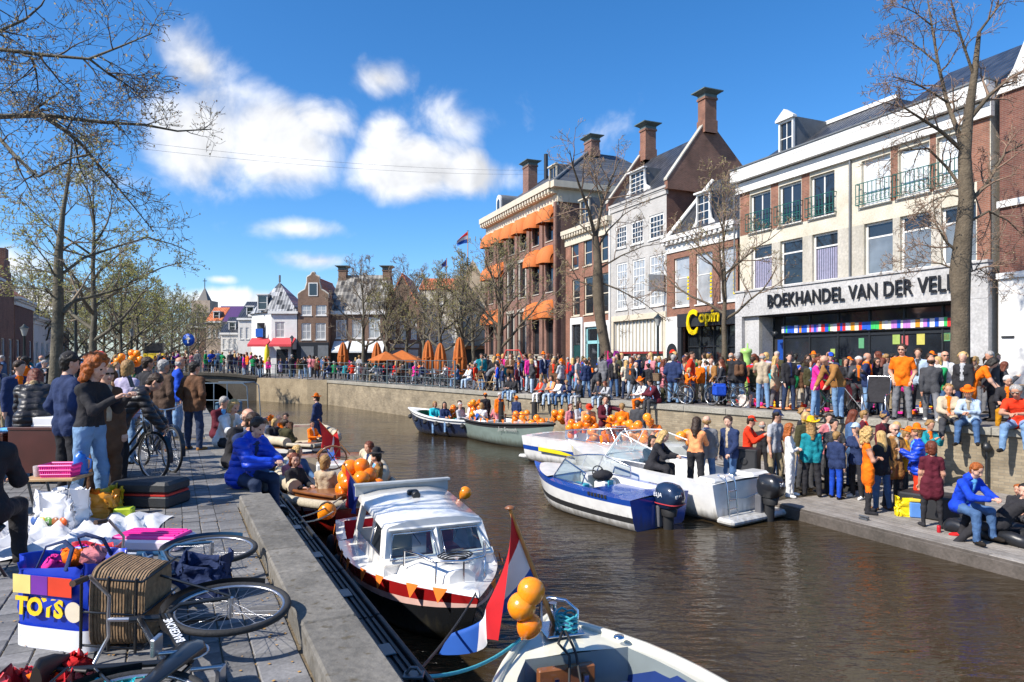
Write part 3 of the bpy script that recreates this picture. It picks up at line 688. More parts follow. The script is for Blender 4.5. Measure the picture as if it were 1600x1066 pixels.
# shop front set back
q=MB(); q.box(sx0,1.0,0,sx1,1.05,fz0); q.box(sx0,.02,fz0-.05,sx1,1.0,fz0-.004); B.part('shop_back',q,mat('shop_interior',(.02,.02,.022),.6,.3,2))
ssx=B.ux(1221,.5)[0]
for i,(a,b)in enumerate(zip(np.linspace(ssx,sx1,7)[:-1],np.linspace(ssx,sx1,7)[1:])):
 zb=B.z(1350,524,.5)
 q=MB(); q.box(a,.6,0,a+.07,.72,fz0-.05); q.box(a+.07,.62,zb,b,.7,zb+.1); q.box(a+.07,.62,0,b,.7,.35); fr_=B.part('shop_window',q,m_dark)
 q=MB(); q.box(a+.07,.66,.35,b,.67,zb); q.to('pane',m_glass,fr_); q=MB(); q.box(a+.07,.66,zb+.1,b,.67,fz0-.05); q.to('pane',m_glass,fr_)
strip=MB(); cols_=[(.75,.03,.03),(.02,.1,.55),(.8,.75,.55),(.05,.5,.12),(.85,.3,.02),(.5,.2,.55),(.75,.7,.75)]
sm=[mat('strip%d'%i,c,.5)for i,c in enumerate(cols_)]
x=ssx; k=0; zb=B.z(1370,515,.5); zt=B.z(1370,506,.5)+.12; rr=random.Random(5)
board=MB(); board.box(ssx-.02,.53,zb-.03,sx1,.58,zt+.03); bd=B.part('colour_strip',board,m_dark)
while x<sx1-.1:
 w=rr.choice((.1,.13,.16,.2)); q=MB(); q.box(x,.515,zb+rr.uniform(0,.03),x+w-.006,.53,zt-rr.uniform(0,.04)); q.to('coloured_spine',sm[rr.randrange(7)],bd); x+=w
q=MB(); q.box(sx0+.3,.9,0,B.ux(1245,.9)[0],.93,2.5); B.part('blue_panel',q,mat('blue_panel',(.01,.06,.3),.4))
for px in(1192,):
 q=MB(); q.ball((B.ux(px)[0]+.5,.3,fz0-.9),.14,10); q.tube([(B.ux(px)[0]+.3,.3,fz0-.8),(B.ux(px)[0]+.5,.3,fz0-.9)],.04,6); B.part('camera_dome',q,m_dark)
# roofs: left mansard with a pedimented dormer, right tiled roof
ra,rb=B.ux(1170)[0],B.ux(1372)[0]; zr=13.0-RQ
B.slope([(ra,.15,cz1),(rb,.15,cz1),(rb-1.2,2.6,zr),(ra+.7,2.6,zr)],m_slate)
B.slope([(ra,.15,cz1),(ra+.7,2.6,zr),(ra+.7,6,zr),(ra,8,cz1)],m_slate_y)
B.slope([(rb,.15,cz1),(rb,8,cz1),(rb-1.2,6,zr),(rb-1.2,2.6,zr)],m_slate_y)
q=MB(); q.box(ra+.6,2.5,zr-.02,rb-1.1,2.72,zr+.16); B.part('ridge_board',q,m_white)
q=MB(); q.box(ra+.7,2.7,zr-.1,rb-1.2,6,zr+.02); B.part('flat_roof',q,m_lead)
dx0,dx1=B.ux(1220,.5)[0],B.ux(1243,.5)[0]
B.dormer(dx0,dx1,cz1+.1,cz1+1.75,.35,2.4,peak=.42,cols=2,rows=2)
B.slope([(rb+.1,.3,cz1),(W_,.3,cz1),(W_,4.2,cz1+2.6),(rb+.1,4.2,cz1+2.6)],m_slate)
B.slope([(rb+.1,4.2,cz1+2.6),(W_,4.2,cz1+2.6),(W_,8,cz1),(rb+.1,8,cz1)],m_slate)
B.slope([(rb+.1,.3,cz1),(rb+.1,4.2,cz1+2.6),(rb+.1,8,cz1)],b_dark)
B.chimney(ra+.6,5,cz1,cz1+2.1,.6,.6,b_dark)
# ---------------------------------------------------------------- building at the right edge of the frame
p0=fl(1549); B2=Bld('brick_house','tall brown brick house with white ground floor at right edge',(p0[0]+.1,p0[1]-.1),fl(1720))
x1=B2.ux(1562)[0]
q=MB(); q.box(.0,.25,0,x1+.3,6,11.2); B2.part('side_bay',q,b_dark)
wz=[(x1+.95,7.0,x1+2.1,9.2),(x1+.95,4.9,x1+2.1,6.7)]
B2.wall(10.6,wz+[(x1+.9,10.,x1+2.,10.5)],b_dark,6,.2,x0=x1,z0=4.45)
for h in wz:B2.window(h,1,2,split=[.6])
q=MB(); q.box(x1-.02,-.03,0,B2.W,.05,4.29); B2.part('white_front',q,m_white)
q=MB(); q.box(x1-.05,-.12,4.3,B2.W,.06,4.5); B2.part('string_course',q,m_white)
q=MB(); q.box(x1-.04,-.1,6.72,B2.W,.02,6.95); B2.part('string_course',q,m_white)
q=MB(); q.prism([(x1-.05,-.1,10.6),(B2.W,-.1,10.6),(B2.W,-.1,13),(x1+1.6,-.1,13),(x1+.9,-.1,12.2),(x1+.5,-.1,11.3)],(0,.3,0)); B2.part('gable',q,m_white)
q=MB(); q.box(x1+.1,-.08,2.3,x1+.5,-.034,2.36); B2.part('wall_slot',q,m_dark)
# ---------------------------------------------------------------- copy shop
B=Bld('copy_shop','small red brick shop with white cornice, dormer and yellow script sign',fl(1042),fl(1153))
ws=[B.rect(*r)for r in((1053,403,1077,480),(1087,395,1113,476),(1124,385,1152,468))]
z0=sum(h[1]for h in ws)/3; z1=sum(h[3]for h in ws)/3; ws=[(h[0],z0,min(h[2],B.W-.15),z1)for h in ws]
ez=B.z(1041,374); ez=(ez+B.z(1155,342))/2; gz=B.z(1110,487)
sh=(B.ux(1066)[0],0,B.W-.15,gz-.75)
B.wall(ez-.2,ws+[sh],b_red,7,.2)
for h in ws:B.window(h,1,2,gm=m_glass2,fr=.09,mun=.05,split=[.58],sep=True)
m_yel=mat('yellow_letters',(.8,.55,.0),.4)
for i,h in enumerate(ws):
 for k in range(7):q=MB(); q.box(h[2]-.32,.1,h[1]+.35+k *.2,h[2]-.18,.118,h[1]+.48+k *.2); B.part('yellow_letter',q,m_yel)
B.cornice(ez,(B.z(1041,374)-B.z(1041,400))*.95,m_white,.4,dentil=.42)
q=MB(); q.box(B.ux(1061)[0],-.14,gz-.75,B.W,-.003,gz); q.box(B.ux(1061)[0],-.12,0,B.ux(1067)[0],-.003,gz-.753); sg=B.part('shop_sign',q,mat('anthracite',(.022,.024,.028),.5))
q=MB(); q.box(-.05,-.05,0,B.ux(1061)[0]-.003,-.002,gz-.1); B.part('white_wall',q,m_white)
q=MB(); cx=B.ux(1051)[0]; q.prism([(cx+.5 *math.cos(a),-.07,1.9+.55 *math.sin(a))for a in np.linspace(0,math.pi,12)]+[(cx-.5,-.07,.0),(cx+.5,-.07,0)],(0,.018,0)); ar=B.part('arched_niche',q,m_dark)
q=MB(); q.prism([(cx+.1+.3 *math.cos(a),-.09,1.8+.3 *math.sin(a))for a in np.linspace(0,math.pi,12)],(0,.018,0)); q.to('red_sign',mat('red_sign',(.7,.03,.01),.4),ar)
a0=B.ux(1079)[0]
wtext('C',B.z(1092,481)-B.z(1092,521),m_yel,sg,(a0,-.30,B.z(1092,522)),(R(90),0,0),.04,offset=.03,name='sign_letters').scale=(1.0,1.35,1)
wtext('opin',.95,m_yel,sg,(B.ux(1099)[0],-.30,B.z(1112,503)),(R(90),0,0),.04,offset=.02,name='sign_letters')
q=MB(); q.box(sh[0],.5,0,sh[2],.56,sh[3]); B.part('shop_window',q,m_glass)
q=MB()
for x in np.linspace(sh[0],sh[2],5):q.box(x-.03,.42,0,x+.03,.5,sh[3])
q.box(sh[0],.43,2.2,sh[2],.49,2.28); B.part('shop_frame',q,m_dark)
zr=B.z(1115,282,2.2)
B.slope([(.1,.1,ez),(B.W,.1,ez),(B.W-.1,2.4,zr),(1.3,2.4,zr)],m_slate)
B.slope([(.1,.1,ez),(1.3,2.4,zr),(1.3,5,zr),(.1,7,ez)],m_slate_y)
q=MB(); q.tube([(.05,.0,ez+.05),(1.28,2.38,zr+.08)],.14,4); B.part('barge_board',q,m_white)
B.dormer(B.ux(1090,.4)[0],B.ux(1111,.4)[0],ez+.05,B.z(1100,302,.4),.3,2.6,cols=2,rows=4,scroll=True)
# ---------------------------------------------------------------- grey-white house with the tall brick gables
B=Bld('tall_gabled_house','pale grey house with steep dark roof between two brick chimneys',fl(955),fl(1041.5))
r1=[B.rect(*r)for r in((962,353,979,388),(986,345,1005,382),(1014,334,1037,372))]; r2=[B.rect(*r)for r in((963,412,980,484),(988,405,1008,480),(1015,396,1039,479))]
def lev(rs):
 a=sum(h[1]for h in rs)/len(rs); b=sum(h[3]for h in rs)/len(rs); return[(h[0],a,h[2],b)for h in rs]
r1,r2=lev(r1),lev(r2); ez=(B.z(955,322)+B.z(1040,294))/2; gz=B.z(1000,492)
sh=(.35,0,B.W-.25,gz-.3)
B.wall(ez,r1+r2+[sh],b_grey,7.2,.15,b_dark)
for h in r1:B.window(h,4,4,gm=m_glass,fr=.12,mun=.05,y=.04)
for h in r2:B.window(h,4,6,gm=m_glass2,fr=.12,mun=.05,y=.04)
B.cornice(ez+.05,.5,b_grey,.16)
q=MB(); q.box(.1,-.06,gz-.3,B.W-.02,-.002,gz+.05); q.box(.1,-.05,1.9,.35,-.002,gz-.303); q.box(B.W-.27,-.05,0,B.W-.02,-.002,gz-.303); B.part('shop_fascia',q,m_cream)
q=MB(); q.box(.36,.2,2.0,B.W-.26,.24,gz-.32); tr=B.part('transom_window',q,m_glass3)
q=MB()
for x in np.linspace(.36,B.W-.26,15):q.box(x-.035,.12,2.0,x+.035,.2,gz-.32)
q.to('glazing_bars',m_cream,tr)
q=MB(); q.box(.36,.1,1.86,B.W-.26,.22,1.99); B.part('red_beam',q,mat('maroon_paint',(.22,.02,.02),.5))
for x in(.36,2.3,4.2,B.W-.36):
 q=MB(); q.box(x,.1,0,x+.1,.2,1.855); B.part('red_post',q,MATS['maroon_paint'])
q=MB(); q.box(.4,.3,0,B.W-.3,.33,1.86); B.part('shop_glass',q,m_glass)
for x in(.8,4.6):
 q=MB(); q.box(x,.26,1.1,x+.9,.29,1.7); B.part('window_poster',q,mat('white_poster',(.7,.72,.66),.5))
apx,apy=B.ux(1095,2.8)[0],2.9; zr=B.z(1100,197,2.9)-.5
B.slope([(-.1,-.1,ez),(B.W,-.1,ez),(B.W,apy,zr),(-.1,apy,zr)],m_slate); B.slope([(-.1,apy,zr),(B.W,apy,zr),(B.W,7.2,ez-.3),(-.1,7.2,ez-.3)],m_slate)
for x,nm in((B.W,1),(-.12,0)):
 q=MB(); q.prism([(x,-.15,ez-.2),(x,-.15,ez+.35),(x,apy-.45,zr+.3),(x,apy+.45,zr+.3),(x,7.2,ez+.1),(x,7.2,ez-.3)],(.3 if nm else-.3,0,0)); g=B.part('brick_gable',q,b_dark if not nm else b_red)
 q=MB(); q.prism([(x-.02,-.2,ez+.3),(x-.02,-.2,ez+.42),(x-.02,apy-.45,zr+.42),(x-.02,apy-.45,zr+.3)],(.34 if nm else-.3,0,0)); q.to('gable_coping',m_concp,g)
B.chimney(B.W+.12,apy,zr-.1,B.z(1100,147,2.9),.68,.85,b_red); B.chimney(.1,apy,zr-.1,B.z(1020,190,2.9),.68,.85,b_red)
B.dormer(B.ux(987,.3)[0],B.ux(1010,.3)[0],ez+.15,B.z(998,268,.3),.15,2.5,cols=3,rows=5,scroll=True)
q=MB(); q.box(-.15,-.12,0,.0,-.0,ez); B.part('drainpipe',q,m_white)
# ---------------------------------------------------------------- narrow brick house
B=Bld('narrow_brick_house','narrow red brick house with cream dentil cornice and white door',fl(884),fl(954.5))
rr_=[lev([B.rect(*r)for r in((892,380,904,421),(912,374,925,416),(938,365,950,407))]),lev([B.rect(*r)for r in((894,438,906,495),(912.6,432,927,492),(938,425,951,487))])]
ez=(B.z(884,367)+B.z(953,338))/2; d1=B.rect(895,507,909,590); d2=B.rect(915,510,950,590); d1=(d1[0],0,d1[2],d1[3]); d2=(d2[0],0,d2[2],d2[3])
B.wall(ez,rr_[0]+rr_[1]+[d1,d2],b_red,8,.2,b_dark)
for h in rr_[0]+rr_[1]:B.window(h,1,2,fm=m_cream,gm=m_glass,fr=.1,mun=.06)
B.cornice(ez+.1,1.15,m_cream,.4,dentil=.4)
q=MB(); q.box(d1[0]-.25,-.1,0,d1[0],.1,d1[3]+.5); q.box(d1[2],-.1,0,d1[2]+.25,.1,d1[3]+.5); q.box(d1[0],-.1,d1[3],d1[2],.1,d1[3]+.5); dr=B.part('door_surround',q,m_white)
q=MB(); q.box(d1[0],.1,0,d1[2],.15,d1[3]*.62); q.to('door',mat('dark_green_door',(.01,.05,.05),.4),dr)
q=MB(); q.box(d1[0],.1,d1[3]*.63,d1[2],.14,d1[3]); q.to('fanlight',m_glass,dr)
q=MB(); q.box(d2[0]-.15,-.06,0,d2[0],.1,d2[3]+.35); q.box(d2[0],-.06,d2[3],d2[2],.1,d2[3]+.35); q.box(d2[2],-.06,0,d2[2]+.15,.1,d2[3]+.35); B.part('shop_surround',q,m_white)
q=MB(); q.box(d2[0],.14,0,d2[2],.2,d2[3]); sw=B.part('shop_window',q,m_glass)
q=MB(); q.box(d2[0],.08,d2[3]*.68,d2[2],.138,d2[3]*.74); q.box(d2[0],.08,0,d2[0]+.15,.138,d2[3]); q.box((d2[0]+d2[2])/2,.08,0,(d2[0]+d2[2])/2+.12,.138,d2[3]); q.box(d2[0],.08,d2[3]-.15,d2[2],.137,d2[3]); q.to('teal_frame',mat('teal_paint',(.25,.5,.52),.4),sw)
zr=ez+3.4
B.slope([(-.1,.1,ez),(B.W,.1,ez),(B.W,3.6,zr),(-.1,3.6,zr)],m_slate); B.slope([(-.1,3.6,zr),(B.W,3.6,zr),(B.W,8,ez),(-.1,8,ez)],m_slate)
B.dormer(B.ux(908,.4)[0],B.ux(922,.4)[0],ez+.1,B.z(915,312,.4),.3,2.5,m_cream,cols=2,rows=2)
# ---------------------------------------------------------------- hotel with orange awnings
m_aw=mat('orange_canvas',(.56,.15,.03),.75,.12,2,.15,8)
B=Bld('hotel','large brown brick corner building with orange window awnings and hipped slate roof',(fl(765)[0]-.3,fl(765)[1]),(fl(879)[0]-.45,fl(879)[1]-.2))
nb=6; bw=B.W/nb; cz=(B.z(871,280)+B.z(763,346))/2; rows_=((B.z(855,378),B.z(855,340)),(B.z(855,457),B.z(855,402)),(B.z(855,554),B.z(855,486)))
holes=[]
for r,(a,b)in enumerate(rows_):
 for i in range(nb):c=bw *(i+.5); holes.append((c-.62,a,c+.62,b))
B.wall(cz-.8,holes,b_hotel,13,.3)
for i in range(nb+1):
 q=MB(); x=bw *i; q.box(max(x-.28,-.05),-.16,1.6,min(x+.28,B.W+.05),-.002,cz-1.5); B.part('brick_pilaster',q,b_hotel)
def awning(w,h,d):
 q=MB(); rows=[]; n=7
 for x in np.linspace(-w/2,w/2,9):
  e=min(1,(w/2-abs(x))/(w *.16)); e=math.sqrt(max(0,1-(1-e)**2)); rows.append([(x,-d *(.35+.65 *e)*math.sin(t),h *(.45+.55 *e)*math.cos(t)if True else 0)for t in np.linspace(0,math.pi/2,n)])
 q.grid(rows); q.grid([[(x,-d *(.35+.65 *e_),0),(x,-d *(.35+.65 *e_),-.16)]for x,e_ in[(x,math.sqrt(max(0,1-(1-min(1,(w/2-abs(x))/(w *.16)))**2)))for x in np.linspace(-w/2,w/2,9)]])
 for sx in(-1,1):q.grid([[(sx *w/2,0,h *.45),(sx *w/2,0,-.16)],[(sx *w/2,-d *.35,0),(sx *w/2,-d *.35,-.16)]])
 return q.mesh('awning',[m_aw])
aw=awning(1.6,1.3,.95)
for r,(a,b)in enumerate(rows_):
 for i in range(nb):
  h=holes[r *nb+i]; B.window(h,1,2,fm=m_dark,gm=m_glass,sill=m_concp,split=[.62],y=.2)
  if r==0 or i in(0,1,4,5):link('awning',aw,B.root,(bw *(i+.5),-.02,b-.45))
  if r and i in(2,3):
   q=MB(); q.box(h[0]-.2,-.1,h[1]-.15,h[0]-.0,0,h[3]+.2); q.box(h[2],-.1,h[1]-.15,h[2]+.2,0,h[3]+.2); q.box(h[0]-.3,-.2,h[3]+.203,h[2]+.3,0,h[3]+.45); B.part('stone_surround',q,m_concp)
q=MB(); q.box(-.1,-.22,0,B.W+.1,-.003,1.55); q.box(-.14,-.28,1.553,B.W+.14,-.003,1.72); B.part('stone_plinth',q,m_concp)
B.cornice(cz,1.75,m_cream,.75,dentil=.55)
q=MB(); q.box(B.W+.01,0,cz-1.5,B.W+.16,13,cz-.003); q.box(B.W,-.6,cz-.5,B.W+.7,13,cz-.004); B.part('side_cornice',q,m_cream)
zr=cz+4.0
B.slope([(-.4,-.4,cz),(B.W+.4,-.4,cz),(B.W-4.2,5.0,zr),(4.2,5.0,zr)],m_bslate); B.slope([(B.W+.4,-.4,cz),(B.W+.4,13.4,cz),(B.W-4.2,8,zr),(B.W-4.2,5,zr)],m_bslate)
B.slope([(-.4,-.4,cz),(4.2,5,zr),(4.2,8,zr),(-.4,13.4,cz)],m_bslate); q=MB(); q.box(4.2,5,zr-.1,B.W-4.2,8,zr+.03); B.part('roof_flat',q,m_lead)
q=MB(); q.tube([(B.W+.4,-.4,cz+.05),(B.W-4.2,5.0,zr+.05)],.12,6); B.part('hip_ridge',q,m_lead)
B.chimney(B.W-4.2,5.4,zr-.4,zr+1.4,1.25,.8,b_hotel); B.chimney(5.2,2.4,cz+.6,zr+.6,1.3,.9,b_hotel);
q=MB(); q.tube([(7.4,3,cz+1.5),(7.4,3,zr+.8)],.2,8); B.part('flue',q,m_dark)
q=MB(); xx=2.7
prof=[(xx+.55 *math.cos(t),.2,cz+1.35+.55 *math.sin(t))for t in np.linspace(0,math.pi,12)]+[(xx-.55,.2,cz),(xx+.55,.2,cz)]
q.prism(prof,(0,.15,0)); dm=B.part('arched_dormer',q,m_white)
q=MB(); q.prism([(xx+(p[0]-xx)*.62,.19,cz+.35+(p[2]-cz-.3)*.72)for p in prof],(0,.008,0)); q.to('pane',m_glass,dm)
q=MB(); q.prism([(xx+(p[0]-xx)*1.05,.36,p[2]+.03)for p in prof],(0,2.5,0)); q.to('dormer_roof',m_lead,dm)
B.dormer(B.W-4.6,B.W-3.2,cz+1.2,cz+2.4,1.5,2.5,m_cream,cols=2,rows=1)
# ---------------------------------------------------------------- houses at the head of the canal
def simple_house(name,label,px0,px1,d,base_z,eave_py,wins,m,roof=None,gz_open=None,d1=None,fm=None,gm=None,D=7,rows=2,cols=2):
 p0=at(px0,HY,d); p1=at(px1,HY,d1 or d); B=Bld(name,label,(p0.x,p0.y),(p1.x,p1.y),base_z)
 ez=B.z((px0+px1)/2,eave_py); hs=[B.rect(*w)for w in wins]
 B.wall(ez,hs,m,D,.12)
 for h in hs:B.window(h,cols,rows,fm=fm or m_white,gm=gm or m_glass2,fr=.1,mun=.06,y=.05)
 B.ez=ez; return B
# white corner house with chequered pyramid roof
m_chk=tiles('chequer_pantile',(.02,.022,.025),(.42,.42,.42),.3,.6,.5)
B=simple_house('white_corner_house','white corner house with steep chequered roof and red awnings',424,464,66,RQ,487,[(430,503,445,528)],m_white,D=6)
q=MB(); a=at(393,HY,70); inv=B.root.matrix_basis.inverted(); la=inv@Vector((a.x,a.y,RQ));
q.poly([(la.x,la.y,0),(0,0,0),(0,0,B.ez),(la.x,la.y,B.ez)]); q.poly([(la.x,la.y,0),(la.x,la.y,B.ez),(la.x,la.y+5,B.ez),(la.x,la.y+5,0)]); B.part('side_wall',q,m_white)
ap=inv@at(437,441,68.5);
for pts in([(-.2,-.2,B.ez),(B.W+.1,-.2,B.ez),tuple(ap)],[(la.x-.2,la.y-.1,B.ez),(-.2,-.2,B.ez),tuple(ap)],[(B.W+.1,-.2,B.ez),(B.W+.1,6,B.ez),tuple(ap)],[(la.x-.2,la.y+4.5,B.ez),(la.x-.2,la.y-.1,B.ez),tuple(ap)]):B.slope(pts,m_chk,.06)
q=MB(); q.box(la.x-.3,la.y-.15,B.ez-.25,.0,la.y-.0,B.ez); q.box(-.25,-.3,B.ez-.22,B.W+.15,-.05,B.ez+.02); B.part('eaves',q,m_white)
q=MB(); q.tube([tuple(ap),(ap.x,ap.y,ap.z+.7)],.1,6); B.part('finial',q,m_lead)
B.dormer(-1.7,-.7,B.ez+.2,B.ez+1.7,.9,2,cols=1,rows=2)
m_raw=mat('red_canvas',(.6,.05,.06),.7,.1,3)
for x0,x1,y in((.2,B.W-.1,-.05),(-2.1,-.2,.6)):
 q=MB(); z1_=B.z(445,528); z0_=B.z(445,540); q.prism([(x0,y,z1_),(x0,y-1.2,z0_+.1),(x0,y-1.2,z0_-.12),(x0,y,z1_-.1)],(x1-x0,0,0)); B.part('awning',q,m_raw)
q=MB(); q.box(.5,-.02,0,1.6,-.005,2.4); q.box(1.9,-.02,0,2.7,-.005,2.4); B.part('shop_opening',q,m_glass)
q=MB(); q.box(-1.75,.98,3.2,-1.0,1.0,5.); B.part('side_window',q,m_glass)
q=MB(); q.box(-1.6,.2,3.6,-.9,.26,4.4); B.part('blue_sign',q,mat('blue_sign',(.02,.12,.5),.4))
# bell-gabled brick house
B=simple_house('bell_gable_house','brown brick house with curved bell gable beside the white corner house',465.5,513,66,RQ,466,[(471,477,487,493),(494,477,510,493),(471,505,486,531),(493,505,509,531)],brick('brown_brick',(.2,.11,.07),(.15,.08,.05),(.22,.17,.13)),gm=m_glass2)
g=[(0,B.ez),(0,B.ez+.35),(.35,B.ez+.6),(.75,B.ez+.8),(.95,B.ez+1.5),(.95,B.ez+2.0),(1.35,B.ez+2.2),(1.45,B.ez+2.45)]
x_off=(B.W-2.95)/2 *.0; w2=B.W/2
pts=[(p[0]*w2/1.5 *.95,0,p[1])for p in g]; pts=pts+[(B.W-p[0],0,p[2])for p in reversed(pts)]
q=MB(); q.prism(pts,(0,.35,0)); gb=B.part('bell_gable',q,MATS['brown_brick'])
q=MB(); q.box(w2-.45,-.05,B.ez+.2,w2+.45,-.004,B.ez+1.5); q.to('gable_window',m_white,gb); q=MB(); q.box(w2-.35,-.07,B.ez+.3,w2+.35,-.052,B.ez+1.4); q.to('pane',m_glass,gb)
q=MB();
for a_,b_ in zip(pts[:-1],pts[1:]):q.tube([(a_[0],.1,a_[2]+.05),(b_[0],.1,b_[2]+.05)],.1,5)
q.to('gable_coping',m_concp,gb)
B.slope([(.1,.3,B.ez),(w2,.3,B.ez+2.2),(w2,7,B.ez+2.2),(.1,7,B.ez)],m_red_t); B.slope([(w2,.3,B.ez+2.2),(B.W-.1,.3,B.ez),(B.W-.1,7,B.ez),(w2,7,B.ez+2.2)],m_red_t)
q=MB(); z_=B.z(490,535); q.box(-.05,-.25,0,B.W+.05,-.003,z_); B.part('dark_shop_front',q,m_dark)
q=MB(); q.box(2.,-.27,1.5,3.,-.252,z_-.3); q.box(.4,-.27,.3,1.6,-.252,z_-.4); B.part('shop_sign',q,m_lead)
# wide house with the big patterned roof
m_chk2=tiles('striped_pantile',(.03,.028,.026),(.34,.32,.28),.42,.5,.6)
B=simple_house('wide_roofed_house','wide brick house with huge striped pantile roof and two chimneys',514,601,67,RQ,486,[(525,500,541,529),(550,500,566,529),(576,496,594,529)],MATS['brown_brick'],gm=m_glass2)
zr=B.z(557,430,4)
B.slope([(0,-.1,B.ez),(B.W,-.1,B.ez),(B.W,4,zr),(0,4,zr)],m_chk2); B.slope([(0,4,zr),(B.W,4,zr),(B.W,8,B.ez),(0,8,B.ez)],m_chk2)
for x in(.45,B.W-.45):B.chimney(x,3.8,zr-1.2,zr+.9,.8,.8,MATS['brown_brick'])
q=MB(); q.box(-.1,-.2,B.ez-.35,B.W+.1,.0,B.ez); B.part('eaves',q,m_white)
for i in range(3):
 q=MB(); x0=.5+i *1.75; z1_=B.z(557,533); z0_=B.z(557,549); q.prism([(x0,-.02,z1_),(x0,-1.1,z0_),(x0,-1.1,z0_-.15),(x0,-.02,z1_-.1)],(1.5,0,0)); B.part('white_awning',q,mat('white_canvas',(.6,.62,.62),.8))
q=MB(); q.box(.1,-.02,0,B.W-.1,-.004,2.2); B.part('shop_front',q,m_dark)
# row behind the trees
B=simple_house('red_roofed_house','brick house with orange pantile gable roof behind the quay trees',602,655,70,RQ,480,[(608,497,618,530),(625,497,635,530),(642,497,651,530)],MATS['brown_brick'],gm=m_glass2)
zr=B.z(625,432,3); B.slope([(0,-.1,B.ez),(B.W *.5,-.1,zr),(B.W *.5,8,zr),(0,8,B.ez)],m_red_t); B.slope([(B.W *.5,-.1,zr),(B.W,-.1,B.ez),(B.W,8,B.ez),(B.W *.5,8,zr)],m_red_t)
q=MB(); q.prism([(0,0,B.ez),(B.W,0,B.ez),(B.W *.5,0,zr-.1)],(0,.2,0)); B.part('gable',q,MATS['brown_brick'])
q=MB(); q.box(0,-.05,2.6,B.W,-.003,3.0); q.box(.1,-.03,0,B.W-.1,-.004,2.4); B.part('shop_front',q,m_cgrey)
B=simple_house('plaster_house','pale plastered house half hidden behind the terrace trees',655.5,718,72,RQ,452,[(662,470,672,495),(682,470,692,495),(702,470,712,495),(662,507,672,535),(682,507,692,535),(702,507,712,535)],m_stucco)
B.slope([(-.1,-.1,B.ez),(B.W+.1,-.1,B.ez),(B.W+.1,4,B.ez+1.6),(-.1,4,B.ez+1.6)],m_red_t)
B=simple_house('corner_facade','beige gabled house with flags on the roof beside the hotel',718.5,763,76,RQ,470,[(724,485,732,510),(740,485,748,510),(752,485,760,510)],m_stucco)
q=MB(); q.prism([(0,0,B.ez),(B.W,0,B.ez),(B.W *.9,0,B.ez+2.2),(B.W *.45,0,B.ez+4.6),(B.W *.1,0,B.ez+2.4)],(0,5,0)); B.part('gable',q,stone('sandstone',(.4,.3,.2),(.52,.42,.3),.9))
q=MB(); q.box(.5,-.6,0,B.W-.4,-.02,2.6); B.part('shop_front',q,m_dark); q=MB(); q.prism([(.4,-.6,2.9),(.4,-1.4,2.5),(.4,-.6,2.6)],(B.W-.8,0,0)); B.part('awning',q,m_aw)
# street behind the bridge, left of the white house
for nm,lb,x0,x1,d,e,wn,m_,rf in(
 ('white_terraced_house','small white house with dark roof left of the corner house',372,393,82,497,[(375,512,380,530),(384,512,389,530)],b_white,m_slate),
 ('dormered_terraced_house','low white house with two dormers behind the bridge',345,371.5,88,520,[(348,530,353,546),(357,530,362,546),(365,530,370,546)],b_white,m_slate),
 ('orange_roofed_terrace','narrow brick house with bright orange roof behind the bridge',322,345,98,502,[(325,513,329,528),(333,513,337,528),(340,513,344,528)],brick('pale_brick',(.4,.3,.22),(.33,.24,.17),(.4,.35,.3)),m_red_t),
 ('gabled_terraced_house','brown brick house at the far street corner near the spire',296,321,105,510,[(300,520,304,535),(308,520,312,535)],MATS['brown_brick'],m_slate)):
 B=simple_house(nm,lb,x0,x1,d,RQ,e,wn,m_)
 B.slope([(-.1,-.1,B.ez),(B.W+.1,-.1,B.ez),(B.W+.1,3,B.ez+2.2),(-.1,3,B.ez+2.2)],rf)
 q=MB(); q.box(-.1,-.2,B.ez-.25,B.W+.1,0,B.ez); B.part('eaves',q,m_white)
 B.dormer(.8,1.7,B.ez+.2,B.ez+1.4,.5,1.5,cols=1,rows=2)
# violet hall roof and church spire in the distance
q=MB(); a=at(345,487,190); b_=at(402,487,190); q.box(0,0,0,b_.x-a.x,12,a.z+1.5); o=q.to('distant_hall',mat('violet_cladding',(.12,.05,.2),.6),None,(a.x,a.y,0)); tag(o,'distant flat violet block above the orange roof','building')
sp_=thing('church_spire','distant slate church spire with a cross above the trees','church',at(320,HY,170)*1-Vector((0,0,CAMZ)))
zt=hgt(452,170); q=MB(); q.box(-2.3,-2.3,0,2.3,2.3,zt-7+4); q.to('tower',MATS['pale_brick'],sp_)
zb=hgt(490,170); ztp=hgt(449,170); q=MB(); q.add([(-2.4,-2.4,zb),(2.4,-2.4,zb),(2.4,2.4,zb),(-2.4,2.4,zb),(0,0,ztp)],[(0,1,4),(1,2,4),(2,3,4),(3,0,4)]); q.to('spire',mat('weathered_slate',(.13,.12,.11),.7),sp_)
q=MB(); q.tube([(0,0,ztp-.3),(0,0,ztp+2.2)],.1,5); q.box(-.5,-.05,ztp+1.5,.5,.05,ztp+1.65); q.to('cross',m_dark,sp_)
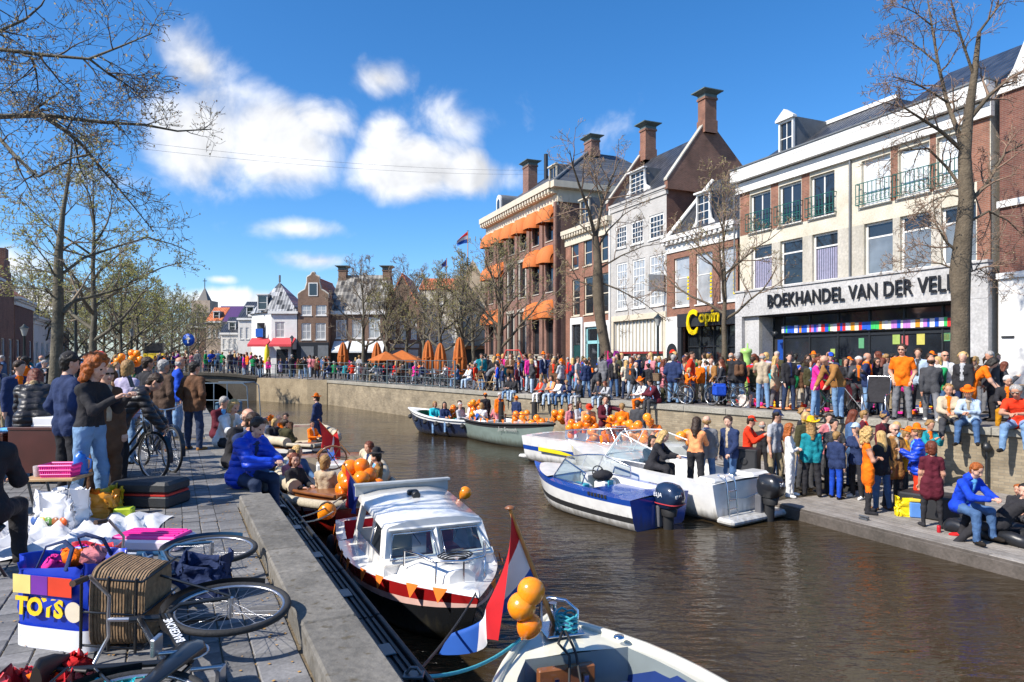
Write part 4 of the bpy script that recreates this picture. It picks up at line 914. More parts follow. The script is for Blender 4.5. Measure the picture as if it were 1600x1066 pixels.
# ---------------------------------------------------------------- shaded row on the left
def lrow(name,label,px0,px1,e,wcols,m,gable=False,roof=None,y_of=None):
 k0,k1=(px0-CX)/F,(px1-CX)/F; y0=-9.2/(k0+.5); y1=-9.2/(k1+.5)
 B=Bld(name,label,(k0 *y0,y0),(k1 *y1,y1),0.)
 ez=B.z((px0+px1)/2,e); hs=[]
 n=max(2,int(B.W/1.9)); st=B.W/n
 for fl_,(z0_,z1_)in enumerate(((.7,2.8),(3.7,5.4),(6.2,7.7))):
  if z1_>ez-.4:break
  hs+=[(st *(i+.5)-.5,z0_,st *(i+.5)+.5,z1_)for i in range(n)]
 B.wall(ez,hs,m,7,.15)
 for h in hs:B.window(h,1,2,gm=m_glass2,y=.05)
 if gable:
  q=MB(); st_=[]; k=5
  for i in range(k):st_+=[(B.W *.5 *i/k,ez+i *.62),(B.W *.5 *i/k,ez+(i+1)*.62)]
  st_=[(a,0,b)for a,b in st_]+[(B.W-a,0,b)for a,b in reversed(st_)]
  q.prism(st_,(0,.3,0)); B.part('stepped_gable',q,m)
  B.slope([(0,.3,ez),(B.W/2,.3,ez+3),(B.W/2,7,ez+3),(0,7,ez)],m_red_t); B.slope([(B.W/2,.3,ez+3),(B.W,.3,ez),(B.W,7,ez),(B.W/2,7,ez+3)],m_red_t)
 else:
  B.slope([(0,-.1,ez),(B.W,-.1,ez),(B.W,3.4,ez+2.6),(0,3.4,ez+2.6)],roof or m_slate); B.cornice(ez+.05,.5,m_white,.3)
 return B
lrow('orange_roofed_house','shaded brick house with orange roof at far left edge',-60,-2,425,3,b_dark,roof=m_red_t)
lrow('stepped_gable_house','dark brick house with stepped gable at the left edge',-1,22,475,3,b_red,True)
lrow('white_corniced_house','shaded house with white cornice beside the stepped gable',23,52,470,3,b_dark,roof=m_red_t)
lrow('grey_row_house','low grey house behind the left tree trunk',53,85,500,3,b_white)
lrow('far_row_house','far brick row house glimpsed between the left trees',86,108,512,3,MATS['brown_brick'])
# ================================================================ trees in early leaf
def bark(name,c1,c2):return stone(name,c1,c2,.9,2.5,18,.9,dist=.03)
m_bark=bark('lime_bark',(.06,.052,.036),(.15,.13,.09))
m_bark_r=bark('quay_bark',(.06,.046,.03),(.15,.115,.075))
m_twig=mat('twig_bark',(.19,.15,.105),.85,.3,3)
m_twig_r=mat('reddish_twig',(.22,.145,.1),.85,.3,3)
def leafmat(name,c):
 m=mat(name,c,.55,.35,1.2)
 nt=m.node_tree; b=nt.nodes['Principled BSDF']; t=nt.nodes.new('ShaderNodeBsdfTranslucent'); t.inputs[0].default_value=(*[min(1,x *1.2)for x in c],1); mx=nt.nodes.new('ShaderNodeMixShader'); mx.inputs[0].default_value=.5; nt.links.new(b.outputs[0],mx.inputs[1]); nt.links.new(t.outputs[0],mx.inputs[2]); nt.links.new(mx.outputs[0],nt.nodes['Material Output'].inputs[0])
 return m
m_leaf_y=leafmat('young_leaf_yellow',(.38,.37,.12)); m_leaf_g=leafmat('young_leaf_green',(.33,.33,.09)); m_bud=leafmat('leaf_bud',(.2,.12,.07)); m_bud2=leafmat('pale_bud',(.36,.3,.17))
def rot_about(v,axis,a):return Matrix.Rotation(a,3,axis)@v
def perp(v):
 p=v.orthogonal(); p.normalize(); return p
class Tree:
 def __init__(s,seed,leaf=.03,leafn=3,maxlev=4,twig_min=.004,up=.25):
  s.r=random.Random(seed); s.T=MB(); s.W=MB(); s.L=MB(); s.leaf=leaf; s.leafn=leafn; s.maxlev=maxlev; s.tm=twig_min; s.up=up
 def twig(s,pts,rads):
  # triangular tube, cheap
  o=len(s.W.v); k=len(pts); W=s.W
  t=(pts[-1]-pts[0]).normalized(); a=perp(t); b=t.cross(a)
  for p,r in zip(pts,rads):
   for q in(a *r,(b *.87-a *.5)*r,(-b *.87-a *.5)*r):W.v.append((p.x+q.x,p.y+q.y,p.z+q.z))
  for i in range(k-1):
   for j in range(3):
    j2=(j+1)%3; W.f.append((o+i *3+j,o+i *3+j2,o+i *3+3+j2,o+i *3+3+j)); W.m.append(0); W.s.append(False)
 def leafat(s,p):
  r=s.r; sz=s.leaf *(.6+.8 *r.random()); a=Vector((r.gauss(0,1),r.gauss(0,1),r.gauss(0,1))).normalized(); b=perp(a); c=a.cross(b)
  o=len(s.L.v)
  for q in(a *sz,b *sz *.55,-a *sz,-b *sz *.55):s.L.v.append((p.x+q.x,p.y+q.y,p.z+q.z))
  s.L.f.append((o,o+1,o+2,o+3)); s.L.m.append(0 if r.random()<.7 else 1); s.L.s.append(False)
 def branch(s,p,d,ln,rad,lev,kids):
  r=s.r; n=5 if lev<3 else(3 if lev<s.maxlev else 2); pts=[p.copy()]; dd=d.copy(); q=p.copy()
  for i in range(n):
   j=.16 if lev<3 else .26
   dd=(dd+Vector((r.gauss(0,j),r.gauss(0,j),r.gauss(0,j)+s.up *(.12 if lev<3 else .05)))).normalized(); q=q+dd *(ln/n); pts.append(q.copy())
  rads=[max(s.tm,rad *(1-.8 *i/n))for i in range(n+1)]
  s.limb(pts,rads,lev,kids,ln)
 def limb(s,pts,rads,lev,kids,ln=None):
  """a given or grown limb, with its own side shoots"""
  r=s.r; n=len(pts)-1
  if ln is None:ln=sum((b-a).length for a,b in zip(pts[:-1],pts[1:]))
  if lev<=1:s.T.tube(pts,rads,7 if lev==0 else 5,cap=True)
  elif lev==2:s.W.tube(pts,rads,4,cap=False)
  else:s.twig(pts,rads)
  if lev>=s.maxlev:
   for i in range(s.leafn):s.leafat(pts[0].lerp(pts[-1],.3+.7 *r.random())+Vector((r.gauss(0,.012),r.gauss(0,.012),r.gauss(0,.012))))
   return
  if lev==s.maxlev-1 and s.leafn:
   s.leafat(pts[-1])
  k=kids[min(lev,len(kids)-1)]
  for i in range(k):
   t=.22+.78 *(i+r.random()*.8)/k if lev else .0
   t=min(t,.99); f=t *n; a=min(int(f),n-1); p=pts[a].lerp(pts[a+1],f-a); tan=(pts[a+1]-pts[a]).normalized()
   ax=rot_about(perp(tan),tan,r.random()*6.283); an=R(r.uniform(28,68)); d=rot_about(tan,ax,an)
   d=(d+Vector((0,0,s.up *.5))).normalized()
   l2=ln *(.62-.32 *t)*r.uniform(.7,1.2); rr=rads[a]*.55
   s.branch(p,d,max(l2,.18),max(s.tm,rr),lev+1,kids)
 def finish(s,name,label,loc,mt,mw,ml,group=None,rz=0.):
  t=thing(name,label,'tree',loc,rz,group); s.T.to('trunk',mt,t); s.W.to('twigs',mw,t)
  if s.L.v:s.L.to('foliage',ml,t)
  return t
def grown_tree(seed,H,r0,first,spread,kids=(0,6,5,4,3),limbs=9,lean=(0,0),**kw):
 """whole tree with base at origin: trunk to ~70% height, limbs from 'first' up"""
 t=Tree(seed,**kw); r=t.r; pts=[Vector((0,0,0))]; n=7
 for i in range(1,n+1):f=i/n; pts.append(Vector((lean[0]*f+r.gauss(0,.03 *H *.1),lean[1]*f+r.gauss(0,.03 *H *.1),H *.8 *f)))
 rads=[r0 *(1.15 if i==0 else 1)*(1-.82 *i/n)for i in range(n+1)]; t.T.tube(pts,rads,9)
 for i in range(limbs):
  f=first+(.97-first)*(i+.5 *r.random())/limbs; a=min(int(f *n),n-1); p=pts[a].lerp(pts[a+1],f *n-a); az=i *2.4+r.uniform(-.4,.4)
  el=R(18+48 *f+r.uniform(-8,8)); d=Vector((math.cos(az)*math.cos(el),math.sin(az)*math.cos(el),math.sin(el)))
  t.branch(p,d,spread *(1.15-.55 *(f-first)/(1-first))*r.uniform(.8,1.15),rads[a]*.55+.012,1,kids)
 t.branch(pts[-1],Vector((0,0,1)),H *.22,rads[-1],1,kids)
 return t
def pxpts(l,d):return[at(x,y,d if not hasattr(d,'__len__')else d[i])for i,(x,y)in enumerate(l)]
# --- boughs reaching in at the upper left; the trunk stands just outside the frame
t=Tree(3,leaf=.014,leafn=2,maxlev=4,twig_min=.0022,up=.15); d=6.6; TB=Vector((-6.9,6.9,0))
t.T.tube([TB,TB+Vector((.05,.0,1.5)),TB+Vector((.0,.05,3.2)),TB+Vector((.12,0,5.2)),TB+Vector((.1,0,7.5))],[.26,.22,.2,.15,.06],10)
kd=(0,5,5,4,3)
for l,r0,j in(([(-260,250),(-120,190),(0,182),(67,180),(157,191),(225,195),(277,205),(330,202)],.045,.3),([(-250,150),(-100,70),(0,77),(70,86),(139,92),(190,72),(238,52)],.034,.0),
                 ([(67,181),(100,203),(127,225),(161,266),(206,319),(240,362)],.026,.25),([(-230,260),(-90,180),(0,217),(30,250),(60,276),(112,247),(140,240)],.03,-.2),([(-240,60),(-80,60),(0,48),(40,30),(65,8),(80,-20)],.03,.2),
                 ([(139,92),(165,112),(195,130),(215,155)],.014,.1),([(48,88),(56,110),(60,140),(90,165)],.012,.1),([(-200,30),(-60,-30),(60,-60),(140,-70),(200,-50)],.03,.1),([(-220,200),(-100,120),(-20,130),(60,132)],.014,.5)):
 pts=pxpts(l,[d+j *k for k in range(len(l))])
 if l[0][0]<-100:pts=[TB+Vector((.05,0,max(3.0,pts[0].z-.5)))]+pts
 t.limb(pts,[r0 *(1-.85 *i/(len(pts)-1))for i in range(len(pts))],1,(0,11,5,4,3),1.15)
t.finish('lime_tree','budding boughs hanging into the sky at the upper left corner',(0,0,0),m_bark,mat('dark_twig',(.075,.06,.045),.85,.3,3),[m_bud2,m_bud])
# --- left quay trees
t=Tree(8,leaf=.028,leafn=3,maxlev=4,twig_min=.006); d=19.; base=on(86,558+CAMZ *F/d)
tr=pxpts([(82,655),(87,576),(91,487),(91,419),(92,392),(98,335),(107,277),(113,222)],d); t.T.tube(tr,[.17,.155,.14,.12,.1,.06,.04,.02],10)
for l,r0 in(([(97,490),(113,471),(144,463),(185,452),(215,440)],.075),([(93,431),(131,403),(180,386),(231,371),(270,382),(307,398)],.045),([(92,395),(104,386),(116,378)],.06),([(90,440),(75,410),(55,385),(38,360)],.03),([(98,335),(80,300),(62,285)],.022),
              ([(107,277),(125,250),(150,236)],.02),([(91,470),(70,452),(45,450)],.03),([(98,340),(118,318),(135,300)],.02)):
 pts=pxpts(l,[d+.35 *k *(1 if r0!=.03 else-1)for k in range(len(l))]); t.limb(pts,[r0 *(1-.8 *i/(len(pts)-1))for i in range(len(pts))],1,(0,7,5,3,3),2.2)
t.finish('lime_tree','tall leaning lime tree behind the capped man on left quay',(0,0,0),m_bark,m_twig,[m_leaf_y,m_leaf_g])
GL='trees along the left quay'; GR='trees along the right quay'; GB='trees at the head of the canal'
def place(t,name,label,px,d,mt,mw,ml,group,z=0.,rz=0.):
 p=at(px,HY,d); p.z=z; return t.finish(name,label,p,mt,mw,ml,group,rz)
place(grown_tree(21,9.6,.16,.28,3.6,(0,6,5,3,3),11,leaf=.035,twig_min=.006),'lime_tree','upright lime tree right of the leaning one on left quay',146,26,m_bark,m_twig,[m_leaf_y,m_leaf_g],GL)
place(grown_tree(23,8.4,.13,.3,3.2,(0,6,5,4,3),10,leaf=.045,twig_min=.007),'lime_tree','slim lime tree above the orange balloon bunch on left',189,38,m_bark,m_twig,[m_leaf_y,m_leaf_g],GL)
place(grown_tree(25,7.6,.12,.3,3.4,(0,6,5,4,3),10,leaf=.05,twig_min=.008),'lime_tree','small lime tree left of the bridge with yellowish leaves',214,45,m_bark,m_twig,[m_leaf_y,m_leaf_g],GL)
# --- right quay trees
t=Tree(31,leaf=.022,leafn=2,maxlev=4,twig_min=.0055,up=.2); d=18.6
tr=pxpts([(1500,655),(1500,560),(1501,470),(1500,425),(1506,360),(1510,310),(1507,244),(1512,190),(1522,120),(1530,50)],d); t.T.tube(tr,[.27,.24,.225,.26,.21,.19,.16,.13,.09,.05],12)
for l,r0 in(([(1507,250),(1497,205),(1480,160),(1466,100),(1456,40),(1448,-10)],.085),([(1500,232),(1470,205),(1440,186),(1412,168),(1380,160)],.06),([(1507,300),(1480,262),(1450,232),(1405,236),(1380,262)],.05),([(1505,400),(1480,380),(1462,350),(1458,310)],.05),
              ([(1512,190),(1545,150),(1580,120),(1620,100)],.07),([(1510,320),(1540,290),(1570,240),(1610,220)],.07),([(1508,350),(1545,330),(1575,345),(1600,370)],.045),([(1522,120),(1505,70),(1490,20),(1480,-30)],.045),([(1500,425),(1470,412),(1440,410),(1410,400)],.03),
              ([(1480,160),(1452,142),(1425,128),(1395,120)],.035),([(1466,100),(1440,78),(1415,60),(1395,50)],.03),([(1530,50),(1560,10),(1590,-20)],.04),([(1500,430),(1530,420),(1560,440)],.03),([(1456,40),(1430,20),(1410,10)],.025),([(1510,310),(1488,305),(1465,310),(1440,325),(1420,350)],.03)):
 j=rnd.uniform(-.45,.35); pts=pxpts(l,[d+j *k for k in range(len(l))]); t.limb(pts,[r0 *(1-.82 *i/(len(pts)-1))for i in range(len(pts))],1,(0,10,5,4,2),2.0)
t.finish('lime_tree','bare gnarled tree before the bookshop on the right quay',(0,0,0),m_bark_r,m_twig_r,[m_bud,m_bud2])
place(grown_tree(33,8.6,.135,.42,3.0,(0,6,5,3,2),10,(.05,0),leaf=.03,leafn=2,twig_min=.007,up=.5),'lime_tree','slender young tree before the copy shop, bicycles leaning by it',1131,26.2,m_bark_r,m_twig_r,[m_leaf_y,m_bud2],GR,RQ)
t=Tree(35,leaf=.03,leafn=2,maxlev=4,twig_min=.008,up=.3); d=33.
tr=pxpts([(948,612),(946,545),(938,500),(934,455),(934,410),(930,370)],d); t.T.tube(tr,[.27,.25,.25,.28,.2,.16],10)
for l,r0 in(([(930,372),(920,330),(905,290),(895,260),(890,235)],.1),([(931,372),(940,320),(955,280),(968,250)],.1),([(932,390),(950,360),(975,335),(1000,320)],.06),([(934,440),(965,452),(1000,470),(1040,498)],.055),([(934,450),(905,440),(885,405)],.05),([(930,372),(905,350),(885,335)],.05),([(934,460),(900,475),(868,490)],.04),([(936,420),(970,400),(1005,385),(1040,380)],.05),([(940,320),(930,280),(928,250)],.05)):
 j=rnd.uniform(-.5,.5); pts=pxpts(l,[d+j *k for k in range(len(l))]); t.limb(pts,[r0 *(1-.82 *i/(len(pts)-1))for i in range(len(pts))],1,(0,7,5,4,2))
t.finish('lime_tree','thick pollarded tree between the narrow brick and grey houses',(0,0,0),m_bark_r,m_twig_r,[m_bud2,m_leaf_y])
place(grown_tree(37,8.2,.2,.3,3.8,(0,6,5,4,2),12,leaf=.04,leafn=2,twig_min=.008,up=.5),'lime_tree','broad tree in first leaf before the hotel front',781,40,m_bark_r,m_twig,[m_leaf_y,m_bud2],GR,RQ)
# --- trees among the terrace
for i,(px,d,H,lf,lab,mm)in enumerate(((608,52,7.4,.07,'dense yellowish tree before the wide roofed house',m_leaf_y),(567,54,9.2,.0,'tall bare tree before the wide roofed house',m_bud),(634,55,9.4,.0,'tall bare tree between terrace parasols',m_bud),(690,46,7.6,.07,'yellowish tree behind the closed parasols',m_leaf_y),
                                           (722,45,8.2,.07,'yellowish tree nearest the orange banner on the terrace',m_leaf_y),(660,60,8.4,.07,'pale tree in the second row behind the terrace',m_leaf_y),(742,56,8.8,.06,'tree left of the hotel beneath the flag',m_leaf_y))):
 place(grown_tree(50+i,H,.19,.3,H *.40,(0,6,5,4,2),11,(rnd.uniform(-.4,.4),0),leaf=lf *.6 or .03,leafn=2,twig_min=.009,up=.55),'lime_tree',lab,px,d,m_bark,m_twig,[mm,m_bud2],GB,RQ)
# --- tree belt behind the left quay, a few shapes repeated
protos=[grown_tree(70+i,8.5,.17,.22,3.9,(0,6,5,4,2),13,leaf=.06,leafn=1,twig_min=.01,up=.3)for i in range(3)]
PT=[]
for i,t in enumerate(protos):
 PT.append((t.T.mesh('trunk',[m_bark]),t.W.mesh('twigs',[m_twig]),t.L.mesh('foliage',[m_leaf_y,m_leaf_g])))
ORD=('first','second','third','fourth','fifth','sixth','seventh','eighth','ninth','tenth','eleventh','twelfth','thirteenth','fourteenth','fifteenth','sixteenth','seventeenth')
BELT=((60,50,.95),(118,55,.9),(162,60,1.0),(205,66,1.0),(240,70,1.0),(268,76,1.05),(292,84,1.1),(225,90,1.2),(180,85,1.2),(135,80,1.15),(310,95,1.05),(100,70,1.1),(250,100,1.25),(200,105,1.25),(150,100,1.3),(280,110,1.25),(30,60,1.0))
for i,(px,d,sc)in enumerate(BELT):
 tr=PT[i%3]; p=at(px,HY,d); th=thing('lime_tree','yellow-green tree, %s from the left in the belt left of bridge'%ORD[sorted(b[0]for b in BELT).index(px)],'tree',(p.x,p.y,0),i *1.7,'tree belt left of the bridge'); th.scale=(sc,sc,sc)
 for nm,me in zip(('trunk','twigs','foliage'),tr):link(nm,me,th)
# ================================================================ people: one continuous blended surface per body
def sdf_mesh(prims,vox,k=.035,fold=0.,noise=None):
 """blend tapered capsules (a, b, ra, rb, material[, k]) on a grid and skin the zero surface; returns verts, quads, material per quad"""
 A=np.array([p[0]for p in prims],float); Bv=np.array([p[1]for p in prims],float); rr=np.array([max(p[2],p[3])for p in prims])
 lo=np.minimum(A,Bv)-rr[:,None]; hi=np.maximum(A,Bv)+rr[:,None]
 mn=lo.min(0)-3 *vox-.02; n=np.ceil((hi.max(0)+3 *vox+.02-mn)/vox).astype(int)+1
 ax=[mn[i]+vox *np.arange(n[i])for i in range(3)]
 D=np.full(n,.3,np.float32); best=np.full(n,9.,np.float32); mid=np.zeros(n,np.int8)
 for p,l,h in zip(prims,lo,hi):
  a,b,ra,rb,m=p[:5]; kk=p[5]if len(p)>5 else k; mg=kk+2.5 *vox
  i0=np.maximum(((l-mg-mn)/vox).astype(int),0); i1=np.minimum(((h+mg-mn)/vox).astype(int)+2,n)
  sl=tuple(slice(i0[q],i1[q])for q in range(3))
  X,Y,Z=np.meshgrid(ax[0][sl[0]]-a[0],ax[1][sl[1]]-a[1],ax[2][sl[2]]-a[2],indexing='ij',sparse=True)
  ba=np.array(b,float)-np.array(a,float); L2=max(float(ba@ba),1e-9)
  t=np.clip((X *ba[0]+Y *ba[1]+Z *ba[2])/L2,0,1)
  d=(np.sqrt((X-t *ba[0])**2+(Y-t *ba[1])**2+(Z-t *ba[2])**2)-(ra+(rb-ra)*t)).astype(np.float32)
  cur=D[sl]; hh=np.maximum(kk-np.abs(cur-d),0)/max(kk,1e-6); D[sl]=np.minimum(cur,d)-hh *hh *kk *.25
  bb=best[sl]; w=d<bb; bb[w]=d[w]; mid[sl][w]=m
 if fold or noise:
  amp,f=noise or(fold,38.); X,Y,Z=np.meshgrid(*ax,indexing='ij',sparse=True)
  D=D+(amp *(np.sin(X *f+2.1 *np.sin(Z *f *.7))*np.cos(Y *f *.9+1.3)+.8 *np.sin(Z *f *1.15+1.7 *np.sin(X *f *.6+Y *f *.8)))).astype(np.float32)
 neg=D<0; c=[s-1 for s in n]
 cnt=np.zeros(c,np.int16); P=np.zeros((*c,3),np.float32)
 def cor(v,o):return v[o[0]:o[0]+c[0],o[1]:o[1]+c[1],o[2]:o[2]+c[2]]
 for o in((0,0,0),(0,0,1),(0,1,0),(0,1,1),(1,0,0),(1,0,1),(1,1,0),(1,1,1)):
  for q in range(3):
   if o[q]:continue
   o2=list(o); o2[q]=1; da,db=cor(D,o),cor(D,o2); x=cor(neg,o)!=cor(neg,o2)
   t=np.where(x,da/np.where(x,da-db,1),0); cnt+=x
   for w in range(3):P[...,w]+=np.where(x,(t if w==q else o[w]),0)
 act=cnt>0; idx=np.full(c,-1,np.int32); na=int(act.sum()); idx[act]=np.arange(na)
 V=P[act]/cnt[act][:,None]; I=np.argwhere(act); V=(V+I)*vox+mn
 Q=[]; Mt=[]
 for q in range(3):
  u,w=[(1,2),(2,0),(0,1)][q]; sa=[slice(None)]*3; sb=[slice(None)]*3; sa[q]=slice(0,-1); sb[q]=slice(1,None)
  x=neg[tuple(sa)]!=neg[tuple(sb)]; E=np.argwhere(x); E=E[(E[:,u]>0)&(E[:,w]>0)&(E[:,u]<n[u]-1)&(E[:,w]<n[w]-1)]
  if not len(E):continue
  du=np.zeros(3,int); du[u]=1; dw=np.zeros(3,int); dw[w]=1
  g=lambda e:idx[e[:,0],e[:,1],e[:,2]]
  quad=np.stack([g(E-du-dw),g(E-dw),g(E),g(E-du)],1); fl=~neg[E[:,0],E[:,1],E[:,2]]; quad[fl]=quad[fl][:,::-1]
  e2=E.copy(); e2[:,q]+=1; ins=np.where(neg[E[:,0],E[:,1],E[:,2]][:,None],E,e2)
  Q.append(quad); Mt.append(mid[ins[:,0],ins[:,1],ins[:,2]])
 return V,np.concatenate(Q),np.concatenate(Mt)
def np_mesh(name,parts,nmat):
 """parts: list of (V, Q, M) joined into one mesh datablock with nmat empty slots"""
 Vs,Qs,Ms,o=[],[],[],0
 for V,Q,M in parts:Vs.append(V); Qs.append(Q+o); Ms.append(M); o+=len(V)
 V=np.concatenate(Vs); Q=np.concatenate(Qs); M=np.concatenate(Ms); me=bpy.data.meshes.new(name)
 me.vertices.add(len(V)); me.vertices.foreach_set('co',V.astype(np.float32).ravel()); me.loops.add(Q.size); me.loops.foreach_set('vertex_index',Q.astype(np.int32).ravel())
 me.polygons.add(len(Q)); me.polygons.foreach_set('loop_start',np.arange(0,Q.size,4,dtype=np.int32)); me.polygons.foreach_set('loop_total',np.full(len(Q),4,np.int32))
 for i in range(nmat):me.materials.append(None)
 me.polygons.foreach_set('material_index',M.astype(np.int32)); me.polygons.foreach_set('use_smooth',np.ones(len(Q),bool)); me.update(calc_edges=True); me.validate(); return me
def S_(a):return math.sin(R(a))
def C_(a):return math.cos(R(a))
# pose: lean, head(pitch,yaw), legs[(flex, out, knee)], arms[(flex, out, elbow, inward)], seat (True: origin at the seat)
POSES=dict(
 stand=dict(lean=1,head=(5,0),legs=[(5,5,7),(-3,5,4)],arms=[(4,9,14,5),(-4,9,16,5)]),
 stand2=dict(lean=3,head=(14,18),legs=[(10,6,14),(-2,4,2)],arms=[(12,10,30,15),(-2,8,12,0)]),
 pocket=dict(lean=0,head=(8,-12),legs=[(3,6,3),(2,7,8)],arms=[(-14,17,48,25),(-14,17,48,25)]),
 fold=dict(lean=-2,head=(6,10),legs=[(4,6,6),(0,5,2)],arms=[(18,12,92,62),(18,12,86,66)]),
 phone=dict(lean=4,head=(20,0),legs=[(6,4,6),(-3,4,4)],arms=[(38,6,88,22),(36,8,90,26)]),
 drink=dict(lean=0,head=(2,-15),legs=[(4,5,6),(-4,5,4)],arms=[(24,9,100,20),(2,9,18,5)]),
 walk=dict(lean=5,head=(5,0),legs=[(24,3,8),(-18,3,16)],arms=[(-20,8,18,5),(22,8,28,10)]),
 bend=dict(lean=42,head=(30,0),legs=[(8,5,10),(-2,5,6)],arms=[(30,6,12,5),(22,6,14,5)]),
 stoop=dict(lean=62,head=(10,0),legs=[(14,8,22),(2,8,18)],arms=[(50,8,10,5),(38,8,10,5)]),
 reach=dict(lean=6,head=(0,-30),legs=[(6,7,8),(-4,7,6)],arms=[(60,62,8,0),(14,9,80,30)]),
 raise_=dict(lean=2,head=(-4,0),legs=[(4,5,6),(-4,5,4)],arms=[(60,30,100,30),(30,10,90,35)]),
 sit=dict(lean=4,head=(8,0),legs=[(84,8,82),(80,8,74)],arms=[(34,8,48,28),(30,8,50,30)],seat=True),
 sit2=dict(lean=14,head=(18,25),legs=[(78,6,70),(84,10,92)],arms=[(40,6,40,35),(26,12,60,20)],seat=True),
 sitlean=dict(lean=26,head=(14,0),legs=[(86,10,84),(82,10,78)],arms=[(44,8,46,38),(40,8,50,40)],seat=True),
 sitturn=dict(lean=2,head=(4,55),legs=[(84,10,84),(82,8,80)],arms=[(20,22,60,10),(30,8,50,30)],seat=True),
 sitlow=dict(lean=-6,head=(10,-25),legs=[(98,14,100),(94,10,90)],arms=[(30,12,60,30),(20,12,70,35)],seat=True),
 sitknee=dict(lean=10,head=(30,20),legs=[(112,10,118),(104,12,104)],arms=[(58,10,30,25),(54,8,34,30)],seat=True),
 lie=dict(lean=-48,head=(30,30),legs=[(84,10,38),(112,10,96)],arms=[(-62,14,40,0),(20,14,50,30)],seat=True),
 gesture=dict(lean=3,head=(6,-20),legs=[(5,6,7),(-3,6,4)],arms=[(52,16,40,10),(20,9,80,25)]),
)
def frame(up,fwd):
 up=up.normalized(); fwd=(fwd-up *fwd.dot(up)).normalized(); left=fwd.cross(up)*-1
 return up,fwd,left
def skeleton(P,fem=False):
 J={}; seat=P.get('seat'); hz=.10 if seat else .93; sw=.155 if fem else .178; hw=.095 if fem else .09
 J['hip']=Vector((0,0,hz)); l=P['lean']; up=Vector((0,-S_(l),C_(l))); J['up']=up
 l2=l *.85 if l>=0 else l; J['waist']=J['hip']+Vector((0,-S_(l *.6),C_(l *.6)))*.17; J['sh']=J['waist']+up *.33
 J['fwd']=Vector((0,-C_(l),-S_(l)))
 for i,sx in((0,1),(1,-1)):
  fx,ou,kn=P['legs'][i]; h=J['hip']+Vector((sx *hw,0,0)); t=Vector((sx *S_(ou),-S_(fx)*C_(ou),-C_(fx)*C_(ou))); k=h+t *.43
  a=fx-kn; s=Vector((sx *S_(ou)*.4,-S_(a),-C_(a))).normalized(); an=k+s *.42
  fd=Vector((sx *.22,-1,0))if abs(a)<50 else Vector((sx *.2,-C_(a-25),-S_(90-a)*.2+.2))
  J['leg%d'%i]=(h,k,an,an+fd.normalized()*.17+Vector((0,0,-.045)),an+Vector((0,.03,-.035)))
  fx,ou,el,iw=P['arms'][i]; s0=J['sh']+Vector((sx *sw,0,0))-up *.025; ua=Vector((sx *S_(ou),-S_(fx)*C_(ou),-C_(fx)*C_(ou))); e=s0+ua *.29
  b=fx+el; fa=Vector((-sx *S_(iw)+sx *S_(ou)*.4,-S_(b)*C_(iw),-C_(b)*C_(iw))).normalized(); w=e+fa *.25; J['arm%d'%i]=(s0,e,w,w+fa *.16,fa)
 if not seat:
  dz=min(J['leg0'][2].z,J['leg1'][2].z)-.075
  J['drop']=dz
 else:J['drop']=0
 hp,hy=P['head']; hp=hp+l *.55; hu=Vector((0,-S_(hp *.8),C_(hp *.8))); hf=Vector((S_(hy)*C_(hp),-C_(hy)*C_(hp),-S_(hp)))
 J['neck']=J['sh']+up *.05; hu,hf,hl=frame(hu,hf); J['hc']=J['sh']+up *.10+hu *.125+hf *.02; J['hu'],J['hf'],J['hl']=hu,hf,hl
 return J
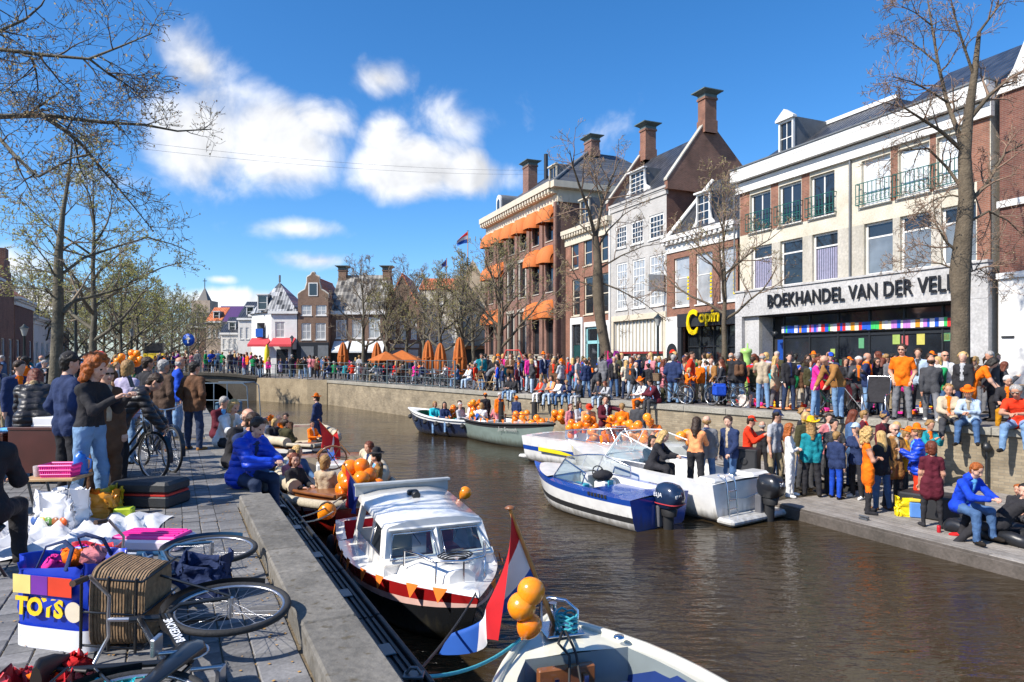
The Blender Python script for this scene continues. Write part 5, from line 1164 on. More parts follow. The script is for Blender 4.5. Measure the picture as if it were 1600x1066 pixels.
# material slots of a body
SKIN,TOP,BOT,SHOE,DARK,LIP,TRIM,ACC=range(8)
def body_prims(J,st):
 """st: style dict: bulk, hem ('waist'|'hip'|'thigh'|'knee'), sleeve ('long'|'short'|'none'), leg ('trousers'|'bare'|'tights'), fem, near, belly"""
 p=[]; fem=st.get('fem'); bk=st.get('bulk',.012); up,fw=J['up'],J['fwd']; X=Vector((1,0,0)); hem=st.get('hem','hip'); belly=st.get('belly',0.)
 def ad(a,b,ra,rb,m,k=None):p.append((tuple(a),tuple(b),ra,rb,m)+((k,)if k else()))
 hip,wa,sh=J['hip'],J['waist'],J['sh']; hw=.085 if fem else .078
 for s in(-1,1):
  ad(hip+X *s *hw,hip+X *s *hw+up *.05,.102 if fem else .098,.095,TOP if hem!='waist' else BOT)
  ad(wa+X *s *(.045 if fem else .058),sh+X *s *(.07 if fem else .085)-up *.10,(.08 if fem else .09)+bk *.8+belly *.4,(.086 if fem else .1)+bk *.8,TOP)
  ad(hip+X *s *hw+up *.06,wa+X *s *.055,.088+bk *.5,.082+bk *.8+belly *.5,TOP)
  ad(sh+X *s *.06+up *.0,J['arm%d'%(0 if s>0 else 1)][0],.058+bk *.4,.056+bk *.8,TOP)
 if belly:ad(wa-up *.03+fw *.06,wa+up *.06+fw *.06,.08+belly,.08+belly *.6,TOP)
 if fem:
  for s in(-1,1):ad(sh-up *.17+X *s *.07+fw *.075,sh-up *.16+X *s *.07+fw *.08,.052+bk *.5,.05,TOP)
 ad(sh-up *.02+fw *-.02,sh+up *.04,.075+bk,.06+bk *.6,TOP); ad(sh+up *.02,J['hc']-J['hu']*.06,.056,.05,SKIN,.02)
 if st.get('bulk',0)>.012 and st.get('hem')!='knee' and not st.get('scarf'):ad(sh-up *.015+fw *(.07+bk *.8),wa-up *.02+fw *(.078+bk *.9+belly),.03,.034,ACC,.01); ad(sh+up *.03+fw *.03,sh+up *.035-fw *.01,.066,.066,ACC,.01)
 if hem in('thigh','knee')and fem and abs(J['leg0'][1].y-hip.y)<.2:
  for s in(-1,1):ad(hip+X *s *.05,hip+X *s *.06-Vector((0,0,.24)),.105+bk,.115+bk,TOP)
 if st.get('scarf'):
  for s in(-1,1):ad(sh+up *.045+X *s *.03+fw *.03,sh+up *.045+X *s *.03-fw *.03,.058,.058,ACC,.03)
  ad(sh+fw *.11+X *.03,wa+up *.06+fw *.125+X *.05,.035,.04,ACC,.01)
 for i,s in((0,1),(1,-1)):
  h,k,an,toe,heel=J['leg%d'%i]; lg=st.get('leg','trousers'); tb=.014 if lg=='trousers' else 0; lm=BOT if lg!='bare' else SKIN
  ad(h,k,.085+tb *.6,.056+tb,lm if hem not in('knee',)else BOT); ad(k,an,.055+tb,.038+tb *1.3,lm)
  ad(k+(an-k)*.25,k+(an-k)*.35,.054+tb *.5,.052+tb *.5,lm)
  ad(heel,toe-(toe-heel)*.2,.042,.036,SHOE,.015); ad(toe-(toe-heel)*.35,toe,.038,.028,SHOE,.015)
  if st.get('boots'):ad(an,k+(an-k)*.15,.045,.062,SHOE,.01)
  if hem in('hip','thigh','knee'):
   f={'hip':.12,'thigh':.45,'knee':.92}[hem]; e=h+(k-h)*f; ad(h,e,.098+bk *.9,(.098 if hem=='hip' else .1)+bk *.9+(.02 if hem=='knee' else 0),TOP if hem!='knee' or not st.get('skirt')else BOT)
  s0,el,wr,ft,fa=J['arm%d'%i]; sl=st.get('sleeve','long')
  ad(s0,el,.05+bk *.9,.041+bk,TOP if sl!='none' else SKIN);
  if sl=='short':ad(s0,s0+(el-s0)*.6,.058+bk,.056+bk,TOP,.01); p[-2]=p[-2][:4]+(SKIN,)+p[-2][5:]
  ad(el,wr,.040+(bk if sl=='long' else 0),.029+(bk *.9 if sl=='long' else 0),TOP if sl=='long' else SKIN)
  if not st.get('near'):
   ad(wr,wr+fa *.07,.027,.034,SKIN,.015); ad(wr+fa *.07,ft,.032,.018,SKIN,.015)
 return p
def head_prims(J,near=False):
 p=[]; c,u,f,l=J['hc'],J['hu'],J['hf'],J['hl']
 def ad(a,b,ra,rb,m=SKIN,k=.03):p.append((tuple(a),tuple(b),ra,rb,m,k))
 ad(c+u *.035-f *.022,c+u *.035+f *.008,.086,.084); ad(c-u *.03+f *.02,c-u *.05+f *.03,.066,.056); ad(c-u *.085+f *.045,c-u *.085+f *.04,.034,.03)
 ad(c+u *.006+f *.075,c-u *.036+f *.098,.012,.017,SKIN,.015)
 for s in(-1,1):
  ad(c+l *s *.083+u *.014-f *.008,c+l *s *.08-u *.028-f *.004,.02,.014,SKIN,.012)
  if near:
   ad(c+l *s *.03+u *.012+f *.073,c+l *s *.036+u *.012+f *.071,.0125,.011,DARK,.006); ad(c+l *s *.018+u *.036+f *.078,c+l *s *.05+u *.036+f *.066,.0075,.0065,TRIM,.006)
   ad(c+l *s *.046-u *.03+f *.045,c+l *s *.044-u *.035+f *.045,.03,.028,SKIN,.03)
 if near:ad(c-u *.06+f *.078-l *.018,c-u *.06+f *.078+l *.018,.0105,.0105,LIP,.008); ad(c-u *.11-f *.01,c-u *.18-f *.03,.055,.058,SKIN,.03)
 return p
def hand_prims(J,i,curl=35):
 """palm, four jointed fingers of unequal length and a thumb from the side of the palm"""
 s0,el,w,ft,fa=J['arm%d'%i]; p=[]; s=1 if i==0 else-1
 side=fa.cross(Vector((0,0,1)));
 if side.length<.2:side=fa.cross(Vector((0,1,0)))
 side.normalize(); pal=side.cross(fa).normalized()          # pal: towards the palm side
 if pal.z>0:pal=-pal
 thumb=side *(-s if side.x *-s>-.2 else s)
 def ad(a,b,ra,rb,k=.01):p.append((tuple(a),tuple(b),ra,rb,SKIN,k))
 ad(w-fa *.04,w+fa *.01,.028,.026,.02)
 for q in(-.025,-.008,.008,.025):ad(w+fa *.015+side *q *.7,w+fa *.085+side *q,.017,.0135,.012)
 for q,ln in((-.029,.058),(-.0095,.068),(.0095,.072),(.029,.064)):
  a=w+fa *.088+side *q; d1=(fa *C_(curl)+pal *S_(curl)).normalized(); b=a+d1 *ln *.55; d2=(fa *C_(curl *2.1)+pal *S_(curl *2.1)).normalized(); ad(a,b,.0095,.0088,.004); ad(b,b+d2 *ln *.5,.0088,.0075,.004)
 a=w+fa *.025+thumb *.024; b=a+(fa *.6+thumb *.6+pal *.35).normalized()*.042; ad(a,b,.0135,.0105,.008); ad(b,b+(fa *.9+thumb *.1+pal *.4).normalized()*.032,.0105,.0085,.005)
 return p
BODY={}
def body_mesh(pose,st,vox=.022,jit=0):
 key=(pose,tuple(sorted(st.items())),vox)
 if key in BODY:return BODY[key]
 J=skeleton(POSES[pose],st.get('fem')); pr=body_prims(J,st); parts=[]
 if st.get('near'):
  parts.append(sdf_mesh(pr,vox,.04,fold=.0032)); parts.append(sdf_mesh(head_prims(J,True),max(.007,vox *.6),.03))
  for i in(0,1):parts.append(sdf_mesh(hand_prims(J,i),max(.0068,vox *.5),.01))
 else:parts.append(sdf_mesh(pr+head_prims(J,False),vox,.035,fold=.002 if vox<.02 else 0))
 me=np_mesh('body',parts,8)
 if J['drop']:me.transform(Matrix.Translation((0,0,-J['drop'])))
 BODY[key]=(me,J); return BODY[key]
HAIRM={}
def hair_mesh(style,fine):
 """hair or headwear in head coordinates: x left, y back, z up, origin at the head centre"""
 key=(style,fine)
 if key in HAIRM:return HAIRM[key]
 vox={2:.034,1:.009,0:.017}[int(fine)]; p=[]; ns=(.003,90.)
 def ad(a,b,ra,rb,k=.03):p.append((a,b,ra,rb,0,k))
 if style=='short':ad((0,.012,.052),(0,.03,.05),.09,.09); ad((0,.045,.0),(0,.05,-.045),.075,.058); ad((-.06,.0,.06),(.06,0,.06),.05,.05)
 elif style=='bald':ad((-.055,.04,-.01),(.055,.04,-.01),.048,.048); ad((0,.06,.0),(0,.055,-.04),.05,.045)
 elif style=='long':
  ad((0,.015,.052),(0,.03,.05),.094,.094); ad((0,.055,.02),(0,.075,-.18),.082,.075)
  for s in(-1,1):ad((s *.068,.0,.04),(s *.078,.02,-.16),.034,.036); ad((s *.078,.02,-.16),(s *.065,.05,-.27),.036,.022)
  ad((0,.075,-.18),(0,.09,-.3),.072,.045)
 elif style=='bob':
  ad((0,.018,.052),(0,.03,.05),.097,.097); ad((0,.055,.0),(0,.055,-.09),.085,.075)
  for s in(-1,1):ad((s *.07,.0,.04),(s *.078,.008,-.085),.036,.034)
 elif style=='pony':
  ad((0,.012,.05),(0,.03,.048),.092,.09); ad((0,.05,-.0),(0,.05,-.03),.07,.055); ad((0,.115,.03),(0,.15,-.06),.036,.036); ad((0,.15,-.06),(0,.14,-.2),.036,.015)
 elif style in('curly','bigcurly'):
  r_=random.Random(4); ns=(.006,62.); q=.018 if style=='bigcurly' else 0
  ad((0,.03,.05),(0,.035,.04),.095+q,.095+q)
  for i in range(46 if style=='bigcurly' else 34):
   a=r_.uniform(0,6.28); e=r_.uniform(-.9 if style=='bigcurly' else-.5,1.5); x,y,z=math.cos(a)*math.cos(e),math.sin(a)*math.cos(e),math.sin(e)
   if y<-.35 and z<.35:continue
   rr=.104+q; ad((x *rr,.03+y *rr,.035+z *rr),(x *rr *1.05,.03+y *rr *1.05,.03+z *rr *1.02),.026+q *.4,.022,.012)
  if style=='bigcurly':
   for s in(-1,1):ad((s *.085,.03,.0),(s *.1,.04,-.13),.045,.045);
   ad((0,.09,0),(0,.1,-.16),.08,.07)
 elif style=='cap':
  ns=(0,1.); ad((0,.012,.062),(0,.022,.058),.094,.094,.02)
  for i in range(7):x=-.06+.02 *i; ad((x,-.075,.058),(x,-.148+abs(x)*.5,.045),.009,.007,.02)
 elif style=='beanie':ns=(.0015,120.); ad((0,.014,.06),(0,.022,.075),.1,.096); ad((0,.035,.02),(0,.045,-.01),.085,.075)
 elif style=='hat':                  # crown with brim
  ns=(0,1.); ad((0,.01,.09),(0,.012,.14),.088,.078,.02)
  for i in range(22):a=6.283 *i/22; ad((.07 *math.cos(a),.012+.075 *math.sin(a),.082),(.155 *math.cos(a),.012+.17 *math.sin(a),.078+.02 *abs(math.cos(a))),.011,.009,.02)
 elif style=='cowboy':
  ns=(0,1.); ad((-.02,.01,.1),(-.02,.012,.18),.085,.06,.02); ad((.02,.01,.1),(.02,.012,.18),.085,.06,.02)
  for i in range(26):a=6.283 *i/26; ad((.07 *math.cos(a),.012+.075 *math.sin(a),.088),(.19 *math.cos(a),.012+.2 *math.sin(a),.085+.06 *abs(math.cos(a))**2),.011,.009,.02)
 elif style=='hood':ad((0,.06,-.16),(0,.11,-.2),.085,.06); ad((-.07,.03,-.17),(.07,.03,-.17),.06,.06)
 elif style=='feather':
  r_=random.Random(9); ns=(.004,80.); ad((0,.02,.06),(0,.03,.06),.1,.1)
  for i in range(26):a=r_.uniform(0,6.28); e=r_.uniform(.1,1.5); q=.17; ad((math.cos(a)*math.cos(e)*.08,.02+math.sin(a)*math.cos(e)*.08,.06+math.sin(e)*.08),(math.cos(a)*math.cos(e)*q,.02+math.sin(a)*math.cos(e)*q,.06+math.sin(e)*q),.022,.008,.01)
 V,Q,M=sdf_mesh(p,vox,.03,noise=ns if fine==1 and ns[0]else None); HAIRM[key]=np_mesh('hair',[(V,Q,M)],1); return HAIRM[key]
def cloth(col):
 c=PAL[col]if isinstance(col,str)else col; nm='cloth_'+(col if isinstance(col,str)else '%d_%d_%d'%tuple(int(x *999)for x in col))
 return mat(nm,c,.85,.26,7,.75,13,spec=.25,dist=.03)
def padded(col):
 """quilted down jacket: sewn horizontal channels"""
 nm='quilt_'+col
 if nm in MATS:return MATS[nm]
 m=mat(nm,PAL[col],.42,.12,8,spec=.4); nt=m.node_tree; N=nt.nodes.new; L=nt.links.new; b=nt.nodes['Principled BSDF']
 tc=N('ShaderNodeTexCoord'); sp=N('ShaderNodeSeparateXYZ'); L(tc.outputs['Object'],sp.inputs[0]); nz=N('ShaderNodeTexNoise'); nz.inputs['Scale'].default_value=7; L(tc.outputs['Object'],nz.inputs['Vector'])
 mu=N('ShaderNodeMath'); mu.operation='MULTIPLY_ADD'; L(sp.outputs[2],mu.inputs[0]); mu.inputs[1].default_value=36.; L(nz.outputs['Fac'],mu.inputs[2]); sn=N('ShaderNodeMath'); sn.operation='SINE'; L(mu.outputs[0],sn.inputs[0]); ab=N('ShaderNodeMath'); ab.operation='ABSOLUTE'; L(sn.outputs[0],ab.inputs[0])
 n2=N('ShaderNodeTexNoise'); n2.inputs['Scale'].default_value=22; L(tc.outputs['Object'],n2.inputs['Vector']); ad=N('ShaderNodeMath'); ad.operation='MULTIPLY_ADD'; L(n2.outputs['Fac'],ad.inputs[0]); ad.inputs[1].default_value=.6; L(ab.outputs[0],ad.inputs[2])
 bp=N('ShaderNodeBump'); bp.inputs['Strength'].default_value=.8; bp.inputs['Distance'].default_value=.018; L(ad.outputs[0],bp.inputs['Height']); L(bp.outputs[0],b.inputs['Normal']); return m
def hairm(col):
 if 'hair_'+col in MATS:return MATS['hair_'+col]
 m=mat('hair_'+col,PAL[col],.5,.6,45,.9,70,spec=.35,dist=.012); nt=m.node_tree; mp=nt.nodes.new('ShaderNodeMapping'); mp.inputs['Scale'].default_value=(1.3,1.3,.16)
 for n in list(nt.nodes):
  if n.type=='TEX_NOISE':nt.links.new(nt.nodes['Texture Coordinate'].outputs['Object'],mp.inputs[0]); nt.links.new(mp.outputs[0],n.inputs['Vector'])
 return m
m_skin=[mat('skin%d'%i,c,.5,.14,22,.15,60,spec=.35,dist=.004)for i,c in enumerate(((.56,.30,.2),(.5,.25,.16),(.6,.35,.25),(.42,.2,.12)))]
m_lip=mat('lips',(.4,.12,.09),.5); m_brow=mat('brows',(.08,.045,.025),.8); m_eye=mat('eyes',(.02,.018,.016),.25)
HEADW=('cap','beanie','hat','cowboy','feather','hood')
NP=[0]
def P_LEAN(p):return POSES[p]['lean']
def person(loc,face,pose,top,bot,hair,label,sc=1.,shoe='dark',st=None,group=None,near=False,vox=None,hats=(),glasses=False,topmat=None,acc=None,pack=None,name='person'):
 """loc: foot or seat point in the world; face: degrees, 0 looks at the camera, 90 to the right, 180 away"""
 s=dict(st or{});
 if near:s['near']=True
 vx=vox or(.0165 if near else .026); me,J=body_mesh(pose,s,vx); NP[0]+=1
 r_=random.Random(NP[0]*7); root=thing(name,label,'person',loc,R(face),group); root.scale=(sc *r_.uniform(.97,1.03),sc *r_.uniform(.97,1.03),sc)
 b=link('body',me,root); tm=topmat or cloth(top); bm_=cloth(bot)
 for i,m in enumerate((r_.choice(m_skin[:3]),tm,bm_,cloth(shoe)if isinstance(shoe,str)else shoe,m_eye,m_lip,m_brow,cloth(acc or r_.choice(('white','lightgrey','navy','black','beige','orange','sky','charcoal'))))):b.material_slots[i].link='OBJECT'; b.material_slots[i].material=m
 items=([hair]if hair else[])+list(hats)
 M=Matrix(((J['hl'].x,-J['hf'].x,J['hu'].x),(J['hl'].y,-J['hf'].y,J['hu'].y),(J['hl'].z,-J['hf'].z,J['hu'].z)))
 if M.determinant()<0:M=Matrix(((-J['hl'].x,-J['hf'].x,J['hu'].x),(-J['hl'].y,-J['hf'].y,J['hu'].y),(-J['hl'].z,-J['hf'].z,J['hu'].z)))
 hl=J['hc']-Vector((0,0,J['drop']))
 for stl,col in items:
  fine=bool(near); h=link('hat' if stl in HEADW and stl!='hood' else('hood' if stl=='hood' else 'hair'),hair_mesh(stl,fine),root); h.matrix_local=Matrix.Translation(hl)@M.to_4x4()
  h.material_slots[0].link='OBJECT'; h.material_slots[0].material=hairm(col)if col in('blonde','fair','ginger','auburn','brunette','dark','greyhair','silver')and stl not in HEADW else cloth(col)
 if glasses:
  q=MB(); q.box(-.062,-.098,.0,-.008,-.088,.026,0,.003); q.box(.008,-.098,.0,.062,-.088,.026,0,.003); q.tube([(-.062,-.09,.02),(-.088,.0,.018)],.003,4); q.tube([(.062,-.09,.02),(.088,.0,.018)],.003,4); q.box(-.008,-.096,.014,.008,-.09,.02)
  g=q.to('sunglasses',mat('dark_lens',(.01,.01,.012),.1),root); g.matrix_local=Matrix.Translation(hl)@M.to_4x4()
 if pack:
  if 'pack' not in BODY:BODY['pack']=np_mesh('backpack',[sdf_mesh([((-.08,0,-.12),(-.08,.01,.12),.08,.075,0),((.08,0,-.12),(.08,.01,.12),.08,.075,0),((-.06,.06,-.1),(.06,.06,-.1),.06,.06,0)],.026)],1)
  k=link('backpack',BODY['pack'],root); k.location=J['sh']-J['up']*.22-J['fwd']*.17-Vector((0,0,J['drop'])); k.rotation_euler=(R(P_LEAN(pose)),0,0); k.material_slots[0].link='OBJECT'; k.material_slots[0].material=cloth(pack)
 return root,J
def stand_at(px,feet,head,z=0.,d=None):
 """location and scale of a standing person from the photo rows of head and feet (or a depth when the feet are hidden)"""
 d=d or dep(feet,z); p=Vector(((px-CX)/F *d,d,z)); h=hgt(head,d)-z; return p,min(1.16,max(.55,h/1.80))
# ================================================================ the people one can tell apart
FEM=dict(fem=True); JK=dict(bulk=.022); FJK=dict(bulk=.02,fem=True); PUF=dict(bulk=.04); TS=dict(sleeve='short',bulk=.008); FTS=dict(sleeve='short',fem=True,bulk=.004); COAT=dict(bulk=.022,hem='thigh'); FCOAT=dict(bulk=.02,hem='thigh',fem=True); SW=dict(bulk=.014); WST=dict(bulk=.016,hem='waist'); FW=dict(bulk=.012,hem='waist',fem=True)
def S(px,feet,head,pose,face,top,bot,hair,label,z=0.,d=None,**kw):
 p,sc=stand_at(px,feet,head,z,d); sc=kw.pop('sc',sc); return person(p,face,pose,top,bot,hair,label,sc,**kw)
def sit(px,head,d,seat_z,pose,face,top,bot,hair,label,**kw):
 """seated: hips above seat_z at depth d under photo column px; head row fixes the size"""
 p=Vector(((px-CX)/F *d,d,seat_z)); h=hgt(head,d)-seat_z; sc=kw.pop('sc',None)or min(1.12,max(.72,h/.92)); return person(p,face,pose,top,bot,hair,label,sc,**kw)
GQ='people standing on the left quay'
S(105,782,548,'pocket',150,'navy','black',('short','dark'),'man in navy jacket and dark flat cap seen from behind',st=JK,near=True,hats=[('cap','black')],group=GQ)
CURLY=S(140,802,552,'phone',82,'black','jeans',('bigcurly','ginger'),'woman with curly ginger hair photographing with her phone',st=FW,near=True,group=GQ)
S(163,None,566,'stand',60,'brown','brown',('short','fair'),'woman in long brown coat and glasses behind the ginger-haired woman',d=8.4,st=FCOAT,near=True,glasses=True,group=GQ)
S(50,None,577,'bend',-150,'black','denim',('long','auburn'),'woman in black padded jacket with fur hood bending over table',d=9.4,st=dict(bulk=.04,fem=True),near=True,topmat=padded('black'),hats=[('hood','fur')],sc=.98,group=GQ)
S(27,None,561,'stand2',60,'navy','darkjeans',('short','brunette'),'man in dark blue jacket at the far left table',d=12,st=JK,group=GQ)
S(198,None,561,'stand',165,'lilac','jeans',('bob','fair'),'woman in pale lilac hoodie seen from behind',d=11.2,st=FJK,near=True,vox=.02,group=GQ)
S(186,None,604,'bend',120,'black','black',('short','brunette'),'person in black jacket and orange scarf bending over a bicycle',d=9.3,st=PUF,sc=.95,near=True,vox=.02,topmat=padded('black'),group=GQ)
S(228,700,556,'stand',140,'black','jeans',('short','brunette'),'man in black leather jacket and pale jeans facing the canal',st=JK,near=True,group=GQ)
S(254,706,560,'pocket',160,'leather','darkjeans',('short','greyhair'),'grey-haired man in brown leather jacket on left quay',st=dict(bulk=.024,belly=.02),near=True,shoe='brown',group=GQ)
S(276,684,556,'stand2',120,'blue','jeans',('bald','greyhair'),'balding man in bright blue jacket standing on left quay',st=JK,near=True,vox=.02,shoe='khaki',group=GQ)
S(302,704,563,'pocket',165,'brown','darkjeans',('short','dark'),'dark-haired man in dark brown jacket nearest the quay edge',st=JK,near=True,shoe='tan',group=GQ)
# bottom left: seated seller, mostly outside the frame
sit(-34,655,5.4,.42,'sit2',-155,'black','black',('long','ginger'),'long-haired seller in black seated at the left edge',st=FJK,near=True,sc=1.0)
# seated along the left quay edge
GE='people sitting on the left quay edge'
def edge_at(px,t=-.12):
 lo,hi=3.,60.
 for _ in range(40):
  m_=(lo+hi)/2; q=lq(m_,t)
  if CX+q.x/q.y *F>px:lo=m_
  else:hi=m_
 return lq(lo,t)
FQ=63
def edge_sit(px,head,pose,face,top,bot,hair,label,t=-.16,sc=None,**kw):
 p=edge_at(px,t); return person((p.x,p.y,.02),face,pose,top,bot,hair,label,sc or min(1.1,max(.8,(hgt(head,p.y)-.02)/.92)),group=GE,**kw)
p1=lq(6.55,-.22); person((p1.x,p1.y,.06),FQ+4,'sitlean','royal','darkjeans',('short','brunette'),'man in bright blue puffer jacket sitting on the quay edge',1.0,st=dict(bulk=.05),near=True,topmat=padded('royal'),hats=[('hood','royal')],group=GE)
p1=lq(7.25,-.12); person((p1.x,p1.y,.04),FQ-2,'sit2','navy','denim',('short','brunette'),'man in navy jacket and sunglasses beside the blue puffer jacket',.99,st=JK,near=True,glasses=True,group=GE)
edge_sit(366,634,'sitlean',FQ,'black','charcoal',('bald','greyhair'),'balding man in black coat sitting on the quay edge',st=COAT,near=True,vox=.02)
edge_sit(348,622,'sitlean',FQ,'white','black',('bob','blonde'),'blonde woman in white jacket sitting on the quay edge',st=FJK,near=True,vox=.02)
edge_sit(341,620,'sit2',FQ,'maroon','maroon',('short','greyhair'),'grey-haired person in maroon sitting beyond the blonde woman',st=JK)
# ---------------------------------------------------------------- right quay, standing in front, left to right
GS='people standing along the right quay'
def Q(px,feet,head,pose,face,top,bot,hair,label,**kw):return S(px,feet,head,pose,face,top,bot,hair,label,z=RQ,group=GS,**kw)
Q(743,609,567,'stand',60,'scarlet','white',('bob','brunette'),'woman in long orange-red coat and white trousers',st=FCOAT)
Q(777,611,567,'stand',-80,'blue','darkjeans',('short','dark'),'man in blue jacket beside the folding chairs',st=JK)
Q(763,610,586,'stoop',80,'grey','black',('short','dark'),'person in grey bending over wooden folding chairs',st=JK,sc=.9)
Q(791,606,564,'stand',170,'teal','khaki',('short','fair'),'person in teal sweater near the red climbing frame',st=SW,hats=[('hat','beige')])
Q(822,603,562,'stand2',20,'sky','jeans',('bob','dark'),'woman in bright sky-blue jacket with purple bag',st=FJK)
Q(862,None,566,'drink',10,'navy','darkjeans',('short','brunette'),'man in navy jacket holding something behind the seated row',d=31,st=JK)
Q(897,610,570,'stand',60,'green','jeans',('short','blonde'),'child in emerald green sweater standing behind the quay edge',st=SW)
Q(916,622,561,'stand',200,'navy','jeans',('short','brunette'),'man in navy jacket and jeans standing at the quay edge',st=JK,shoe='brown')
Q(931,622,565,'stoop',170,'charcoal','black',('short','greyhair'),'grey-haired man in charcoal jacket bending away',st=JK)
Q(944,None,563,'stand',120,'green','olive',('bob','auburn'),'woman in green cardigan beside the thick tree trunk',d=31,st=FJK)
Q(992,626,563,'walk',30,'black','grey',('bald','silver'),'man with pink shirt under open black jacket stepping along edge',st=JK,shoe='black')
Q(1013,None,567,'stand',160,'black','denim',('short','dark'),'person in black leather jacket behind the white-shirted sitter',d=26,st=JK)
Q(1037,630,561,'fold',60,'rose','olive',('long','auburn'),'woman in dusty pink top and brown cardigan with folded arms',st=FCOAT,shoe='beige')
Q(1052,631,553,'pocket',150,'navy','jeans',('short','greyhair'),'tall man in dark navy hoodie and jeans beside the bicycles',st=PUF)
Q(1070,None,567,'stand',-20,'cream','cream',('short','fair'),'woman in cream cardigan behind the parked bicycles',d=25,st=FJK)
Q(1083,None,559,'stand',10,'black','charcoal',('short','brunette'),'man in black leather jacket between shop and bicycles',d=27,st=JK)
Q(1113,None,559,'stand2',-60,'tan','jeans',('bald','greyhair'),'man in brown leather jacket looking over the bicycles',d=25,st=JK)
Q(1160,621,562,'stand',175,'white','darkjeans',('pony','brunette'),'person in white top seen from behind near green inflatable',st=FJK)
Q(1181,635,563,'stand',150,'olive','pale',('long','fair'),'girl in olive parka and pale jeans browsing the stall',st=FCOAT)
Q(1207,636,567,'stand',180,'turquoise','black',('short','ginger'),'child in turquoise and purple hooded sweater',st=PUF)
Q(1236,638,566,'stand',180,'green','khaki',('short','fair'),'boy in shiny green padded jacket and beige trousers',st=PUF)
Q(1249,634,571,'stand',170,'brown','beige',None,'person in brown jacket half hidden by the green padded boy',st=JK,hats=[('beanie','blue')])
Q(1274,652,556,'phone',60,'pink','jeans',('pony','auburn'),'woman in bright pink jacket and jeans at the stall',st=FJK,shoe='brown',vox=.02)
Q(1310,654,562,'bend',-70,'tan','jeans',('bald','fair'),'balding man in tan leather jacket bending over a pram',st=JK,vox=.02,sc=1.06)
Q(1298,None,550,'stand',-20,'navy','black',('short','brunette'),'man in navy top and blue cap behind the stall',d=21,st=JK,hats=[('cap','blue')])
Q(1320,None,558,'stand',0,'black','black',('long','brunette'),'long-haired woman in black behind the tan jacket',d=20.5,st=FJK)
Q(1342,None,555,'phone',-30,'charcoal','black',('short','silver'),'white-haired man in dark padded coat looking down',d=19.5,st=PUF)
Q(1369,None,558,'stand',5,'black','pale',('long','brunette'),'woman with long hair and sunglasses in black top',d=19.5,st=FTS,glasses=True)
Q(1383,None,552,'stand',60,'lightgrey','khaki',('short','fair'),'man in light grey jacket behind the orange polo shirt',d=20,st=JK)
Q(1393,None,551,'stand2',0,'grey','charcoal',('short','dark'),'dark-haired man in grey jacket left of the orange polo',d=19.5,st=JK)
Q(1410,657,536,'pocket',-35,'orange','grey',('short','brunette'),'tall man in bright orange polo shirt and grey trousers',st=dict(sleeve='short',bulk=.012,belly=.02,hem='hip'),near=True,glasses=True,shoe='black')
Q(1435,None,543,'stand',-40,'pale','charcoal',('short','brunette'),'young man in pale denim shirt right of the orange polo',d=20,st=SW)
Q(1455,659,552,'walk',150,'charcoal','grey',('bald','brunette'),'man in charcoal bomber jacket and grey trousers seen from behind',st=JK,vox=.02,shoe='white')
Q(1452,None,551,'stand',0,'maroon','black',('bob','brunette'),'woman with sunglasses and dark red scarf under the tree',d=20.5,st=FJK,glasses=True)
Q(1476,None,547,'drink',0,'white','black',('bald','greyhair'),'man in sunglasses with orange and white scarf',d=18.2,st=JK,glasses=True)
Q(1505,None,549,'stand',-50,'black','navy',('curly','blonde'),'woman with blonde curls in black jacket beside trunk',d=17.4,st=FJK,vox=.02)
Q(1517,None,564,'bend',60,'orange','orange',('bob','dark'),'dark-haired woman in orange short-sleeved dress',d=17.4,st=dict(fem=True,sleeve='short',hem='thigh',bulk=.01),vox=.02,sc=1.02)
Q(1551,None,547,'stand2',-100,'charcoal','black',('short','greyhair'),'grey-haired man in dark padded coat near white wall',d=17.6,st=PUF)
# sitting on the right quay edge
GT='people sitting on the right quay edge'
def rsit(px,head,pose,face,top,bot,hair,label,off=-.14,sc=None,**kw):
 q=on_edge(px,off); return person((q.x,q.y,RQ+.03),face,pose,top,bot,hair,label,sc or min(1.12,max(.78,(hgt(head,q.y)-RQ-.03)/.92)),group=GT,**kw)
RF=-53
rsit(792,589,'sit',RF+20,'black','jeans',('short','brunette'),'teenager in dark top and jeans, leftmost on the edge',st=JK)
rsit(802,590,'sit2',RF,'black','pale',('short','dark'),'teenager in black jacket and pale jeans on the edge',st=JK)
rsit(842,592,'sit',RF,'scarlet','white',('bob','fair'),'woman with bright orange-red scarf on the edge',st=FJK)
rsit(852,591,'sit2',RF,'grey','charcoal',('long','brunette'),'brown-haired girl in dark trousers squeezed between orange tops',st=FJK)
rsit(859,588,'sit',RF+10,'peach','pale',('bob','brunette'),'woman in peach-orange sweater on the edge',st=FJK)
rsit(872,592,'sit2',RF,'white','denim',('short','brunette'),'girl in white jacket and blue jeans on the edge',st=FJK)
rsit(884,594,'sitlean',RF+30,'navy','jeans',('short','fair'),'fair-haired youth in navy jacket leaning forward on edge',st=JK)
rsit(902,594,'sit',RF,'black','lightgrey',('short','brunette'),'youth in black jacket and light grey trousers',st=JK)
rsit(933,594,'sit2',RF+20,'charcoal','pale',('long','dark'),'girl with very long dark hair and pale jeans',st=FJK)
rsit(948,595,'sitlean',RF,'lightgrey','charcoal',('bob','auburn'),'girl in light grey jacket with hand at her chin',st=FJK)
rsit(1003,592,'sit2',RF-10,'white','orange',('short','ginger'),'man in white shirt with orange scarf and orange hat',st=SW,hats=[('cowboy','orange')])
rsit(1023,591,'sitlean',RF-25,'maroon','charcoal',('short','brunette'),'man in plum padded jacket sitting in profile',st=PUF)
rsit(1478,603,'sit',RF+25,'beige','charcoal',('curly','fair'),'woman with curly hair and beige shawl on the edge',st=dict(bulk=.03,fem=True),near=True)
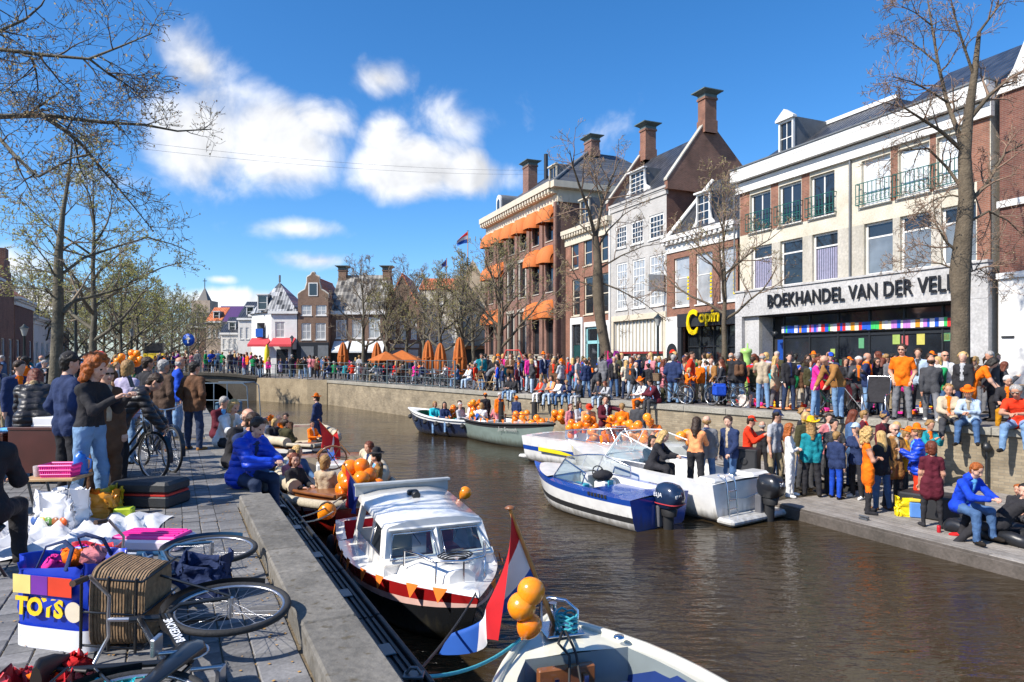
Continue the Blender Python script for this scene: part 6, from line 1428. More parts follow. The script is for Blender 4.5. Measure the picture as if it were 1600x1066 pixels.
rsit(1513,603,'sitlean',RF+10,'pale','denim',('short','fair'),'person in pale jacket and orange hat drinking on the edge',st=FJK,near=True,hats=[('hat','orange')])
rsit(1590,598,'sitlean',RF+5,'scarlet','jeans',('short','greyhair'),'man in red-orange shirt at the right edge of frame',st=TS,near=True,glasses=True)
q_=on_edge(1548,-1.1); person((q_.x,q_.y,RQ+.3),RF+15,'sit2','black','mustard',('short','silver'),'white-haired man in black leather jacket and mustard trousers',.98,st=JK,near=True,vox=.02,group=GT)
# ---------------------------------------------------------------- on the pontoon
GP='people on the wooden pontoon'
def PN(px,feet,head,pose,face,top,bot,hair,label,**kw):return S(px,feet,head,pose,face,top,bot,hair,label,z=PON,group=GP,**kw)
PN(1168,None,648,'phone',60,'scarlet','scarlet',('short','brunette'),'man in orange-red overalls and cap beside the black speaker',d=16.3,st=JK,hats=[('cap','scarlet')])
PN(1191,752,657,'drink',160,'black','black',('bald','greyhair'),'man in black shirt and leather trousers seen from behind',st=TS,vox=.02)
PN(1234,776,660,'fold',60,'white','white',('long','ginger'),'red-haired woman dressed all in white',st=dict(fem=True,hem='waist',bulk=.008),near=True,glasses=True,shoe='white')
PN(1268,776,655,'stand',175,'teal','black',('long','fair'),'woman in teal jacket and yellow cowboy hat from behind',st=dict(fem=True,bulk=.014),near=True,vox=.02,hats=[('cowboy','yellow')])
PN(1303,None,653,'fold',0,'charcoal','black',('short','dark'),'man in dark T-shirt behind the standing table',d=15.3,st=TS)
PN(1306,779,673,'stand',120,'navy','blue',('short','fair'),'boy in navy tracksuit top with white stripes',st=JK,vox=.02)
PN(1338,779,660,'raise_',-60,'navy','black',('pony','blonde'),'woman in pale blue cap raising a cup',st=FTS,hats=[('cap','pale')],shoe='white',vox=.02)
PN(1356,802,668,'fold',70,'orange','orange',('bigcurly','blonde'),'woman with wild blonde hair in orange dress and black boots',st=dict(fem=True,sleeve='none',hem='thigh',leg='tights',bulk=.004,boots=True),near=True,shoe='black')
PN(1378,797,672,'stand',200,'black','denim',('long','blonde'),'woman in black jacket behind the orange dress',st=FJK,shoe='brown',vox=.02)
PN(1396,None,660,'drink',20,'tan','black',('bald','brunette'),'bald man in sunglasses and yellow-orange poncho',d=14.,st=dict(bulk=.04,hem='thigh'),near=True,vox=.02,glasses=True)
PN(1411,None,668,'phone',60,'mustard','black',('short','fair'),'person in orange felt hat and yellow jacket at the table',d=14.6,st=PUF,hats=[('hat','orange')])
PN(1434,800,665,'drink',-110,'royal','scarlet',('short','fair'),'man in shiny blue padded jacket and red-orange trousers',st=PUF,near=True,vox=.02,hats=[('hat','orange')],topmat=padded('royal'))
PN(1456,824,688,'stand',165,'maroon','black',('bob','auburn'),'woman in burgundy print dress and black leggings',st=dict(fem=True,hem='thigh',sleeve='short',leg='tights',bulk=.006),near=True,shoe='black')
def PSIT(px,head,d,zs,pose,face,top,bot,hair,label,**kw):return sit(px,head,d,zs,pose,face,top,bot,hair,label,group=GP,**kw)
PSIT(1500,717,11.7,PON+.46,'sitlean',20,'royal','denim',('short','ginger'),'red-haired boy in blue hooded jacket seated on black box',st=JK,near=True,hats=[('hood','royal')])
PSIT(1562,772,11.5,PON+.2,'lie',-105,'black','black',('short','dark'),'youth in black T-shirt with white sleeve stripes lying back',st=TS,near=True,shoe='red',sc=1.)
PSIT(1592,762,12.2,PON+.14,'sitlow',-40,'black','charcoal',('short','ginger'),'ginger person in black leather jacket at right on cushions',st=JK,near=True,vox=.02)
# ---------------------------------------------------------------- on the jetty behind the balloon boat
GJ='people on the jetty below the quay'
def JN(px,head,d,pose,face,top,bot,hair,label,**kw):return S(px,None,head,pose,face,top,bot,hair,label,z=PON,d=d,group=GJ,**kw)
JN(891,630,23.6,'stand',30,'rose','jeans',('pony','auburn'),'woman in pink striped top on the jetty',st=FJK)
JN(905,626,23.2,'fold',40,'lightgrey','jeans',('long','brunette'),'woman with long brown hair in pale print dress',st=FJK)
JN(918,628,22.9,'bend',0,'peach','orange',('short','ginger'),'person in peach shirt and orange hat behind balloons',st=SW,hats=[('hat','scarlet')],sc=.95)
JN(945,617,22.4,'reach',20,'maroon','grey',('short','brunette'),'man in maroon jacket stretching out one arm',st=JK,vox=.02)
JN(972,629,21.6,'stand',170,'orange','denim',('short','fair'),'man in plain orange shirt seen from behind among balloons',st=TS,vox=.02)
JN(996,624,21.3,'stand',150,'charcoal','denim',('short','brunette'),'man in dark hooded jacket behind the orange shirt',st=JK)
# ================================================================ the crowds further off
CR=random.Random(77); SCF=dict(bulk=.02,fem=True,scarf=1)
TOPS=['navy','navy','navy','black','black','black','black','black','charcoal','charcoal','charcoal','denim','denim','grey','grey','orange','orange','scarlet','red','blue','sky','white','white','cream','beige','brown','brown','olive','olive','teal','maroon','pink','lightgrey','tan','leather','purple','green','lilac','rose']
BOTS=['jeans','denim','darkjeans','black','charcoal','khaki','grey','pale']
HAIRS=[('short','brunette'),('short','dark'),('short','fair'),('short','greyhair'),('bob','blonde'),('bob','brunette'),('long','brunette'),('long','blonde'),('long','auburn'),('bald','greyhair'),('curly','fair'),('pony','brunette')]
NICE=dict(navy='navy',black='black',charcoal='charcoal',denim='dark denim',grey='grey',orange='orange',scarlet='orange-red',red='red',blue='blue',sky='sky-blue',white='white',cream='cream',beige='beige',brown='brown',olive='olive',teal='teal',maroon='maroon',pink='pink',lightgrey='light grey',leather='dark leather',rose='dusty pink',tan='tan',purple='purple',green='green',lilac='lilac')
HN=dict(short='short',bob='chin-length',long='long',bald='thinning',curly='curly',pony='tied-back')
CN=dict(brunette='brown',dark='black',fair='fair',greyhair='grey',blonde='blonde',auburn='auburn')
CROWD=[]
def crowd(pts,where,group,z,vox,poses=('stand','stand2','pocket','drink','fold','phone'),face=None,seat=0.,styles=(JK,FJK,PUF,SW,FCOAT,SCF,TS),hs=(.84,1.05)):
 for x,y in pts:
  f=CR.uniform(-180,180)if face is None else face+CR.gauss(0,35); tp=CR.choice(TOPS); h=CR.choice(HAIRS); st=CR.choice(styles)
  bt=CR.choice(BOTS); zz=z(x,y)if callable(z)else z
  hats=[(CR.choice(('cap','hat','beanie')),CR.choice(('orange','orange','navy','black')))]if CR.random()<.14 else()
  lb='person in %s with %s %s hair %s'%(NICE[tp],HN[h[0]],CN[h[1]],where)
  if hats:lb='person in %s with %s %s %s'%(NICE[tp],hats[0][1],dict(cap='cap',hat='hat',beanie='beanie')[hats[0][0]],where)
  CROWD.append(((x,y,zz+seat),f,CR.choice(poses),tp,bt,h,lb,CR.uniform(*hs)if CR.random()>.12 or seat else CR.uniform(.6,.76),dict(st=st,group=group,vox=vox,hats=hats,pack=CR.choice(('black','navy','red','brown'))if CR.random()<.13 else None,acc=CR.choice(('orange','scarlet',None,None,None,None,None,None,None)))))
def scatter(n,fn,mind=.5):
 out=[]; tries=0
 while len(out)<n and tries<n *60:
  tries+=1; p=fn()
  if p and all((p[0]-q[0])**2+(p[1]-q[1])**2>mind *mind for q in out):out.append(p)
 return out
def ray(px,d):return((px-CX)/F *d,d)
# packed street between the right quay and the shops: first the rows nearest the water, then deeper
def fn_r():
 px=CR.uniform(748,1180); k=(px-CX)/F; y0=22.94/(k+.748)+1.2; y1=min(FA/(k+FB)-2,y0+10); d=y0+(y1-y0)*CR.random()**1.7; return ray(px,d)
crowd(scatter(96,fn_r,.5),'in the packed shop street','crowd on the right quay street',RQ,.028)
def fn_r2():
 px=CR.uniform(1165,1560); k=(px-CX)/F; y0=22.94/(k+.748)+3.4; y1=FA/(k+FB)-1.2; d=CR.uniform(y0,max(y1,y0+.5)); return ray(px,d)
crowd(scatter(26,fn_r2,.6),'before the bookshop','crowd before the bookshop',RQ,.028)
def fn_r3():px=CR.uniform(1180,1580); k=(px-CX)/F; return ray(px,22.94/(k+.748)+CR.uniform(.9,3.6))
crowd(scatter(16,fn_r3,.75),'close behind the quay edge','people near the right quay edge',RQ,.028)
def fn_p():px=CR.uniform(1200,1490); p=ray(px,CR.uniform(15.9,18.3)); return p if(Vector((p[0],p[1],0))-RQ0).dot(RN)>.45 else None
crowd(scatter(11,fn_p,.6),'at the pontoon back','people at the back of the pontoon',PON,.028,face=30)
# bridge
bu=Vector((math.cos(ba),math.sin(ba),0)); bv=Vector((-bu.y,bu.x,0))
def fn_b():x=CR.uniform(.6,BW-.3); y=CR.uniform(.5,6)**1.; p=BL+bu *x+bv *y; return(p.x,p.y)
crowd(scatter(34,fn_b,.5),'crossing the arched bridge','crowd on the bridge',lambda x,y:deck_z((Vector((x,y,0))-BL).dot(bu)),.04)
# corner by the white house and terrace
def fn_c():px=CR.uniform(400,510); return ray(px,CR.uniform(51,61))
crowd(scatter(24,fn_c,.6),'near the corner house railing','crowd at the corner house',RQ,.04)
def fn_t():
 px=CR.uniform(505,742); k=(px-CX)/F; y0=22.94/(k+.748)+.9; return ray(px,y0+CR.uniform(0,9))
crowd(scatter(44,fn_t,.75),'seated on the fenced terrace','guests on the terrace',RQ,.04,poses=('sit','sit2','sitlean','sitturn'),seat=.45)
# left street
def fn_l():
 px=CR.uniform(-20,330); d=CR.uniform(16,48); x,y=ray(px,d); return(x,y)if x<lq_x(y)-1.5-(3.5 if d<22 else 0)else None
crowd(scatter(40,fn_l,.7),'in the busy left street','crowd in the left street',0.,.028)
# the nearest of them as single people, the far rest as one mass
NFIX=NP[0]+42; CROWD.sort(key=lambda c:c[0][1])
SEEN=set()
for c in CROWD[:300-NFIX]:
 c=list(c)
 if c[6]in SEEN:c[6]=c[6].replace(' with ',' and %s trousers with '%dict(jeans='blue jean',denim='dark jean',darkjeans='navy',pale='pale',khaki='khaki',black='black',charcoal='charcoal',grey='grey')[c[4]],1)
 SEEN.add(c[6]); person(*c[:8],**c[8])
far=[]; fmat=[]; fidx={}
def fslot(m):
 if m.name not in fidx:fidx[m.name]=len(fmat); fmat.append(m)
 return fidx[m.name]
MC={}
def farfig(loc,f,pose,tp,bt,h,sc,st):
 me,J=body_mesh(pose,st,.064)
 for me_,M,mm in((me,Matrix(),(m_skin[0],cloth(tp),cloth(bt),cloth('dark'),m_eye,m_lip,m_brow,cloth('grey'))),(hair_mesh(h[0],2),Matrix.Translation(J['hc']-Vector((0,0,J['drop']))),(hairm(h[1]),))):
  if me_.name not in MC:
   V=np.empty(len(me_.vertices)*3,np.float32); me_.vertices.foreach_get('co',V); Q=np.empty(len(me_.loops),np.int32); me_.loops.foreach_get('vertex_index',Q); I=np.empty(len(me_.polygons),np.int32); me_.polygons.foreach_get('material_index',I); MC[me_.name]=(V.reshape(-1,3),Q.reshape(-1,4),I)
  V,Q,I=MC[me_.name]; T=Matrix.Translation(loc)@Matrix.Rotation(R(f),4,'Z')@Matrix.Scale(sc,4)@M; T=np.array(T); far.append((V@T[:3,:3].T+T[:3,3],Q,np.array([fslot(m)for m in mm])[I]))
for c in CROWD[300-NFIX:]:farfig(c[0],c[1],c[2],c[3],c[4],c[5],c[7],c[8]['st'])
for i in range(150):
 zone=CR.random()
 if zone<.4:px,d,zz=CR.uniform(110,400),CR.uniform(56,95),0.
 elif zone<.7:px,d,zz=CR.uniform(750,1030),CR.uniform(40,46),RQ
 else:px,d,zz=CR.uniform(470,760),CR.uniform(50,64),RQ
 farfig((*ray(px,d),zz),CR.uniform(-180,180),CR.choice(('stand','pocket','drink')),CR.choice(TOPS),CR.choice(BOTS),CR.choice(HAIRS),CR.uniform(.86,1.05),CR.choice((JK,FJK)))
me=np_mesh('distant_crowd',far,len(fmat))
for i,m in enumerate(fmat):me.materials[i]=m
o=kind(link('distant_crowd',me),'stuff'); o['label']='far mass of people beyond the bridge and terrace'
# ================================================================ boats
def clear_glass():
 m,nt,b=_new('clear_glass'); N=nt.nodes.new; L=nt.links.new; out=nt.nodes['Material Output']
 t=N('ShaderNodeBsdfTransparent'); t.inputs[0].default_value=(.82,.88,.88,1); g=N('ShaderNodeBsdfGlossy'); g.inputs['Roughness'].default_value=.02;     mx=N('ShaderNodeMixShader'); mx.inputs[0].default_value=.13; L(t.outputs[0],mx.inputs[1]); L(g.outputs[0],mx.inputs[2]); L(mx.outputs[0],out.inputs[0]); nt.nodes.remove(b); return m
m_clear=clear_glass()
def gel(name,c,rough=.2,var=.13):
 m=mat(name,c,rough,var,3.5,coat=.5,bump=.02,bscale=5); nt=m.node_tree; N=nt.nodes.new; L=nt.links.new; b=nt.nodes['Principled BSDF']; src=b.inputs['Base Color'].links[0].from_socket
 tc=N('ShaderNodeTexCoord'); sp=N('ShaderNodeSeparateXYZ'); L(tc.outputs['Object'],sp.inputs[0]); mp=N('ShaderNodeMapping'); mp.inputs['Scale'].default_value=(9,9,1.2); L(tc.outputs['Object'],mp.inputs[0]); nz=N('ShaderNodeTexNoise'); nz.inputs['Scale'].default_value=1; nz.inputs['Detail'].default_value=5; L(mp.outputs[0],nz.inputs['Vector'])
 ad=N('ShaderNodeMath'); ad.operation='MULTIPLY_ADD'; L(nz.outputs['Fac'],ad.inputs[0]); ad.inputs[1].default_value=-.55; L(sp.outputs[2],ad.inputs[2]); mr=N('ShaderNodeMapRange'); L(ad.outputs[0],mr.inputs[0])
 for k,v in((1,-.22),(2,.02),(3,.55),(4,0.)):mr.inputs[k].default_value=v
 mx=N('ShaderNodeMix'); mx.data_type='RGBA'; L(mr.outputs[0],mx.inputs[0]); L(src,mx.inputs[6]); mx.inputs[7].default_value=(.07,.06,.035,1); L(mx.outputs[2],b.inputs['Base Color']); return m
g_white=gel('gelcoat_white',(.76,.75,.72)); g_cream=gel('gelcoat_cream',(.66,.64,.53)); g_black=gel('hull_black',(.012,.013,.015),.2); g_red=gel('varnish_red',(.33,.012,.014),.15); g_blue=gel('deck_blue',(.01,.06,.32),.2)
g_navy=gel('hull_navy',(.012,.02,.05),.25); g_grey=gel('hull_grey_green',(.2,.25,.22),.35); g_green=gel('green_inside',(.01,.13,.07),.4); g_dred=gel('hull_red',(.4,.015,.01),.25); g_pink=mat('rub_strip',(.75,.48,.42),.5)
m_wood=mat('varnished_wood',(.22,.08,.025),.35,.3,5,.1,40,coat=.4); m_chrome=mat('chrome',(.7,.7,.72),.18,.05,5,metal=1.); m_rope=mat('rope',(.42,.37,.28),.95,.25,30,.6,90); m_rope_b=mat('blue_rope',(.05,.35,.42),.9,.2,30,.5,90); m_rubber=mat('black_rubber',(.015,.015,.016),.65)
m_cush=mat('cream_cushion',(.5,.42,.3),.9,.15,5,.3,14); m_vinyl_b=mat('blue_vinyl',(.012,.035,.16),.45,.12,5,.15,12); m_vinyl_r=mat('red_vinyl',(.5,.02,.03),.45); m_lgrey=mat('boat_grey',(.4,.42,.42),.5)
class Boat:
 def __init__(s,name,label,stern,bow,B,fb,fs,draft,mats,bands,transom=.75,rake=.3,full=2.2,cockpit=None,deck=0,side=.18,floor=.12,inner=None,sag=.06,chine=.55,L=None,gunwale=None,gr=.03):
  d=Vector((bow[0]-stern[0],bow[1]-stern[1],0)); s.L=L or d.length; s.root=thing(name,label,'boat',(stern[0],stern[1],WAT),math.atan2(d.y,d.x)); s.B=B; s.P=(fb,fs,transom,full,sag); L_=s.L; n=22; m=len(bands)
  rows_p,rows_s=[],[]
  for i in range(n+1):
   t=i/n; hb=s.hb(t); sh=s.sheer(t); kz=-draft+(draft+sh *.35)*max(0,(t-.72)/.28)**2.2; rp,rs=[],[]
   for j in range(m+1):
    v=j/m; y=hb *(min(1,(v/.35)**.7 *.82)if v<.35 else .82+.18 *((v-.35)/.65)**.8)if chine>.5 else hb *v **.45
    x=L_ *t *.94+rake *v *t **5; z=kz+(sh-kz)*v; rp.append((x,y,z)); rs.append((x,-y,z))
   rows_p.append(rp); rows_s.append(rs)
  q=MB(); q.grid(rows_p,mis=bands); q.grid([r[::-1]for r in rows_s],mis=bands[::-1]); q.poly([p for p in rows_p[0]]+[p for p in rows_s[0]][::-1],bands[-1]); s.hull=q.to('hull',mats,s.root)
  s.edge=[r[-1]for r in rows_p]
  # deck, side decks, coaming, inner sides and floor
  q=MB(); ta,tb=cockpit or(2,3); xs=s.edge; md=[deck]
  def row(i):x,y,z=xs[i]; return[(x,y,z),(x,y *.5,z+.03),(x,0,z+.045),(x,-y *.5,z+.03),(x,-y,z)]
  ia,ib=int(round(ta *n)),int(round(tb *n)); ib=min(ib,n)
  if cockpit:
   if ia>0:q.grid([row(i)for i in range(0,ia+1)])
   if ib<n:q.grid([row(i)for i in range(ib,n+1)])
   for sg in(1,-1):
    q.grid([[(xs[i][0],sg *xs[i][1],xs[i][2]),(xs[i][0],sg *max(.02,xs[i][1]-side),xs[i][2]+.02)]for i in range(ia,ib+1)])
  else:q.grid([row(i)for i in range(n+1)])
  s.deck=q.to('deck',mats[deck],s.root)
  if cockpit:
   q=MB()
   for sg in(1,-1):q.grid([[(xs[i][0],sg *max(.02,xs[i][1]-side),xs[i][2]+.02),(xs[i][0],sg *max(.02,xs[i][1]-side),floor)]for i in range(ia,ib+1)])
   for i in(ia,ib):w=max(.02,xs[i][1]-side); q.poly([(xs[i][0],-w,floor),(xs[i][0],w,floor),(xs[i][0],w,xs[i][2]+.03),(xs[i][0],-w,xs[i][2]+.03)])
   q.grid([[(xs[i][0],max(.02,xs[i][1]-side),floor),(xs[i][0],-max(.02,xs[i][1]-side),floor)]for i in range(ia,ib+1)]); q.to('cockpit',inner or mats[deck],s.root)
  if gunwale is not None:
   q=MB()
   for sg in(1,-1):q.tube([(p[0],sg *(p[1]+.005),p[2]+gr *.2)for p in xs],gr,6)
   q.tube([(xs[0][0],xs[0][1],xs[0][2]),(xs[0][0],-xs[0][1],xs[0][2])],gr,6); q.to('gunwale',gunwale,s.root)
 def hb(s,t):
  fb,fs,tr,full,sg=s.P; return s.B/2 *((tr+(1-tr)*math.sin(min(1,t/.45)*math.pi/2))if t<.45 else max(.004,1-((t-.45)/.55)**full))
 def sheer(s,t):fb,fs,tr,full,sg=s.P; return fs+(fb-fs)*t **1.8-sg *math.sin(math.pi *t)
 def part(s,name,q,m,parent=None):return q.to(name,m,parent or s.root)
 def w(s,x,y,z):return s.root.matrix_basis@Vector((x,y,z))
 def local(s,p):return s.root.matrix_basis.inverted()@Vector(p)
def outboard(B,x,y,z,m_cowl,text,scale=1.,tcol=(.8,.8,.8),band=None):
 """cowl, midsection, bracket, lower leg; hangs behind the transom"""
 t=thing('outboard_motor','','outboard motor'); t.parent=B.root; t.location=(x,y,z); t.scale=(scale,)*3
 for k in('label','category'):del t[k]
 q=MB(); rows=[]
 for zz,a,b,dx in((0,.13,.12,0),(.05,.19,.155,-.01),(.16,.215,.17,-.015),(.27,.2,.16,-.01),(.34,.16,.125,.01),(.37,.08,.06,.02)):
  rows.append([(dx+a *abs(math.cos(u))**.6 *(1 if math.cos(u)>0 else-1)-.05,b *abs(math.sin(u))**.6 *(1 if math.sin(u)>0 else-1),zz)for u in np.linspace(0,2 *math.pi,20,endpoint=False)])
 q.grid(rows,closed=True); q.poly(rows[-1]); q.poly(rows[0][::-1]); cw=q.to('cowl',m_cowl,t)
 q=MB(); q.lathe([(.12,-.12),(.14,-.02),(.125,0)],14,(-.05,0,0),sy=.75); q.tube([(-.04,0,-.1),(-.03,0,-.75)],[.085,.06],10,flat=.6); q.box(-.16,-.06,-.78,.1,.06,-.74,0,.01); q.to('leg',m_rubber,t)
 q=MB(); q.box(.05,-.11,-.3,.17,.11,.02,0,.01); q.to('bracket',mat('engine_grey',(.1,.1,.11),.5),t)
 if band:q=MB(); q.grid([[((.218 *abs(math.cos(u))**.6 *(1 if math.cos(u)>0 else-1))-.066,.174 *abs(math.sin(u))**.6 *(1 if math.sin(u)>0 else-1),zz)for u in np.linspace(0,2 *math.pi,20,endpoint=False)]for zz in(.07,.085)],closed=True); q.to('stripe',mat('band_red',band,.4),t)
 return t,cw
def fenders(B,xs,side,m,r=.09,ln=.4,drop=.0):
 for x in xs:
  t=x/B.L; y=B.hb(t)*side+side *r *.9; z=B.sheer(t)-.08-drop; q=MB(); q.lathe([(.01,-ln),(r *.8,-ln+.05),(r,-ln+.12),(r,-.1),(r *.7,-.03),(.01,0)],12,(x,y,z)); q.to('fender',m,B.root)
# ---------------------------------------------------------------- A: small cabin launch at the near left quay
A=Boat('cabin_launch','white cabin launch with red gunwale band and black hull by the quay',(-2.22,11.75),(-.36,7.45),2.0,.72,.62,.3,[g_white,g_black,g_pink,g_red],[1,1,1,1,1,1,1,1,2,3,3],transom=.8,rake=.28,full=2.3,cockpit=(.03,.28),deck=0,side=.14,floor=.15,inner=m_vinyl_r)
L=A.L; xf,xb=L-1.42,L-3.25
q=MB(); rows=[]                                    # raised fore trunk
for x in np.linspace(L-.55,xf,7):
 hb=max(.12,A.hb(x/L)-.26); z=A.sheer(x/L); rows.append([(x,hb,z+.02),(x,hb *.94,z+.13),(x,hb *.5,z+.19),(x,0,z+.2),(x,-hb *.5,z+.19),(x,-hb *.94,z+.13),(x,-hb,z+.02)])
q.grid(rows); q.poly(rows[0]); A.part('trunk_deck',q,g_white)
zs,zt=.80,1.14; wb,wt=.72,.62; xt=xf-.26
q=MB()                                               # cabin sides with window openings left between posts
def post(a,b,r=.05):q.tube([a,b],r,4,smooth=False)
for sg in(1,-1):
 post((xf,sg *wb,.6),(xt,sg *wt,zt),.075); post((xb,sg *(wb+.02),.55),(xb+.1,sg *wt,zt+.06),.06); post(((xf+xb)/2+.15,sg *(wb+.01),.6),((xt+xb)/2+.15,sg *wt,zt+.03),.05)
 q.poly([(xf,sg *wb,.5),(xb,sg *(wb+.02),.5),(xb,sg *(wb+.015),.82),(xf,sg *(wb-.005),.80)][::sg])
post((xf,0,.74),(xt,0,zt),.07); post((xt+.02,-wt,zt),(xt+.02,wt,zt),.07); post((xf,-wb,.78),(xf,wb,.78),.06); q.box(xf-.04,-wb,.5,xf+.02,wb,.80); q.box(xb-.03,-wb,.5,xb+.02,wb,.8); A.part('cabin',q,g_white)
q=MB(); rows=[]
for x in np.linspace(xt+.07,xb-.05,7):
 f=(x-xb)/(xt-xb); w=.66+.03 *(1-f); z=zt+.10 *max(0,1-f)**.8; rows.append([(x,w,z-.03),(x,w *.97,z+.04),(x,w *.55,z+.1),(x,0,z+.115),(x,-w *.55,z+.1),(x,-w *.97,z+.04),(x,-w,z-.03)])
q.grid(rows); q.poly(rows[0][::-1]); q.poly(rows[-1]); rf=q.to('roof',g_white,A.root,fix=True)
for sg in(1,-1):                                     # windscreen in two panes
 w0,w1=(.06,wb-.06)if sg>0 else(-wb+.06,-.06); t0,t1=(.06,wt-.05)if sg>0 else(-wt+.05,-.06)
 q=MB(); q.poly([(xf+.05,w0,.83),(xf+.05,w1,.83),(xt+.08,t1,zt-.05),(xt+.08,t0,zt-.05)]); pn=A.part('windscreen_pane',q,m_clear)
 q=MB(); c=[(xf+.055,w0,.83),(xf+.055,w1,.83),(xt+.085,t1,zt-.05),(xt+.085,t0,zt-.05)]; q.tube(c,.014,5,closed=True); q.to('window_seal',m_chrome,pn)
 q=MB(); q.poly([(xf-.08,sg *(wb+.004),.84),(xf-.75,sg *(wb+.012),.84),(xf-.8,sg *(wt+.02),zt-.02),(xt-.02,sg *(wt+.01),zt-.03)]); A.part('side_window',q,m_glass)
 q=MB(); q.tube([(xf-.08,sg *(wb+.008),.84),(xf-.75,sg *(wb+.016),.84),(xf-.8,sg *(wt+.024),zt-.02),(xt-.02,sg *(wt+.014),zt-.03)],.012,5,closed=True); A.part('window_seal',q,m_chrome)
for y,sx in((.32,0),(-.32,.1)):
 q=MB(); q.box(xf-1.0+sx,y-.2,.45,xf-.6+sx,y+.2,.72,0,.05); q.box(xf-1.08+sx,y-.2,.5,xf-.98+sx,y+.2,1.02,0,.04); A.part('seat',q,m_vinyl_r if y>0 else g_cream)
q=MB(); q.box(xf-.3,-.6,.6,xf-.05,.6,.78); A.part('dashboard',q,m_wood)
q=MB(); q.box(xb-.12,-.72,zt+.12,xb-.06,.72,zt+.30); q.box(xb-.12,-.74,zt+.28,xb-.0,.74,zt+.31); A.part('aft_visor',q,m_lgrey)
q=MB(); q.lathe([(.055,0),(.06,.09),(.045,.1)],14,M=Matrix.Translation((xb+.55,.02,zt+.21))@Matrix.Rotation(R(90),4,'Y')); q.tube([(xb+.5,.02,zt+.12),(xb+.5,.02,zt+.2)],.03,8); q.box(xb+.38,-.06,zt+.16,xb+.5,.1,zt+.26,0,.02); A.part('searchlight',q,mat('lamp_black',(.02,.02,.02),.4))
for y in(.36,-.36):
 q=MB(); q.tube([(xt+.01,y,zt+.02),(xt+.14,y *.6,zt-.2)],.007,4); q.tube([(xt-.12,y,zt+.10),(xt+.0,y,zt+.05)],.01,4); A.part('wiper',q,m_rubber)
q=MB(); zz=A.sheer(.85)+.2
for sg in(1,-1):q.tube([(L-.62,sg *.30,zz-.14),(L-.6,sg *.3,zz+.1),(L-.9,sg *.42,zz+.12)],.012,6)
q.tube([(L-1.22,.52,zz-.08),(L-1.2,.52,zz+.12),(L-.9,.42,zz+.14),(L-.6,.3,zz+.12),(L-.5,.0,zz+.12),(L-.6,-.3,zz+.12),(L-.9,-.42,zz+.14),(L-1.2,-.52,zz+.12),(L-1.22,-.52,zz-.08)],.014,6); q.tube([(L-.5,0,zz-.12),(L-.5,0,zz+.12)],.012,6); A.part('bow_rail',q,m_chrome)
r_=random.Random(3); q=MB()                                   # coiled line on the fore deck
for k in range(4):q.tube([(L-.95+(.1+.02 *k)*math.cos(a)+r_.gauss(0,.01),.05+(.13+.03 *k)*math.sin(a),zz+.02+.014 *k)for a in np.linspace(0,6.0,16)],.009,5)
A.part('coiled_rope',q,m_rubber)
m_org=mat('orange_flag',(.8,.17,.01),.8)
for x in(.5,1.05,1.4,1.95,2.4,3.0,3.4,3.95,4.3):
 for sg in(-1,1):
  e=[Vector((xx,(A.hb(xx/L)+.012)*sg,A.sheer(xx/L)+.06))for xx in(x-.085,x+.085)]; q=MB(); q.prism([e[0],e[1],(e[0]+e[1])/2+Vector((.01,sg *.03,-.16))],(0,sg *.004,0)); A.part('orange_pennant',q,m_org)
fenders(A,(.7,1.8),-1,m_rubber,.08,.45,-.05)
bow_a=A.w(L-.1,0,.74)
# ---------------------------------------------------------------- B: open boat in the near foreground
Bt=Boat('open_boat','cream open boat with blue seats in the near foreground',(1.72,1.75),(.33,6.72),2.15,.82,.72,.3,[g_cream,g_cream,m_rubber],[0,0,0,0,0,2,0,2],transom=.85,rake=.2,full=3.2,cockpit=(.05,.885),deck=0,side=.17,floor=.2,inner=gel('inner_grey',(.22,.26,.27),.4),gunwale=g_cream,gr=.04)
L=Bt.L
q=MB()
for sg in(1,-1):q.grid([[(x,sg *(Bt.hb(x/L)-.23),Bt.sheer(x/L)-.01),(x,sg *(Bt.hb(x/L)-.3),.42)]for x in np.linspace(1.2,L *.83,9)]);
Bt.part('side_cushion',q,m_vinyl_b)
for x in np.linspace(1.5,L *.75,5):
 for sg in(1,-1):q=MB(); q.ball((x,sg *(Bt.hb(x/L)-.25),.6),.016,8); Bt.part('button',q,m_chrome)
q=MB(); q.box(L *.55,-.6,.2,L *.8,.6,.46,0,.03); Bt.part('bow_bench',q,MATS['inner_grey'])
q=MB(); q.box(L *.57,-.52,.462,L *.79,.5,.53,0,.03); Bt.part('seat_cushion',q,m_vinyl_b)
q=MB(); q.ball((L *.7,.15,.6),(.2,.24,.12),14); q.ball((L *.74,-.22,.6),(.16,.2,.12),14); Bt.part('blue_pillow',q,m_vinyl_b)
q=MB(); q.box(L *.8,-.1,.3,L *.815,.4,.76,0,.01); h=Bt.part('hatch',q,m_wood)
for y in(0,.26):q=MB(); q.box(L *.79,y-.02,.62,L *.797,y+.02,.7); q.to('hinge',m_chrome,h)
q=MB(); q.tube([(L-.35,.16,.86),(L-.34,.16,1.08),(L-.42,.1,1.13),(L-.52,-.02,1.13),(L-.6,-.1,1.06),(L-.6,-.1,.86)],.018,8); q.box(L-.66,-.16,.85,L-.3,.2,.875,0,.01); q.lathe([(.03,0),(.035,.1),(.05,.12),(.04,.17)],12,(L-.28,.02,.86)); Bt.part('mooring_bitt',q,m_chrome)
q=MB(); q.lathe([(.05,0),(.045,.015),(.02,.018)],16,(L-.8,-.42,.86)); Bt.part('deck_cap',q,m_chrome)
r_=random.Random(8); q=MB()
for k in range(7):q.tube([(L-.55+(.09+.02 *r_.random())*math.cos(a+k),-.02+.1 *math.sin(a+k),.9+.02 *k+.02 *math.sin(3 *a))for a in np.linspace(0,5.6,14)],.011,5)
